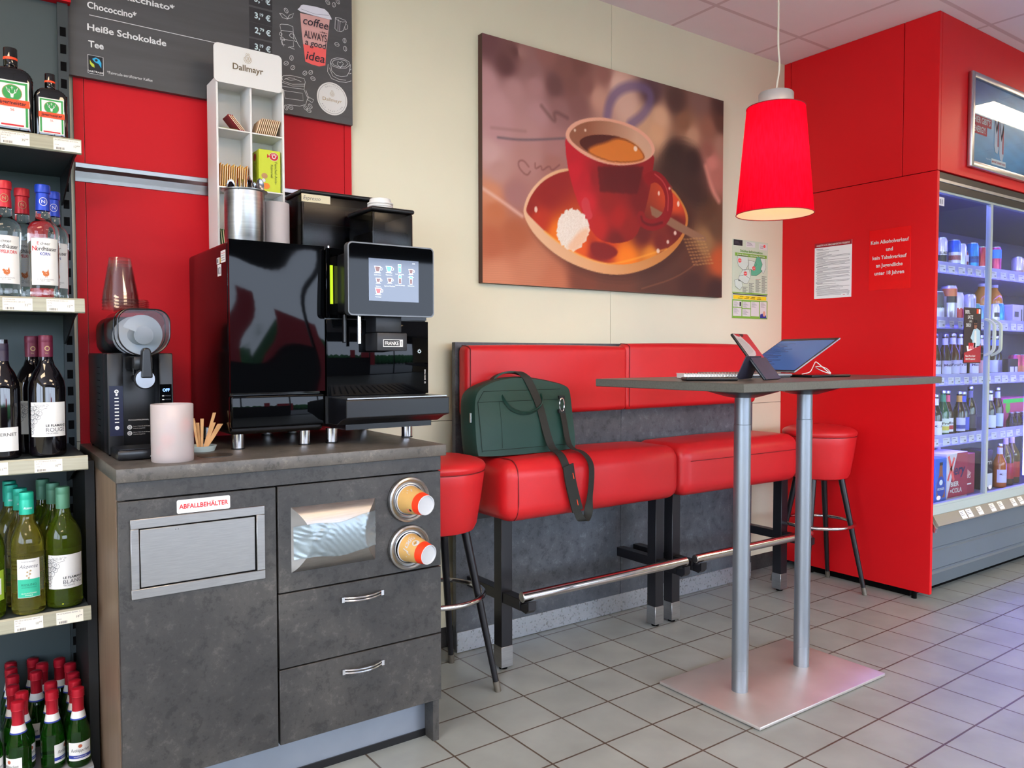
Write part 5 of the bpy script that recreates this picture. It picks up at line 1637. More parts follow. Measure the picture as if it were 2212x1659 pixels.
pn.poly([(cx_ - 0.009, cz_ + 0.010), (cx_, cz_ + 0.0155), (cx_ + 0.010, cz_ + 0.0125), (cx_ + 0.0155, cz_ + 0.002), (cx_ + 0.0150, cz_ - 0.013), (cx_ + 0.008, cz_ - 0.002), (cx_ - 0.002, cz_ + 0.0015), (cx_ - 0.006, cz_ + 0.006)], M_fblue, 1)
pn.disc(cx_ + 0.002, cz_ + 0.0075, 0.0038, 0.0038, M_inkd, 2, 12)
pn.poly([(cx_ - 0.0155, cz_ + 0.006), (cx_ - 0.011, cz_ - 0.001), (cx_ - 0.004, cz_ - 0.006), (cx_ - 0.003, cz_ - 0.015), (cx_ - 0.010, cz_ - 0.0125), (cx_ - 0.0150, cz_ - 0.006)], M_fgreen, 1)
pn.text('FAIRTRADE', cx_, fz0 + 0.004, 0.0055, M_chalk, 2, w=0.043, align='c', bold=0.02)
for key, pr_ in (('p2', ('3,', '19')), ('p3', ('2,', '79')), ('p4', ('3,', '19'))):
    (x0_, z1_), (x1_, z0_), (tx, tz), _ = mm(BOARD_MISC[key])
    z0_ = z1_ - 0.048
    pn.rect(x0_, z0_, x1_, z1_, M_boardd, 0)
    tz = z0_ + 0.015
    tx = x0_ + 0.018
    pn.text(pr_[0], tx, tz, 0.0195, M_chalkb, 2, bold=0.025); pn.text(pr_[1], tx + 0.0175, tz + 0.0095, 0.0105, M_chalkb, 2, bold=0.02); pn.text('€', tx + 0.037, tz, 0.0185, M_chalkb, 2, bold=0.025)
(x0_, z1_) = mm(BOARD_MISC['p2'])[0]; x1_ = mm(BOARD_MISC['p2'])[1][0]
for k_ in (1, 2, 3):
    za_ = z1_ + 0.0545 * k_
    pn.rect(x0_, za_ - 0.048, x1_, za_, M_boardd, 0)
    tz = za_ - 0.033; tx = x0_ + 0.018
    pn.text(('3,', '2,', '3,')[k_ - 1], tx, tz, 0.0195, M_chalkb, 2, bold=0.025); pn.text(('19', '99', '49')[k_ - 1], tx + 0.0175, tz + 0.0095, 0.0105, M_chalkb, 2, bold=0.02); pn.text('€', tx + 0.037, tz, 0.0185, M_chalkb, 2, bold=0.025)
pn.poly(mm(BOARD_CUP), M_pinkp, 0); pn.poly(mm(BOARD_CUPLOW), M_coral, 1); pn.poly(mm(BOARD_LID), M_lilac, 2)
lid_ = mm(BOARD_LID)
pn.stroke([(lid_[0][0] + 0.012, lid_[0][1] + 0.004), ((lid_[0][0] + lid_[8][0]) / 2, lid_[0][1] - 0.001), (lid_[8][0] - 0.010, lid_[8][1] + 0.012)], 0.0010, M_ink, 3)
M_cupink = mat('cup_lettering', '2b2330', 0.6)
for key, t_, hh_, sh_ in (('coffee', 'coffee', 0.028, 0.2), ('is', '-is-', 0.008, 0.0), ('always', 'ALWAYS', 0.026, 0.0), ('agood', 'a good', 0.022, 0.2), ('idea', 'idea', 0.030, 0.2)):
    (x0_, z0_), (x1_, z1_) = mm(BOARD_MISC[key])
    pn.text(t_, x0_, (z0_ + z1_) / 2, hh_, M_cupink, 4, w=x1_ - x0_, shear=sh_, bold=0.008)
for i, (x, z) in enumerate(mm(BOARD_BEANS)):
    a = (0.5, -0.3, -0.9, -0.7, 0.0, 1.5, 0.1, -0.8, -0.6, 1.4, 0.9, 0.7, 1.2, 0.2, 1.3, 0.8, -0.3, 0.6)[i]
    pn.ring(x, z, 0.0062, 0.0085, 0.0013, M_chalk, 1, 16, a)
    pn.stroke([(x + 0.0065 * math.sin(a), z - 0.0065 * math.cos(a)), (x + 0.001, z), (x - 0.0065 * math.sin(a), z + 0.0065 * math.cos(a))], 0.0011, M_chalk, 1)
for st_ in BOARD_STROKES:
    pn.stroke(mm(st_), 0.0014, M_chalk, 1)
bl, br_, bc, bt, bb = mm(BOARD_MISC['badge'])
br0 = (br_[0] - bl[0]) / 2
bcx, bcz = (bl[0] + br_[0]) / 2, (bt[1] + bb[1]) / 2
pn.disc(bcx, bcz, br0, br0, M_whitep, 3, 48); pn.ring(bcx, bcz, br0 * 0.90, br0 * 0.90, 0.0010, M_ink, 4, 48)
pn.text('Dallmayr', bcx, bcz - 0.010, 0.0125, M_gold, 4, w=br0 * 1.25, align='c')
crest(pn, bcx, bcz + 0.016, 0.85, M_gold, 4)
for t_, a0, sgn in (('QUALITÄT', 90, -1), ('AUS TRADITION', -90, 1)):
    n = len(t_)
    for i, ch in enumerate(t_):
        a = math.radians(a0 + sgn * (i - (n - 1) / 2) * 9.5)
        r_0 = br0 * (0.74 if sgn < 0 else 0.80)
        if ch != ' ':
            pn.text(ch, bcx + r_0 * math.cos(a), bcz + r_0 * math.sin(a), 0.0045, M_ink, 4, align='c', rot=(a - PI / 2 if sgn < 0 else a + PI / 2))
b.build('chalk_drawing', bd)

# ---------------------------------------------------------------- canvas print of a coffee cup
CX0, CX1, CZ0, CZ1 = 1.746, 3.210, 1.472, 2.467
NXg, NZg = 366, 249
gx = np.linspace(CX0 * 1000, CX1 * 1000, NXg); gz = np.linspace(CZ0 * 1000, CZ1 * 1000, NZg)
GX, GZ = np.meshgrid(gx, gz)
img = idw(ART_BG, GX, GZ, 3.6)
def soft_poly(pts, soft=1):
    m0 = np.zeros(GX.shape)
    off = (-1.3, 0, 1.3)
    for a in off:
        for b_ in off:
            m0 += inside(pts, GX + a * soft, GZ + b_ * soft)
    return m0 / 9
def blend(mask, colr):
    global img
    img = img * (1 - mask[..., None]) + np.asarray(colr, float) * mask[..., None]
def soft_line(pts, wd, colr, alpha=1.0, edge=2.0):
    d_ = seg_dist(smooth_open(pts, 3), GX, GZ)
    blend(np.clip((wd / 2 - d_) / edge + 0.5, 0, 1) * alpha, colr)
blend(soft_poly(smooth_closed(ART_POLY['mag']), 16) * 0.6, (52, 36, 30))
soft_line(ART_LINE['blue'], 46, (112, 92, 128), 0.75, 26)
soft_line(ART_LINE['line1'], 9, (88, 78, 88), 0.7, 9); soft_line(ART_LINE['line2'], 12, (150, 110, 108), 0.5, 12)
for k_ in ('c', 'scrib'):
    soft_line(ART_LINE[k_], 6, (112, 62, 60), 0.65, 7)
soft_line(ART_LINE['let'], 16, (92, 62, 58), 0.5, 14)
soft_line(ART_LINE['edge'], 15, (222, 178, 160), 0.8, 12)
soft_line(ART_LINE['spk'], 8, (190, 60, 50), 0.6, 6)
wood = np.sin(GZ * 0.9 + 6 * np.sin(GX * 0.006) + 2 * np.sin(GX * 0.021)) * 5
img += (wood * ((GZ < 1700) & (GX < 2250)) * np.clip((1700 - GZ) / 120, 0, 1))[..., None] * np.array([1, 0.7, 0.5])
sau = smooth_closed(ART_POLY['saucer']); wel = smooth_closed(ART_POLY['well'])
blend(soft_poly([(x + 30, z - 28) for x, z in sau], 12) * 0.45, (60, 30, 22))
m0 = soft_poly(sau); sh_ = np.clip((GX - 2000) / 900, 0, 1)
blend(m0, np.stack([232 - 30 * sh_, 186 - 60 * sh_, 146 - 90 * sh_], -1))
blend(soft_poly([(x, z) for x, z in wel]), idw(ART_SAUCER, GX, GZ, 3.5))
blend(soft_poly(smooth_closed(ART_POLY['shade']), 3), (132, 24, 22))
soft_line(smooth_closed(ART_POLY['well'])[len(wel) // 2:len(wel) // 2 + 1] + ART_POLY['well'][14:19], 8, (252, 170, 60), 0.7, 8)
blend(soft_poly(ART_POLY['spoon'], 1.5), (146, 106, 80))
cup_ = smooth_closed(ART_POLY['cup'], 1)
blend(soft_poly(cup_), idw(ART_CUP, GX, GZ, 3.5))
blend(soft_poly(ART_POLY['band'], 3) * 0.75, (88, 14, 18))
soft_line(ART_LINE['handle'], 54, (142, 16, 22), 1.0, 2.5)
soft_line([(x - 6, z + 6) for x, z in ART_LINE['handle'][1:5]], 6, (214, 92, 88), 0.7, 4)
soft_line(ART_LINE['handle'][5:], 12, (70, 10, 16), 0.5, 8)
blend(soft_poly(smooth_closed(ART_POLY['rim'])), (228, 168, 140))
blend(soft_poly(smooth_closed(ART_POLY['mouth'])), np.stack([150 + 60 * np.clip((GX - 2300) / 300, 0, 1), 92 + 75 * np.clip((GX - 2300) / 300, 0, 1), 66 + 70 * np.clip((GX - 2300) / 300, 0, 1)], -1))
blend(soft_poly(smooth_closed(ART_POLY['coffee'])), (82, 32, 22))
blend(soft_poly(smooth_closed(ART_POLY['crema']), 5), (216, 122, 42))
blend(soft_poly(smooth_closed(ART_POLY['mirror'])), (206, 58, 66))
for i in range(9):                                      # columns of print on the magazine, lower right
    for j in range(7):
        x, z = 2930 + j * 22 + i * 9, 1745 - i * 15 + j * 3
        blend(np.clip((9 - np.maximum(np.abs(GX - x), np.abs(GZ - z) * 2.2)) / 4 + 0.5, 0, 1) * 0.55, (196, 146, 84))
soft_line([(2640, 1490), (2900, 1560), (3100, 1690)], 7, (150, 96, 62), 0.5, 5)
soft_line([(3080, 2120), (3130, 2010), (3180, 1960)], 26, (226, 150, 132), 0.7, 20)
rn = np.random.RandomState(2)
nz_ = rn.rand(*GX.shape)
sg_ = smooth_closed(ART_POLY['sugar'], 2)
ms_ = soft_poly([(x + 5 * math.sin(i * 2.7), z + 5 * math.cos(i * 1.9)) for i, (x, z) in enumerate(sg_)])
blend(ms_, np.stack([246 - 14 * nz_, 236 - 18 * nz_, 220 - 22 * nz_], -1))
blend(soft_poly(smooth_closed(ART_POLY['sugar_low']), 6) * 0.75 * ms_, (240, 186, 142))
for i, (x, z) in enumerate(ART_DOT):
    r_0 = (13, 6, 6, 14, 10, 9, 11, 12, 11, 7)[i]
    d_ = np.hypot((GX - x) / (0.6 if i in (0, 3, 8) else 1.0), GZ - z)
    blend(np.clip((r_0 - d_) / 5 + 0.5, 0, 1) * 0.85, (250, 226, 206))
img = np.clip(img, 0, 255) / 255
def to_lin(a):
    return np.where(a <= 0.04045, a / 12.92, ((a + 0.055) / 1.055) ** 2.4)
def print_mesh(name, image, P, thick, side, mt, edge_fn=None):
    """image rows from bottom to top; P(u, v, d) maps 0..1 coordinates to the wall; the sheet has real thickness"""
    H_, W_ = image.shape[:2]
    u_, v_ = np.meshgrid(np.linspace(0, 1, W_), np.linspace(0, 1, H_))
    vs = [P(a, b_, 0.0) for a, b_ in zip(u_.ravel(), v_.ravel())]
    base = len(vs)
    idx = np.arange(H_ * W_).reshape(H_, W_)
    fs = np.stack([idx[:-1, :-1], idx[:-1, 1:], idx[1:, 1:], idx[1:, :-1]], -1).reshape(-1, 4).tolist()
    ring_ = list(idx[0, :]) + list(idx[1:, -1]) + list(idx[-1, -2::-1]) + list(idx[-2:0:-1, 0])
    ring_ = [int(i) for i in ring_]
    uu_, vv_ = u_.ravel(), v_.ravel()
    n = len(ring_)
    vs += [P(uu_[i], vv_[i], 0.0) for i in ring_] + [P(uu_[i], vv_[i], thick) for i in ring_]
    for i in range(n):
        j_ = (i + 1) % n
        fs.append([base + i, base + n + i, base + n + j_, base + j_])
    fs.append([base + n + i for i in reversed(range(n))])
    me = bpy.data.meshes.new(name)
    c0 = Vector(P(0.5, 0.0, thick))
    me.from_pydata([(x - c0.x, y - c0.y, z - c0.z) for x, y, z in vs], [], fs)
    colr = np.ones((len(vs), 4))
    L = to_lin(image.reshape(-1, 3))
    colr[:base, :3] = L
    sd = np.array(lin(side))
    colr[base:base + 2 * n, :3] = sd
    at = me.color_attributes.new('print', 'FLOAT_COLOR', 'POINT')
    at.data.foreach_set('color', colr.ravel())
    me.materials.append(mt)
    o = bpy.data.objects.new(name, me)
    COL.objects.link(o)
    o.location = c0
    return o
o = print_mesh('canvas_print', img, lambda u, v, d: (CX0 + u * (CX1 - CX0), 2.668 + d, CZ0 + v * (CZ1 - CZ0)), 0.0305, '4a2c24', M_print)
tag(o, 'large canvas print of a red coffee cup with sugar lump on the cream wall', 'picture')
# ---------------------------------------------------------------- bench wall panel
wp = thing('bench_wall_panel', 'dark slate wall panel behind the red bench with metal skirting', 'panel', (2.50, 2.63, 0))
b = MB()
for x0_, x1_ in ((1.586, 2.4655), (2.4675, 3.404)):
    b.box(x0_, x1_, 2.620, 2.645, 0.012, 1.229, M_slate3, 0.0012, 1)
for z in (0.05, 0.6, 1.15):
    b.box(1.62, 3.38, 2.645, 2.699, z, z + 0.05, M_dark)
b.build('board', wp)
MB().box(1.589, 3.402, 2.6165, 2.6205, 0.002, 0.083, M_skirt, 0.0008, 1).build('skirting', wp)

# ---------------------------------------------------------------- upholstery helper: cushion with soft edges
def cushion(x0, x1, y0, y1, z0, z1, r, m, dome=0.0, nx=26, ny=14, nz=12):
    """superellipsoid-like upholstered block: flat faces, large rounded edges"""
    b = MB()
    bm = bmesh.new()
    bmesh.ops.create_cube(bm, size=1.0)
    for v in bm.verts:
        v.co = Vector(((x0 + x1) / 2 + v.co.x * (x1 - x0), (y0 + y1) / 2 + v.co.y * (y1 - y0), (z0 + z1) / 2 + v.co.z * (z1 - z0)))
    bmesh.ops.bevel(bm, geom=bm.edges[:], offset=r, segments=6, profile=0.5, affect='EDGES')
    if dome:
        bmesh.ops.subdivide_edges(bm, edges=[e for e in bm.edges if e.calc_length() > 0.06], cuts=8, use_grid_fill=True)
        for v in bm.verts:
            tx = (v.co.x - (x0 + x1) / 2) / ((x1 - x0) / 2); ty = (v.co.y - (y0 + y1) / 2) / ((y1 - y0) / 2); tz = (v.co.z - (z0 + z1) / 2) / ((z1 - z0) / 2)
            if tz > 0.2:
                v.co.z += dome * (1 - tx * tx) * max(0, 1 - ty * ty) * tz
            if ty < -0.5:
                v.co.y -= dome * 0.7 * (1 - tx * tx) * max(0, 1 - tz * tz)
    b.bm(bm, m)
    return b
def bench(xl, xr, lab, sx0, sx1, hem, bx0, bx1, bz1):
    t = thing('bench_seat', lab, 'bench', ((xl + xr) / 2, 2.42, 0), 'high red bench seats' if False else None)
    b = cushion(sx0, sx1, 2.292, 2.605, 0.566, 0.792, 0.055, M_leather, 0.010)
    b.build('seat_cushion', t)
    b = MB()
    e = 0.0035
    if not hem:      # piping around the end face
        pts = []
        for i in range(25):
            a = i / 24
            if a < 0.5:
                q = (2.56 - (2.56 - 2.345) * a * 2, 0.795)
            else:
                q = None
            if q:
                pts.append(q)
        arc = [(2.345 - 0.0525 * math.sin(j * PI / 12), 0.742 + 0.0525 * math.cos(j * PI / 12)) for j in range(1, 7)]
        low = [(2.290, 0.70), (2.289, 0.64), (2.294, 0.612)] + [(2.345 - 0.052 * math.cos(j * PI / 12), 0.618 - 0.052 * math.sin(j * PI / 12)) for j in range(1, 5)]
        b.tube([(sx0 + 0.052, y, z) for y, z in pts + arc + low], 0.0022, M_seam, 6)
        b.build('piping', t)
    else:
        b.tube([(sx0 + 0.045 + i * (sx1 - sx0 - 0.08) / 12, 2.2868 - 0.004 * (1 - (2 * i / 12 - 1) ** 2), 0.722) for i in range(13)], 0.0016, M_seam, 6)
        b.build('piping', t)
    # frame
    for x in (xl, xr - 0.050):
        for y in (2.372,):
            g_ = MB()
            g_.box(x, x + 0.050, y, y + 0.050, 0.012, 0.585, M_blackp, 0.0015, 1)
            lo = g_.build('leg', t)
            g_ = MB()
            g_.box(x - 0.0012, x + 0.0512, y - 0.0012, y + 0.0512, 0.012, 0.090, M_steel, 0.001, 1)
            g_.cyl((x + 0.025, y + 0.025, 0.0), 0.016, 0.013, M_dark)
            g_.build('steel_sleeve', lo)
            g_ = MB()
            g_.box(x + 0.004, x + 0.046, y + 0.050, 2.619, 0.262, 0.302, M_blackp, 0.001, 1)      # back to the wall
            g_.box(x + 0.004, x + 0.046, 2.262, y, 0.258, 0.298, M_blackp, 0.001, 1)                  # forward to the foot rail
            g_.prism([(2.264, 0.258), (2.264, 0.280), (2.226, 0.288), (2.220, 0.298), (2.214, 0.298), (2.214, 0.268), (2.23, 0.254)], lambda u, v, q: (q, u, v), x + 0.008, x + 0.042, M_blackp)
            g_.build('bracket', t)
    g_ = MB()
    g_.rod((xl - 0.004, 2.237, 0.3145), (xr - 0.012, 2.237, 0.3145), 0.0185, M_polish, 26)
    g_.lathe((0, 0, 0), [(0.0178, 0.0), (0.0150, 0.003), (0.0, 0.0035)], M_steel, 24, Matrix.Translation((xl - 0.004, 2.237, 0.3145)) @ Matrix.Rotation(-PI / 2, 4, 'Y'))
    g_.build('foot_rail', t)
    g_ = MB()
    g_.box(xl + 0.05, xr - 0.05, 2.385, 2.41, 0.560, 0.585, M_blackp)
    g_.box(xl, xr, 2.55, 2.60, 0.540, 0.575, M_blackp)
    g_.build('seat_frame', t)
    k = cushion(bx0, bx1, 2.548, 2.6195, 0.934, bz1, 0.024, M_leather, 0.006)
    bc_ = thing('backrest_cushion', '', 'cushion', ((bx0 + bx1) / 2, 2.62, 0.934))
    bc_.name = 'backrest_cushion'
    k.build('upholstery', bc_)
    g_ = MB()
    zz_ = [0.948 + (bz1 - 0.962) * i / 8 for i in range(9)]
    g_.tube([(bx0 + 0.016, 2.5455 + 0.001, z) for z in zz_] + [(bx0 + 0.014, 2.556, bz1 - 0.006), (bx0 + 0.012, 2.575, bz1 - 0.001), (bx0 + 0.010, 2.60, bz1 + 0.0005)], 0.0018, M_seam, 6)
    g_.build('piping', bc_)
    return t, bc_
t1, c1 = bench(1.633, 2.489, 'left high red bench seat with steel foot rail, bag on it', 1.600, 2.512, False, 1.594, 2.440, 1.216)
t2, c2 = bench(2.541, 3.365, 'right high red bench seat with front hem, behind the table', 2.518, 3.352, True, 2.432, 3.345, 1.229)
c1['label'] = 'left red backrest cushion on the slate panel, above the green bag'
c2['label'] = 'right red backrest cushion on the slate panel, behind the table'

# ---------------------------------------------------------------- bar stools
def stool(cx, cy, lab, rz):
    t = thing('bar_stool', lab, 'bar stool', (cx, cy, 0))
    b = MB()
    b.lathe((cx, cy, 0), [(0.0, 0.562), (0.112, 0.562), (0.136, 0.570), (0.146, 0.590), (0.158, 0.660), (0.169, 0.735), (0.1735, 0.770), (0.172, 0.776)], M_leather, 56)
    b.build('seat_body', t)
    b = MB()
    b.lathe((cx, cy, 0), [(0.166, 0.7755), (0.1735, 0.7785), (0.1775, 0.787), (0.1775, 0.795), (0.171, 0.805), (0.150, 0.815), (0.110, 0.824), (0.060, 0.829), (0.0, 0.831)], M_leather, 56)
    b.build('seat_pad', t)
    b = MB()
    b.tube([(cx + 0.1745 * math.cos(a * PI / 28), cy + 0.1745 * math.sin(a * PI / 28), 0.7768) for a in range(56)], 0.0018, M_seam, 6, True)
    b.build('piping', t)
    for k in range(4):
        a = rz + k * PI / 2
        p0 = (cx + 0.105 * math.cos(a), cy + 0.105 * math.sin(a), 0.575)
        p1 = (cx + 0.218 * math.cos(a), cy + 0.218 * math.sin(a), 0.030)
        p2 = (cx + 0.2243 * math.cos(a), cy + 0.2243 * math.sin(a), 0.0)
        b = MB()
        b.rod(p1, p0, 0.0105, M_blackp, 18, 0.0155)
        lo = b.build('leg', t)
        b = MB()
        b.rod(p2, (cx + 0.2168 * math.cos(a), cy + 0.2168 * math.sin(a), 0.036), 0.0118, mat('foot_cap', '6a655c', 0.4, metal=0.4), 16)
        b.build('foot_cap', lo)
    b = MB()
    b.tube([(cx + 0.170 * math.cos(a * PI / 28), cy + 0.170 * math.sin(a * PI / 28), 0.336) for a in range(56)], 0.0092, M_polish, 12, True)
    b.build('foot_ring', t)
    return t
stool(1.367, 2.397, 'red bar stool with black legs half hidden behind the counter cabinet', PI / 4 + 0.0)
stool(3.537, 2.315, 'red bar stool in the corner against the red wall, behind the table', 0.35)

# ---------------------------------------------------------------- standing table
ang = math.radians(2.0)
TX, TY, TZ = 2.390, 1.737, 1.098
tbl = thing('standing_table', 'tall dark-topped table on two steel posts with a steel base plate', 'table', (TX, TY, 0))
Mt = Matrix.Translation((TX, TY, 0)) @ Matrix.Rotation(ang, 4, 'Z')
b = MB()
b.box(-0.60, 0.60, -0.30, 0.30, TZ - 0.026, TZ, M_table, 0.0015, 1, Mt)
b.add([(-0.6002, -0.3002, TZ - 0.024), (0.6002, -0.3002, TZ - 0.024), (0.6002, -0.3002, TZ - 0.002), (-0.6002, -0.3002, TZ - 0.002)], [(0, 1, 2, 3)], M_tableedge, False, Mt)
b.add([(-0.6002, 0.3002, TZ - 0.024), (-0.6002, -0.3002, TZ - 0.024), (-0.6002, -0.3002, TZ - 0.002), (-0.6002, 0.3002, TZ - 0.002)], [(0, 1, 2, 3)], M_tableedge, False, Mt)
b.build('tabletop', tbl)
b = MB()
b.box(2.0265, 2.752, 1.518, 1.948, 0.003, 0.0135, M_plate, 0.002, 2)
b.box(2.05, 2.73, 1.54, 1.93, 0.0, 0.003, M_dark)
b.build('base_plate', tbl)
for px_, py_ in ((2.199, 1.733), (2.568, 1.743)):
    b = MB()
    b.cyl((px_, py_, 0.0135), 0.0282, 0.076, M_silverp, n=40)
    b.cyl((px_, py_, 0.0900), 0.0285, 0.850, M_silverp, n=40)
    b.cyl((px_, py_, 0.9410), 0.0275, 0.096, M_silverp, n=40)
    po = b.build('post', tbl)
    b = MB()
    b.lathe((px_, py_, 0), [(0.0, 1.034), (0.050, 1.034), (0.115, 1.052), (0.145, 1.066), (0.145, 1.0718), (0.0, 1.0718)], M_blackm, 8)
    b.build('mounting_flange', po)

# ---------------------------------------------------------------- things on the table
ZT = TZ + 0.0003
def frame(o, ex, ey):
    """matrix from an origin, the x direction and an approximate y direction"""
    x = Vector(ex).normalized()
    z = x.cross(Vector(ey)).normalized()
    y = z.cross(x)
    return Matrix(((x.x, y.x, z.x, o[0]), (x.y, y.y, z.y, o[1]), (x.z, y.z, z.z, o[2]), (0, 0, 0, 1)))
AL = Vector((0.816, -0.578, 0)); AF = Vector((0.578, 0.816, 0))       # along and across the row of devices
ph = thing('smartphone', 'black phone lying on the table in front of the spiral notebook', 'phone', (1.935, 1.655, ZT))
Mp = frame((1.935, 1.655, ZT), AL, AF)
b = MB(); b.box(-0.082, 0.082, -0.038, 0.038, 0, 0.011, M_black, 0.005, 3, Mp); b.build('case', ph)
b = MB(); b.box(-0.075, 0.075, -0.034, 0.034, 0.0108, 0.0114, M_gloss, 0, 1, Mp); b.build('screen', ph)
nb = thing('notebook', 'spiral-bound notebook with wire coil lying behind the phone', 'notebook', (2.10, 1.80, ZT))
Mn = frame((2.052, 1.735, ZT), AL, AF)
b = MB()
b.box(-0.100, 0.100, 0.006, 0.125, 0.0005, 0.0015, M_black, 0, 1, Mn)
b.box(-0.100, 0.100, 0.006, 0.125, 0.0165, 0.0177, M_white, 0, 1, Mn)
b.build('cover', nb)
b = MB(); b.box(-0.098, 0.098, 0.008, 0.123, 0.0016, 0.0164, M_paper, 0, 1, Mn); b.build('pages', nb)
b = MB()
for i in range(20):
    x = -0.094 + i * 0.0099
    b.tube([tuple(Mn @ Vector((x, 0.004 + 0.010 * math.cos(a * PI / 6), 0.0108 + 0.0105 * math.sin(a * PI / 6)))) for a in range(12)], 0.0014, M_polish, 5, True)
b.build('wire_coil', nb)

# tablet propped in a folding case, its back towards the room
tbk = thing('tablet', 'tablet in a dark folding stand with a grey and red patterned back', 'tablet', (2.10, 1.60, ZT))
TB = Vector((2.100, 1.566, ZT + 0.003))
WV = (AL * 0.080 + AF * 0.100).normalized()
SV = (AL * -0.089 + AF * 0.071 + Vector((0, 0, 0.149))).normalized()
Mz = frame(TB, WV, SV)                       # x along the lower edge, y up the slope, z out of the back
LW, LH = 0.128, 0.188
b = MB()
b.box(0, LW, 0, LH, -0.010, -0.001, M_black, 0.003, 2, Mz)
b.build('device', tbk)
M_tabback = mat('tablet_back_grey', 'a9a5a5', 0.4)
M_tabred = mat('tablet_back_red', 'a01a24', 0.4)
b = MB()
zs = 1.0
xf = lambda u, v, l=0: tuple(Mz @ Vector((u, v, -0.0008 + 0.0003 * l)))
pn = Pen(b, xf)
pn.rect(0.003, 0.086, LW - 0.003, LH - 0.003, M_tabred, 0)
pn.poly([(0.003, 0.086), (0.040, 0.090), (0.070, 0.098), (0.084, 0.112), (0.078, 0.140), (0.060, 0.165), (0.050, 0.178), (0.040, 0.172), (0.020, 0.176), (0.003, 0.188)], M_tabback, 1)
for i in range(7):
    pn.stroke([(0.010 + i * 0.0085, 0.098 + 0.002 * i), (0.014 + i * 0.009, 0.120), (0.011 + i * 0.0085, 0.140), (0.006 + i * 0.006, 0.165)], 0.0012, M_ink, 2)
pn.poly([(0.050, LH - 0.003), (0.085, LH - 0.003), (0.075, LH - 0.014), (0.056, LH - 0.014)], M_black, 1)
b.build('back_cover', tbk)
b = MB()
M_flap = mat('case_flap_navy', '2b2d3c', 0.5, noise=0.15, scale=40)
b.box(-0.001, LW + 0.001, -0.002, 0.086, -0.0008, 0.0022, M_flap, 0.001, 1, Mz)
top = TB + SV * 0.086
foot_ = TB + AL * -0.090 + AF * 0.020
foot_.z = ZT + 0.002
fv = (foot_ - top)
Mf = frame(foot_, WV, -fv)
b.box(0.0, LW, 0.0, fv.length - 0.004, -0.0015, 0.0015, M_flap, 0.001, 1, Mf)
b.build('stand_flap', tbk)

# laptop: the lid leans far back to the right, its lit side towards the room
lp = thing('laptop', 'open laptop with a lit blue screen leaning back, behind the tablet', 'laptop', (2.42, 1.87, ZT))
HB = Vector((2.522, 2.005, ZT + 0.015))
LWV = Vector((-0.080, -0.299, 0)).normalized()
LSV = Vector((0.206, -0.0545, 0.128)).normalized()
M_lapg = mat('laptop_grey', '8a8d93', 0.35, metal=0.6)
Mlap = frame((HB.x, HB.y, ZT), LWV, (-0.967, 0.256, 0))           # y runs towards the keyboard
b = MB()
sgn = 1 if (Mlap.to_3x3() @ Vector((0, 0, 1))).z > 0 else -1
def zb(z0, z1): return (z0, z1) if sgn > 0 else (-z1, -z0)
b.box(0.0, 0.312, 0.004, 0.196, *zb(0.004, 0.014), M_lapg, 0.004, 2, Mlap)
b.box(0.004, 0.308, 0.010, 0.190, *zb(0.0, 0.0045), M_blackm, 0.001, 1, Mlap)
b.build('base', lp)
b = MB(); b.box(0.02, 0.292, 0.020, 0.110, *zb(0.0136, 0.0146), M_blackm, 0, 1, Mlap); b.build('keyboard', lp)
Ms = frame(HB, LWV, LSV)
zn = Ms.to_3x3() @ Vector((0, 0, 1))
fs_ = 1 if zn.dot(Vector((-0.58, -0.81, 0))) > 0 else -1           # which side is the lit one
b = MB()
b.box(0.0, 0.312, 0.004, 0.246, -0.003, 0.003, M_lapg, 0.002, 1, Ms)
so_ = b.build('lid', lp)
b = MB()
xf = lambda u, v, l=0: tuple(Ms @ Vector((u, v, fs_ * (0.0032 + 0.0003 * l))))
pn = Pen(b, xf)
M_scrb = mat('laptop_screen_blue', '2c4670', 0.12, emit='3f6cb4', estr=0.26)
M_scrt = mat('laptop_screen_text', '1f3458', 0.12, emit='2c5088', estr=0.18)
pn.rect(0.002, 0.006, 0.310, 0.244, M_blackm, 0)
pn.rect(0.008, 0.014, 0.304, 0.228, M_scrb, 1)
rr = random.Random(9)
for i in range(19):
    u0 = 0.016
    pn.rect(u0, 0.022 + i * 0.010, u0 + rr.uniform(0.05, 0.15), 0.0255 + i * 0.010, M_scrt, 2)
b.build('screen', so_, label='blue lit screen')
cl_ = thing('closed_tablet', 'flat thin dark device lying right of the open laptop under the white cable', 'tablet', (2.56, 1.65, ZT))
Mc = frame((2.470, 1.648, ZT), (0.17 * AL + 0.10 * AF), AF)
b = MB(); b.box(0.0, 0.215, 0.0, 0.150, 0.0, 0.009, M_blackm, 0.004, 2, Mc); b.build('body', cl_)
b = MB(); b.box(0.006, 0.209, 0.006, 0.144, 0.0088, 0.0094, mat('dark_glass_top', '14161c', 0.12), 0, 1, Mc); b.build('screen', cl_)
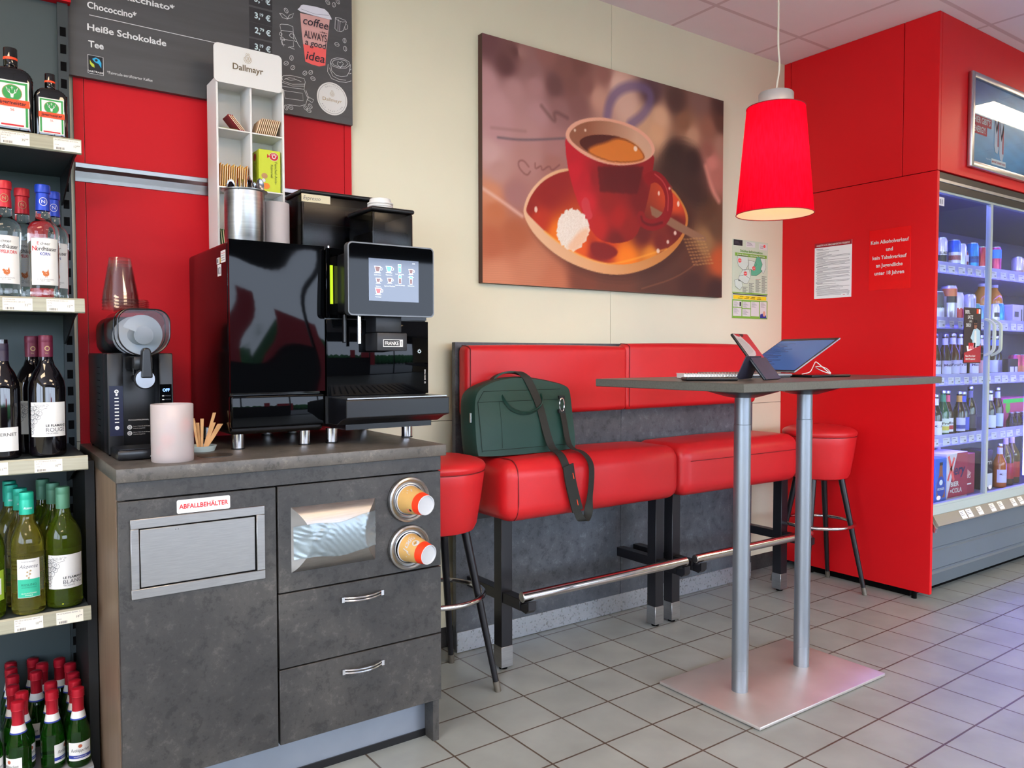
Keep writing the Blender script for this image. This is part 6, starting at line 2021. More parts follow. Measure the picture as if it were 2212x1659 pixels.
# white charging cable curled on the laptop
b = MB()
Q = lambda u, v, z: tuple(Mc @ Vector((u, v, z)))
pts = [Q(0.02, 0.06, 0.0112), Q(0.05, 0.05, 0.016), Q(0.075, 0.06, 0.030), Q(0.10, 0.07, 0.050), Q(0.112, 0.075, 0.056), Q(0.122, 0.07, 0.048), Q(0.135, 0.05, 0.026), Q(0.15, 0.04, 0.0115), Q(0.135, 0.03, 0.0115), Q(0.10, 0.04, 0.022), Q(0.11, 0.08, 0.036), Q(0.15, 0.09, 0.038), Q(0.19, 0.085, 0.030), Q(0.205, 0.08, 0.0115)]
b.tube(smooth_open(pts, 3), 0.0016, M_whitep, 8)
tag(b.build('charging_cable', origin=Q(0.02, 0.06, 0.0095)), 'thin white charging cable curled on the flat dark device', 'cable')

# ---------------------------------------------------------------- green laptop bag on the bench
bagT = thing('laptop_bag', 'dark green laptop bag leaning on the left backrest cushion', 'bag', (1.80, 2.46, 0.797))
# bag frame: local u = x, w = height along the leaning bag, d = depth to the back
lean = math.radians(9)
B0 = Vector((0, 2.405, 0.801))
def BG(u, w_, d_=0.0):
    return (u, B0.y + w_ * math.sin(lean) + d_ * math.cos(lean), B0.z + w_ * math.cos(lean) - d_ * math.sin(lean) * 0.5)
outl = [(1.556, 0.0), (2.012, 0.0), (2.026, 0.02), (2.024, 0.215), (2.018, 0.252), (1.985, 0.266), (1.88, 0.288), (1.78, 0.299), (1.69, 0.294), (1.62, 0.276), (1.572, 0.250), (1.554, 0.205), (1.548, 0.10), (1.548, 0.02)]
outl = smooth_closed(outl, 2)
bm = bmesh.new()
n = len(outl)
cxm, cwm = 1.772, 0.14
layers = [(0.0, 0.94, 0.0), (0.0, 0.97, 0.002), (0.010, 1.0, 0.0), (0.060, 1.0, 0.0), (0.078, 0.975, 0.0), (0.084, 0.93, 0.0)]
rings = []
for d_, k, _ in layers:
    rings.append([bm.verts.new(BG(cxm + (u - cxm) * (k * 0.5 + 0.5 if k < 1 else 1) - 0.18 * d_ , max(0.0, cwm + (w_ - cwm) * k) if w_ > 0.02 else w_, d_ - 0.012 * (1 - ((u - cxm) / 0.23) ** 2) * (1 if d_ < 0.02 else 0) * math.sin(max(0, min(1, w_ / 0.29)) * PI))) for u, w_ in outl])
for a, b_ in zip(rings[:-1], rings[1:]):
    for i in range(n):
        bm.faces.new((a[i], b_[i], b_[(i + 1) % n], a[(i + 1) % n]))
bm.faces.new(list(reversed(rings[-1])))
# front panel: fan grid towards the middle so that it can bulge
prev = rings[0]
for k in (0.8, 0.6, 0.4, 0.2):
    cur = []
    for i, (u, w_) in enumerate(outl):
        uu, ww = cxm + (u - cxm) * 0.97 * k, cwm + (w_ - cwm) * 0.94 * k
        bul = 0.014 * (1 - ((uu - cxm) / 0.24) ** 2) * math.sin(max(0, min(1, ww / 0.29)) * PI) + 0.0012 * math.sin(uu * 60 + ww * 25) * math.sin(ww * 70)
        cur.append(bm.verts.new(BG(uu, ww, -bul)))
    for i in range(n):
        bm.faces.new((prev[i], prev[(i + 1) % n], cur[(i + 1) % n], cur[i]))
    prev = cur
bm.faces.new(prev)
bmesh.ops.recalc_face_normals(bm, faces=bm.faces[:])
b = MB(); b.bm(bm, M_bag)
b.build('bag_body', bagT)
b = MB()
def FR(u, w_, off=0.0):      # point on the bulging front
    bul = 0.014 * (1 - ((u - cxm) / 0.24) ** 2) * math.sin(max(0, min(1, w_ / 0.29)) * PI)
    return BG(u, w_, -bul - off)
def seam(pts, r_=0.0011, m=M_bagd):
    q = []
    for (u0, w0), (u1, w1) in zip(pts[:-1], pts[1:]):
        for i in range(8):
            q.append(FR(u0 + (u1 - u0) * i / 8, w0 + (w1 - w0) * i / 8, 0.0008))
    q.append(FR(*pts[-1], 0.0008))
    b.tube(q, r_, m, 6)
seam([(1.575, 0.024), (1.985, 0.024)]); seam([(1.572, 0.205), (1.985, 0.205)]); seam([(1.600, 0.245), (1.965, 0.245)])
seam([(1.572, 0.02), (1.570, 0.205), (1.600, 0.245)]); seam([(1.662, 0.03), (1.662, 0.205)], 0.0006)
b.build('seams', bagT)
b = MB()
zp = [BG(u, w_ + 0.0008, 0.020) for u, w_ in outl if w_ > 0.15]
b.tube(zp[:], 0.0022, M_black, 6) if len(zp) > 3 else None
b.box(1.541, 1.5445, 2.438, 2.446, 0.93, 0.965, M_steel)
b.build('zipper', bagT)
b = MB()       # front grab handle hanging down
hp = [(1.678, 0.226), (1.682, 0.205), (1.700, 0.180), (1.730, 0.163), (1.770, 0.155), (1.810, 0.160), (1.845, 0.178), (1.860, 0.200), (1.862, 0.226)]
hq = smooth_open([FR(u, w_, 0.010 if 0 < i < 8 else 0.001) for i, (u, w_) in enumerate(hp)], 2)
b.ribbon(hq, (0.1, -0.55, 0.83), 0.013, 0.004, M_bag)
b.build('front_handle', bagT)
b = MB()
b.box(1.668, 1.694, 2.412, 2.4155, 0.985, 1.030, M_web, 0, 1, Matrix.Translation((0, 0.022, 0)))
b.build('handle_tab', bagT)
b = MB()       # upper handle
hp = [(1.665, 0.280), (1.690, 0.304), (1.735, 0.318), (1.785, 0.318), (1.83, 0.306), (1.860, 0.284)]
b.ribbon(smooth_open([BG(u, w_, 0.045) for u, w_ in hp], 2), (0, 0.98, -0.15), 0.030, 0.007, M_bag)
b.build('top_handle', bagT)
# shoulder strap: over the top, down the front of the seat and back up to the clip
sp = [BG(1.770, 0.315, 0.050), BG(1.785, 0.322, 0.030), BG(1.800, 0.300, -0.006), FR(1.822, 0.250, 0.006), FR(1.845, 0.18, 0.007), FR(1.862, 0.09, 0.008), (1.872, 2.375, 0.815), (1.868, 2.320, 0.806), (1.862, 2.279, 0.770), (1.876, 2.272, 0.700), (1.900, 2.272, 0.620), (1.925, 2.272, 0.560), (1.945, 2.268, 0.540), (1.962, 2.266, 0.556), (1.972, 2.268, 0.62), (1.985, 2.270, 0.70), (1.988, 2.275, 0.765), (1.975, 2.312, 0.806), (1.962, 2.370, 0.812), FR(1.968, 0.050, 0.010), FR(1.962, 0.110, 0.010), FR(1.952, 0.165, 0.012)]
W0 = [(1, -0.2, 0)] * 3 + [(0.97, 0, 0.22)] * 3 + [(1, 0, 0.05)] * 2 + [(0.95, 0, 0.25)] * 4 + [(0.3, -0.9, 0.1), (0.2, -0.95, 0)] + [(1.0, 0.25, -0.1)] * 8
def lerp_path(P, Wd, k):
    Q = smooth_open([tuple(p) + tuple(Vector(w_).normalized()) for p, w_ in zip(P, Wd)], k)
    return [q[:3] for q in Q], [q[3:] for q in Q]
P_, W_ = lerp_path(sp, W0, 2)
b = MB(); b.ribbon(P_, W_, 0.034, 0.0022, M_web)
st_ = b.build('shoulder_strap', bagT)
b = MB()
pad = [(1.867, 2.2700, 0.765), (1.876, 2.2665, 0.700), (1.900, 2.2665, 0.622), (1.912, 2.2665, 0.588)]
b.ribbon(smooth_open(pad, 2), (0.96, 0, 0.25), 0.050, 0.006, M_web)
for u0, z0_ in ((1.884, 0.735), (1.905, 0.632)):
    b.ribbon([(u0, 2.2625, z0_), (u0 + 0.006, 2.2625, z0_ - 0.022)], (1, 0, 0.2), 0.003, 0.001, M_orange)
b.build('strap_pad', st_)
b = MB()
c0 = Vector(FR(1.950, 0.172, 0.014))
b.tube([tuple(c0 + Vector((0.012 * math.cos(a * PI / 8), -0.002, 0.026 * math.sin(a * PI / 8) + 0.010))) for a in range(16)], 0.0025, M_polish, 6, True)
b.box(c0.x - 0.016, c0.x + 0.016, c0.y - 0.004, c0.y + 0.004, c0.z - 0.022, c0.z - 0.008, M_black)
b.box(c0.x - 0.014, c0.x + 0.014, c0.y - 0.003, c0.y + 0.006, c0.z + 0.034, c0.z + 0.046, M_black)
b.build('clip', bagT)

# ---------------------------------------------------------------- pendant lamp
LX, LY = 2.388, 1.752
pl = thing('pendant_lamp', 'red cloth pendant lamp on a clear cable above the table', 'lamp', (LX, LY, 1.675))
b = MB(); b.lathe((LX, LY, 0), [(0.1325, 1.678), (0.100, 2.052)], M_shade, 72); b.build('shade', pl)
b = MB()
b.tube([(LX + 0.1325 * math.cos(a * PI / 36), LY + 0.1325 * math.sin(a * PI / 36), 1.6785) for a in range(72)], 0.0016, mat('shade_trim', '8e0f20', 0.7), 6, True)
b.build('shade_trim', pl)
b = MB()
b.tube([(LX + 0.1002 * math.cos(a * PI / 36), LY + 0.1002 * math.sin(a * PI / 36), 2.0515) for a in range(72)], 0.0016, mat('shade_trim'), 6, True)
b.build('shade_trim', pl)
for k in range(3):
    a = k * 2 * PI / 3 + 0.4
    b = MB()
    b.rod((LX + 0.03 * math.cos(a), LY + 0.03 * math.sin(a), 2.045), (LX + 0.0995 * math.cos(a), LY + 0.0995 * math.sin(a), 2.050), 0.0015, M_white)
    b.build('shade_wire', pl)
b = MB(); b.lathe((LX, LY, 0), [(0.058, 2.040), (0.060, 2.044), (0.060, 2.100), (0.057, 2.104), (0.0, 2.105)], mat('lamp_cap_grey', 'a9a6a4', 0.45, metal=0.3), 44); b.build('cap', pl)
b = MB()
b.cyl((LX, LY, 1.945), 0.020, 0.096, M_white)
b.build('socket', pl)
b = MB(); b.lathe((LX, LY, 0), [(0.0, 1.842), (0.018, 1.846), (0.029, 1.862), (0.032, 1.880), (0.028, 1.902), (0.017, 1.925), (0.014, 1.946)], M_bulb, 24); b.build('bulb', pl)
b = MB()
b.tube(smooth_open([(LX, LY, 2.104), (LX + 0.004, LY, 2.13), (LX + 0.016, LY - 0.004, 2.20), (LX + 0.008, LY, 2.27), (LX + 0.010, LY, 2.40), (LX + 0.004, LY, 2.55), (LX + 0.002, LY, 2.73), (LX + 0.002, LY, 2.744)], 2), 0.0034, mat('clear_cable', 'c9c3b4', 0.3), 8)
b.lathe((LX + 0.002, LY, 0), [(0.050, 2.7705), (0.050, 2.755), (0.040, 2.742), (0.0, 2.741)][::-1], M_white, 32)
b.build('cable', pl)

# ---------------------------------------------------------------- notices on the walls
def text_lines(pn, x0_, x1_, z0_, z1_, n, m, l, seed, h=0.0013):
    r_ = random.Random(seed)
    for i in range(n):
        z = z1_ - (i + 0.5) * (z1_ - z0_) / n
        if r_.random() < 0.1:
            continue
        pn.rect(x0_, z, x0_ + (x1_ - x0_) * (r_.choice((1, 1, 1, 0.95, 0.6, 0.35))), z + h, m, l)
# youth protection sheet
b = MB()
b.box(XR - 0.0016, XR - 0.0003, 2.284, 2.497, 1.476, 1.769, M_paper)
pn = Pen(b, FX(XR - 0.0016))
x0_, x1_ = -2.497, -2.284
pn.rect(x0_, 1.745, x1_, 1.769, mat('maroon_band', '9a1220', 0.6), 0)
pn.text('AUSZÜGE AUS DEM JUGENDSCHUTZGESETZ', x0_ + 0.010, 1.752, 0.0085, M_whitep, 1, w=0.192, shear=0.2, bold=0.02)
r_ = random.Random(12)
for i in range(46):
    z = 1.735 - i * 0.0054
    if i in (0, 9, 17, 22, 33):
        pn.rect(x0_ + 0.010, z, x0_ + 0.050, z + 0.0022, M_inkd, 1)
    elif r_.random() > 0.06:
        a = x0_ + (0.010 if r_.random() < 0.3 else 0.016)
        pn.rect(a, z, a + (0.188 if r_.random() < 0.6 else r_.uniform(0.05, 0.17)), z + 0.0015, M_ink, 1)
pn.text('star', x1_ - 0.046, 1.488, 0.006, M_redink, 1, bold=0.02); pn.ring(x1_ - 0.018, 1.492, 0.005, 0.005, 0.0015, M_ink, 1, 5)
tag(b.build('notice_sheet', origin=(XR, 2.39, 1.476)), 'white printed youth protection sheet with a dark red heading on the red wall', 'notice')
# red sign
b = MB()
b.box(XR - 0.0028, XR - 0.0003, 1.980, 2.190, 1.500, 1.798, mat('bright_red_sign', 'e60f14', 0.25), 0.0004, 1)
pn = Pen(b, FX(XR - 0.0028))
for i, (t_, w_) in enumerate((('Kein Alkoholverkauf', 0.192), ('und', 0.034), ('kein Tabakverkauf', 0.172), ('an Jugendliche', 0.134), ('unter 18 Jahren', 0.150))):
    pn.text(t_, -2.085, 1.728 - i * 0.0385, 0.0180, M_whitep, 0, w=w_, align='c', bold=0.02)
tag(b.build('red_sign', origin=(XR, 2.085, 1.5)), 'bright red age-limit sign with white German lettering on the red wall', 'sign')
# regional map poster on the cream wall
mp_ = thing('map_poster', 'pale green regional map poster on the cream wall near the corner', 'poster', (3.475, 2.698, 1.372))
b = MB()
b.box(3.328, 3.622, 2.6976, 2.6994, 1.372, 1.786, mat('poster_pale_green', 'c9d8be', 0.6))
pn = Pen(b, FY(2.6976))
def mpx(x, y):      # poster coordinates 0..400 x 0..900 -> world
    return (3.328 + x / 395 * 0.294, 1.786 - y / 905 * 0.414)
M_gband = mat('leaf_green_ink', '7db53c', 0.6); M_ylw = mat('bright_yellow_ink', 'f2d51e', 0.6); M_mapteal = mat('map_teal', '5fb58f', 0.6); M_mapl = mat('map_pale', 'cfe0d2', 0.6); M_gtext = mat('grass_green_text', '5c9a2c', 0.6)
def mrect(x0, y0, x1, y1, m, l): 
    a = mpx(x0, y0); c_ = mpx(x1, y1); pn.rect(a[0], c_[1], c_[0], a[1], m, l)
mrect(8, 5, 105, 70, M_inkd, 1); mrect(145, 15, 245, 75, M_whitep, 1); mrect(290, 20, 385, 90, M_whitep, 1)
for i in range(3):
    mrect(18, 25 + 14 * i, 60 + 10 * i, 29 + 14 * i, M_ink, 2); mrect(155, 25 + 14 * i, 200 + 10 * i, 29 + 14 * i, M_ink, 2); mrect(300, 45 + 12 * i, 340, 48 + 12 * i, M_ink, 2)
pn.disc(*mpx(352, 45), 0.009, 0.009, M_coral, 2)
a = mpx(80, 140); pn.text('Städte-Information', a[0], a[1], 0.0135, M_gtext, 1, w=0.188, bold=0.02)
mrect(25, 152, 380, 190, M_gband, 1)
a = mpx(50, 178); pn.text('Kreis Bautzen – Sächsische Schweiz', a[0], a[1], 0.0075, M_whitep, 2, w=0.23, bold=0.02)
T = lambda L: [mpx(x - 60, y - 55) if False else mpx(x, y) for x, y in L]
reg = [[(55, 185), (165, 185), (170, 280), (140, 345), (110, 345), (60, 300), (45, 230)], [(170, 225), (235, 235), (270, 265), (225, 310), (235, 345), (200, 330), (175, 330)],
       [(110, 345), (175, 330), (200, 400), (190, 440), (130, 400), (70, 420)], [(70, 420), (130, 400), (190, 440), (160, 500), (130, 500), (100, 480), (60, 470)], [(20, 470), (60, 455), (100, 480), (110, 530), (80, 580), (30, 540)],
       [(300, 180), (360, 190), (370, 300), (340, 370), (310, 320), (330, 260)]]
for q in reg:
    pn.poly(T(q), M_mapl, 1); pn.stroke(T(q), 0.0014, M_inkd, 3, True)
q = [(265, 180), (300, 180), (330, 260), (310, 320), (330, 335), (300, 370), (260, 400), (205, 400), (200, 330), (235, 345), (225, 310), (245, 250)]
pn.poly(T(q), M_mapteal, 2); pn.stroke(T(q), 0.0014, M_inkd, 3, True)
for x, y in ((75, 240), (232, 315), (138, 385)):
    pn.poly([(mpx(x, y)[0] + 0.016 * math.cos(a_) * (1 if k % 2 else 0.72), mpx(x, y)[1] + 0.014 * math.sin(a_) * (1 if k % 2 else 0.72)) for k, a_ in enumerate([j * PI / 8 for j in range(16)])], M_coral, 4)
    pn.rect(mpx(x, y)[0] - 0.008, mpx(x, y)[1] - 0.001, mpx(x, y)[0] + 0.008, mpx(x, y)[1] + 0.0015, M_whitep, 5)
for cx_, y0, n_ in ((110, 540, 7), (180, 490, 11), (255, 440, 14), (325, 400, 18)):
    for i in range(n_):
        mrect(cx_, y0 + i * 11, cx_ + (40 if i % 3 else 58), y0 + 4 + i * 11, M_redink if (cx_, i) == (255, 0) else M_ink, 1)
mrect(0, 605, 395, 618, M_gband, 1); mrect(5, 622, 390, 632, M_inkd, 1); mrect(10, 640, 380, 685, M_ylw, 1); mrect(0, 690, 395, 905, M_gband, 1)
for i in range(4):
    mrect(80 + i * 65, 654, 120 + i * 65, 659, M_inkd, 2); mrect(60 + i * 70, 670, 110 + i * 70, 675, M_inkd, 2)
for q in ((8, 705, 100, 775), (110, 710, 200, 785), (206, 705, 298, 875), (8, 785, 100, 880), (110, 795, 200, 880), (308, 700, 385, 895)):
    mrect(*q, M_whitep, 2)
    for i in range(5):
        mrect(q[0] + 8, q[1] + 12 + i * 12, q[0] + 40 + 12 * ((i * 7) % 3), q[1] + 15 + i * 12, M_ink, 3)
mrect(78, 715, 94, 765, M_inkd, 3); pn.poly(T([(308, 895), (312, 850), (340, 840), (375, 860), (385, 895)]), M_blueink, 3); pn.disc(*mpx(355, 842), 0.011, 0.015, mat('skin_ink', 'd8a58c', 0.6), 4)
b.build('sheet', mp_)
# ---------------------------------------------------------------- drinks refrigerator
FX0, FX1 = 3.778, 6.85
fr = thing('drinks_refrigerator', 'glass-door drinks refrigerator with violet-lit shelves beside the red wall', 'refrigerator', (5.3, 2.25, 0))
b = MB()
b.box(FX0, FX1, 2.60, 2.68, 0.05, 2.03, M_fridgein)
b.box(FX0, FX0 + 0.03, 1.90, 2.60, 0.36, 2.03, M_fridgein)
b.box(FX1 - 0.03, FX1, 1.90, 2.60, 0.36, 2.03, M_fridgein)
b.box(FX0 + 0.03, FX1 - 0.03, 1.95, 2.60, 0.385, 0.435, M_fridgein)
b.box(FX0 + 0.03, FX1 - 0.03, 1.90, 2.60, 1.985, 2.03, M_fridgein)
b.build('cabinet', fr)
b = MB()
b.box(FX0, FX1, 1.866, 1.90, 1.992, 2.008, M_alu, 0.002, 1)
b.box(FX0, FX1, 1.870, 1.90, 2.008, 2.038, M_black)
b.box(FX0, FX1, 1.868, 1.90, 1.955, 1.990, M_black)
b.build('top_rail', fr)
b = MB()                                              # ribbed grey base
prof = [(1.885, 0.360), (1.878, 0.340), (1.878, 0.250), (1.886, 0.243), (1.886, 0.236), (1.878, 0.229), (1.878, 0.145), (1.888, 0.136), (1.888, 0.128), (1.880, 0.120), (1.905, 0.050), (1.960, 0.030), (2.10, 0.028), (2.10, 0.360)]
b.prism(prof, lambda u, v, q: (q, u, v), FX0, FX1, M_greyfr)
b.build('base', fr)
b = MB()
b.box(FX0, FX1, 1.97, 2.6, 0.0, 0.028, M_dark)
b.build('plinth', fr)
b = MB()
b.box(FX0, FX1, 1.872, 1.905, 0.408, 0.452, M_greyfl, 0.003, 1)
b.build('sill', fr)
b = MB()                                              # price strip, tilted
b.prism([(1.874, 0.408), (1.846, 0.362), (1.850, 0.358), (1.884, 0.362), (1.884, 0.408)], lambda u, v, q: (q, u, v), FX0 + 0.02, FX1, mat('strip_beige', '8c8678', 0.3))
b.prism([(1.880, 0.400), (1.850, 0.352), (1.856, 0.330), (1.884, 0.345)], lambda u, v, q: (q, u, v), FX0, FX0 + 0.02, M_alu)
po = b.build('price_strip', fr)
for i, x in enumerate((4.04, 4.105, 4.215, 4.355, 4.45, 4.60, 4.69, 4.80, 4.95)):
    q = MB()
    pn = Pen(q, lambda u, v, l=0: (u, 1.8735 - (0.408 - v) * 0.6087 - 0.0004 - 0.0003 * l, v + 0.0003))
    pn.rect(x, 0.367, x + 0.052, 0.403, M_tag if i > 1 else M_paper, 0)
    for k in range(3):
        pn.rect(x + 0.004, 0.395 - k * 0.007, x + (0.036, 0.028, 0.042)[k], 0.397 - k * 0.007, M_ink, 1)
    q.build('price_tag', po)
# doors
DX = [FX0 + 0.004, 4.334, 4.900, 5.466, 6.032, 6.846]
for i in range(5):
    x0, x1 = DX[i], DX[i + 1]
    d = MB()
    fw = 0.011
    d.box(x0 + 0.001, x0 + fw, 1.872, 1.895, 0.452, 1.956, M_greyfl); d.box(x1 - fw, x1 - 0.001, 1.872, 1.895, 0.452, 1.956, M_greyfl)
    d.box(x0 + fw, x1 - fw, 1.872, 1.895, 0.452, 0.462, M_greyfl); d.box(x0 + fw, x1 - fw, 1.872, 1.895, 1.945, 1.956, M_greyfl)
    do = d.build('door', fr)
    d = MB()
    d.box(x0 + fw, x1 - fw, 1.880, 1.884, 0.462, 1.945, M_glass)
    d.build('glass_pane', do)
    d = MB()
    hx = x1 - 0.045 if i % 2 == 0 else x0 + 0.028
    M_hand = mat('handle_pale_green', 'b9c6b6', 0.4)
    pts = [(hx, 1.874, 1.360), (hx, 1.850, 1.350), (hx, 1.832, 1.333), (hx, 1.830, 1.310), (hx, 1.830, 1.225), (hx, 1.832, 1.202), (hx, 1.850, 1.185), (hx, 1.874, 1.175)]
    d.ribbon(smooth_open(pts, 1), (1, 0, 0), 0.017, 0.011, M_hand)
    d.build('handle', do)
    d = MB()
    if i == 0:
        for z, s_ in ((0.478, 0),):
            pn = Pen(d, FY(1.8798)); pn.disc(x0 + 0.075, 0.487, 0.020, 0.011, M_lilac, 0)
            pn.poly([(x0 + 0.02, 1.925), (x0 + 0.075, 1.925), (x0 + 0.075, 1.885), (x0 + 0.02, 1.885)], M_lilac, 0); pn.rect(x0 + 0.032, 1.893, x0 + 0.038, 1.915, M_inkd, 1); pn.rect(x0 + 0.050, 1.893, x0 + 0.056, 1.915, M_inkd, 1)
        d.build('sticker', do)
    elif i == 1:
        pn = Pen(d, FY(1.8798)); pn.disc(x0 + 0.06, 0.487, 0.020, 0.011, M_lilac, 0)
        d.build('sticker', do)
# promo sheet stuck on the first door
b = MB()
b.box(4.072, 4.252, 1.8775, 1.8797, 1.135, 1.413, mat('promo_brown', '2e2024', 0.4))
pn = Pen(b, FY(1.8775))
for t_, x, z, h in (('BIER,', 4.082, 1.383, 0.017), ('SATZ', 4.108, 1.358, 0.017), ('UND', 4.124, 1.341, 0.009), ('SIEG!', 4.092, 1.317, 0.017)):
    pn.text(t_, x, z, h, M_whitep, 1, bold=0.02)
pn.rect(4.200, 1.385, 4.220, 1.408, M_orange, 1); pn.rect(4.222, 1.385, 4.240, 1.408, M_paper, 1)
M_skin = mat('print_skin', '8a5a44', 0.6); M_shirt = mat('print_pale_shirt', 'a9c6d2', 0.6)
pn.poly([(4.140, 1.262), (4.170, 1.305), (4.205, 1.312), (4.240, 1.300), (4.250, 1.240), (4.232, 1.215), (4.165, 1.215), (4.160, 1.250)], M_shirt, 1)
pn.poly([(4.180, 1.300), (4.200, 1.300), (4.205, 1.215), (4.176, 1.215)], M_whitep, 2); pn.disc(4.190, 1.328, 0.016, 0.022, M_skin, 2); pn.disc(4.190, 1.345, 0.0165, 0.010, M_inkd, 3); pn.rect(4.176, 1.327, 4.204, 1.333, M_inkd, 3)
pn.poly([(4.100, 1.222), (4.240, 1.222), (4.215, 1.195), (4.110, 1.195)], M_paper, 1)
for i in range(4):
    pn.poly([(4.120 + i * 0.019, 1.238), (4.136 + i * 0.019, 1.238), (4.134 + i * 0.019, 1.205), (4.122 + i * 0.019, 1.205)], M_redink, 2)
pn.poly([(4.074, 1.188), (4.150, 1.202), (4.250, 1.226), (4.250, 1.140), (4.074, 1.140)], mat('promo_red', 'a3202c', 0.5), 3)
pn.text('Beer-Pong-Spiel', 4.090, 1.168, 0.009, M_whitep, 4, w=0.100, bold=0.02); pn.text('GRATIS sichern!', 4.090, 1.153, 0.009, M_whitep, 4, w=0.100, bold=0.02)
b2 = b.build('promo_sheet', origin=(4.162, 1.879, 1.135)); tag(b2, 'dark beer promotion sheet stuck on the left refrigerator door', 'poster')
# shelves with lit price lips
FZ = (1.618, 1.340, 1.050, 0.740)
M_lip = milky('shelf_lip', 'bdbdf2', 0.75, 0.25)
M_fshelf = mat('fridge_shelf', '8f90a8', 0.4)
def lips(z, mb_):
    mb_.prism([(1.985, z + 0.030), (1.981, z + 0.030), (1.977, z - 0.030), (1.981, z - 0.030)], lambda u, v, q: (q, u, v), FX0 + 0.034, FX1 - 0.034, M_lip)
    r_ = random.Random(int(z * 100))
    pn = Pen(mb_, lambda u, v, l=0: (u, 1.9795 - 0.0004 - 0.0003 * l - (z + 0.03 - v) * 0.04, v))
    x = FX0 + 0.05
    while x < FX1 - 0.15:
        w_ = r_.uniform(0.05, 0.075)
        pn.rect(x, z - 0.024, x + w_, z + 0.012, M_lilac, 1)
        pn.rect(x + 0.005, z + 0.003, x + w_ * 0.7, z + 0.005, M_ink, 2); pn.rect(x + w_ * 0.6, z - 0.014, x + w_ * 0.88, z - 0.009, M_ink, 2)
        x += w_ + r_.uniform(0.004, 0.05)
for z in FZ:
    b = MB(); b.box(FX0 + 0.032, FX1 - 0.032, 1.985, 2.59, z - 0.012, z, M_fshelf)
    so_ = b.build('shelf', fr)
    b = MB(); lips(z, b); b.build('price_lip', so_)
    b = MB(); b.box(FX0 + 0.04, FX1 - 0.04, 1.990, 2.004, z - 0.020, z - 0.0125, M_led); b.build('light_strip', so_)
b = MB(); b.box(FX0 + 0.04, FX1 - 0.04, 1.915, 1.935, 1.970, 1.984, M_led); b.build('light_strip', fr)
b = MB(); b.box(FX0 + 0.0305, FX0 + 0.04, 1.905, 1.925, 0.5, 1.94, mat('led_post_dim', '9a98ff', 0.5, emit='6f66ff', estr=11.0)); b.build('light_strip', fr)
b = MB(); b.box(4.892, 4.906, 1.905, 1.925, 0.5, 1.94, mat('led_post_dim')); b.build('light_strip', fr)

# ---- drinks
CANS = {}
def can(kind, x, y, z, lab, r=0.0325, h=0.165, base='d9dcde', art=None, txt=None, tcol=None, grp=None):
    if kind in CANS:
        return dup(CANS[kind], (x, y, z), lab)
    t = thing('drink_can', lab, 'can')
    b = MB()
    m_ = mat('can_' + base, base, 0.28, metal=0.45)
    b.lathe((0, 0, 0), [(0.0, 0.004), (r - 0.007, 0.0), (r - 0.001, 0.008), (r, 0.012), (r, h - 0.018), (r - 0.006, h - 0.004)], m_, 28)
    pn = Pen(b, wrap((0, 0, 0), r, -PI / 2 - 0.45))
    if art:
        for (u0, v0, u1, v1, c_) in art:
            pn.rect(u0 * r * 3, v0 * h, u1 * r * 3, v1 * h, mat('can_art_' + c_, c_, 0.35, metal=0.2), 0, 14)
    if txt:
        pn.text(txt, 0.0, h * 0.47, h * 0.09, mat('can_art_' + tcol, tcol, 0.35, metal=0.2), 1, w=r * 1.5, align='c', bold=0.02)
    b.build('can_body', t)
    b = MB()
    b.lathe((0, 0, 0), [(r - 0.006, h - 0.0045), (r - 0.0055, h), (r - 0.0075, h), (r - 0.009, h - 0.004), (0.0, h - 0.004)], M_alu, 28)
    b.build('lid', t)
    t.location = (x, y, z)
    CANS[kind] = t
    return t
BOT = {}
def beer(kind, x, y, z, lab, glass='3a1c0c', h=0.235, r=0.0305, neck='f0f0ea', label='e8e8e4', band=None, txt=None, tcol='1d1d22'):
    if kind in BOT:
        return dup(BOT[kind], (x, y, z), lab)
    t = thing('drink_bottle', lab, 'bottle')
    b = MB()
    k = h / 0.235
    b.lathe((0, 0, 0), [(0.0, 0.003), (r - 0.004, 0.0), (r, 0.005), (r, 0.125 * k), (r - 0.004, 0.142 * k), (0.0155, 0.175 * k), (0.0135, 0.190 * k), (0.0130, 0.226 * k), (0.0, 0.226 * k)], mat('drink_glass_' + glass, glass, 0.06, spec=0.6), 26)
    b.build('bottle_glass', t)
    b = MB()
    b.lathe((0, 0, 0), [(0.0140, 0.222 * k), (0.0145, 0.230 * k), (0.0125, h), (0.0, h)], M_alu, 20)
    b.build('cap', t)
    b = MB()
    pn = Pen(b, wrap((0, 0, 0), r, -PI / 2 - 0.45))
    pn.rect(-r * 1.1, 0.028 * k, r * 1.1, 0.098 * k, mat('drink_label_' + label, label, 0.5), 0, 12)
    if band:
        pn.rect(-r * 1.1, 0.040 * k, r * 1.1, 0.060 * k, mat('drink_label_' + band, band, 0.5), 1, 12)
    if txt:
        pn.text(txt, 0, 0.068 * k, 0.012 * k, mat('drink_label_' + tcol, tcol, 0.5), 2, w=r * 1.5, align='c', bold=0.02)
    b.lathe((0, 0, 0), [(0.0150, 0.180 * k), (0.0138, 0.192 * k), (0.0136, 0.214 * k)], mat('drink_label_' + neck, neck, 0.5), 20)
    b.build('label', t)
    t.location = (x, y, z)
    BOT[kind] = t
    return t
Y1, Y2 = 2.050, 2.150
z = FZ[0]
S0 = 'on the top refrigerator shelf'
can('c1', 4.175, Y1, z, 'white and black can leftmost ' + S0, base='e4e4ea', art=((-.5, .05, .5, .45, '26242c'),), txt='BLACK', tcol='26242c')
can('c2', 4.232, Y1 + .03, z, 'pale yellow can second from left ' + S0, base='d8d29a', art=((-.5, .3, .5, .6, '2c2a35'),), txt='BLACK', tcol='d8d29a')
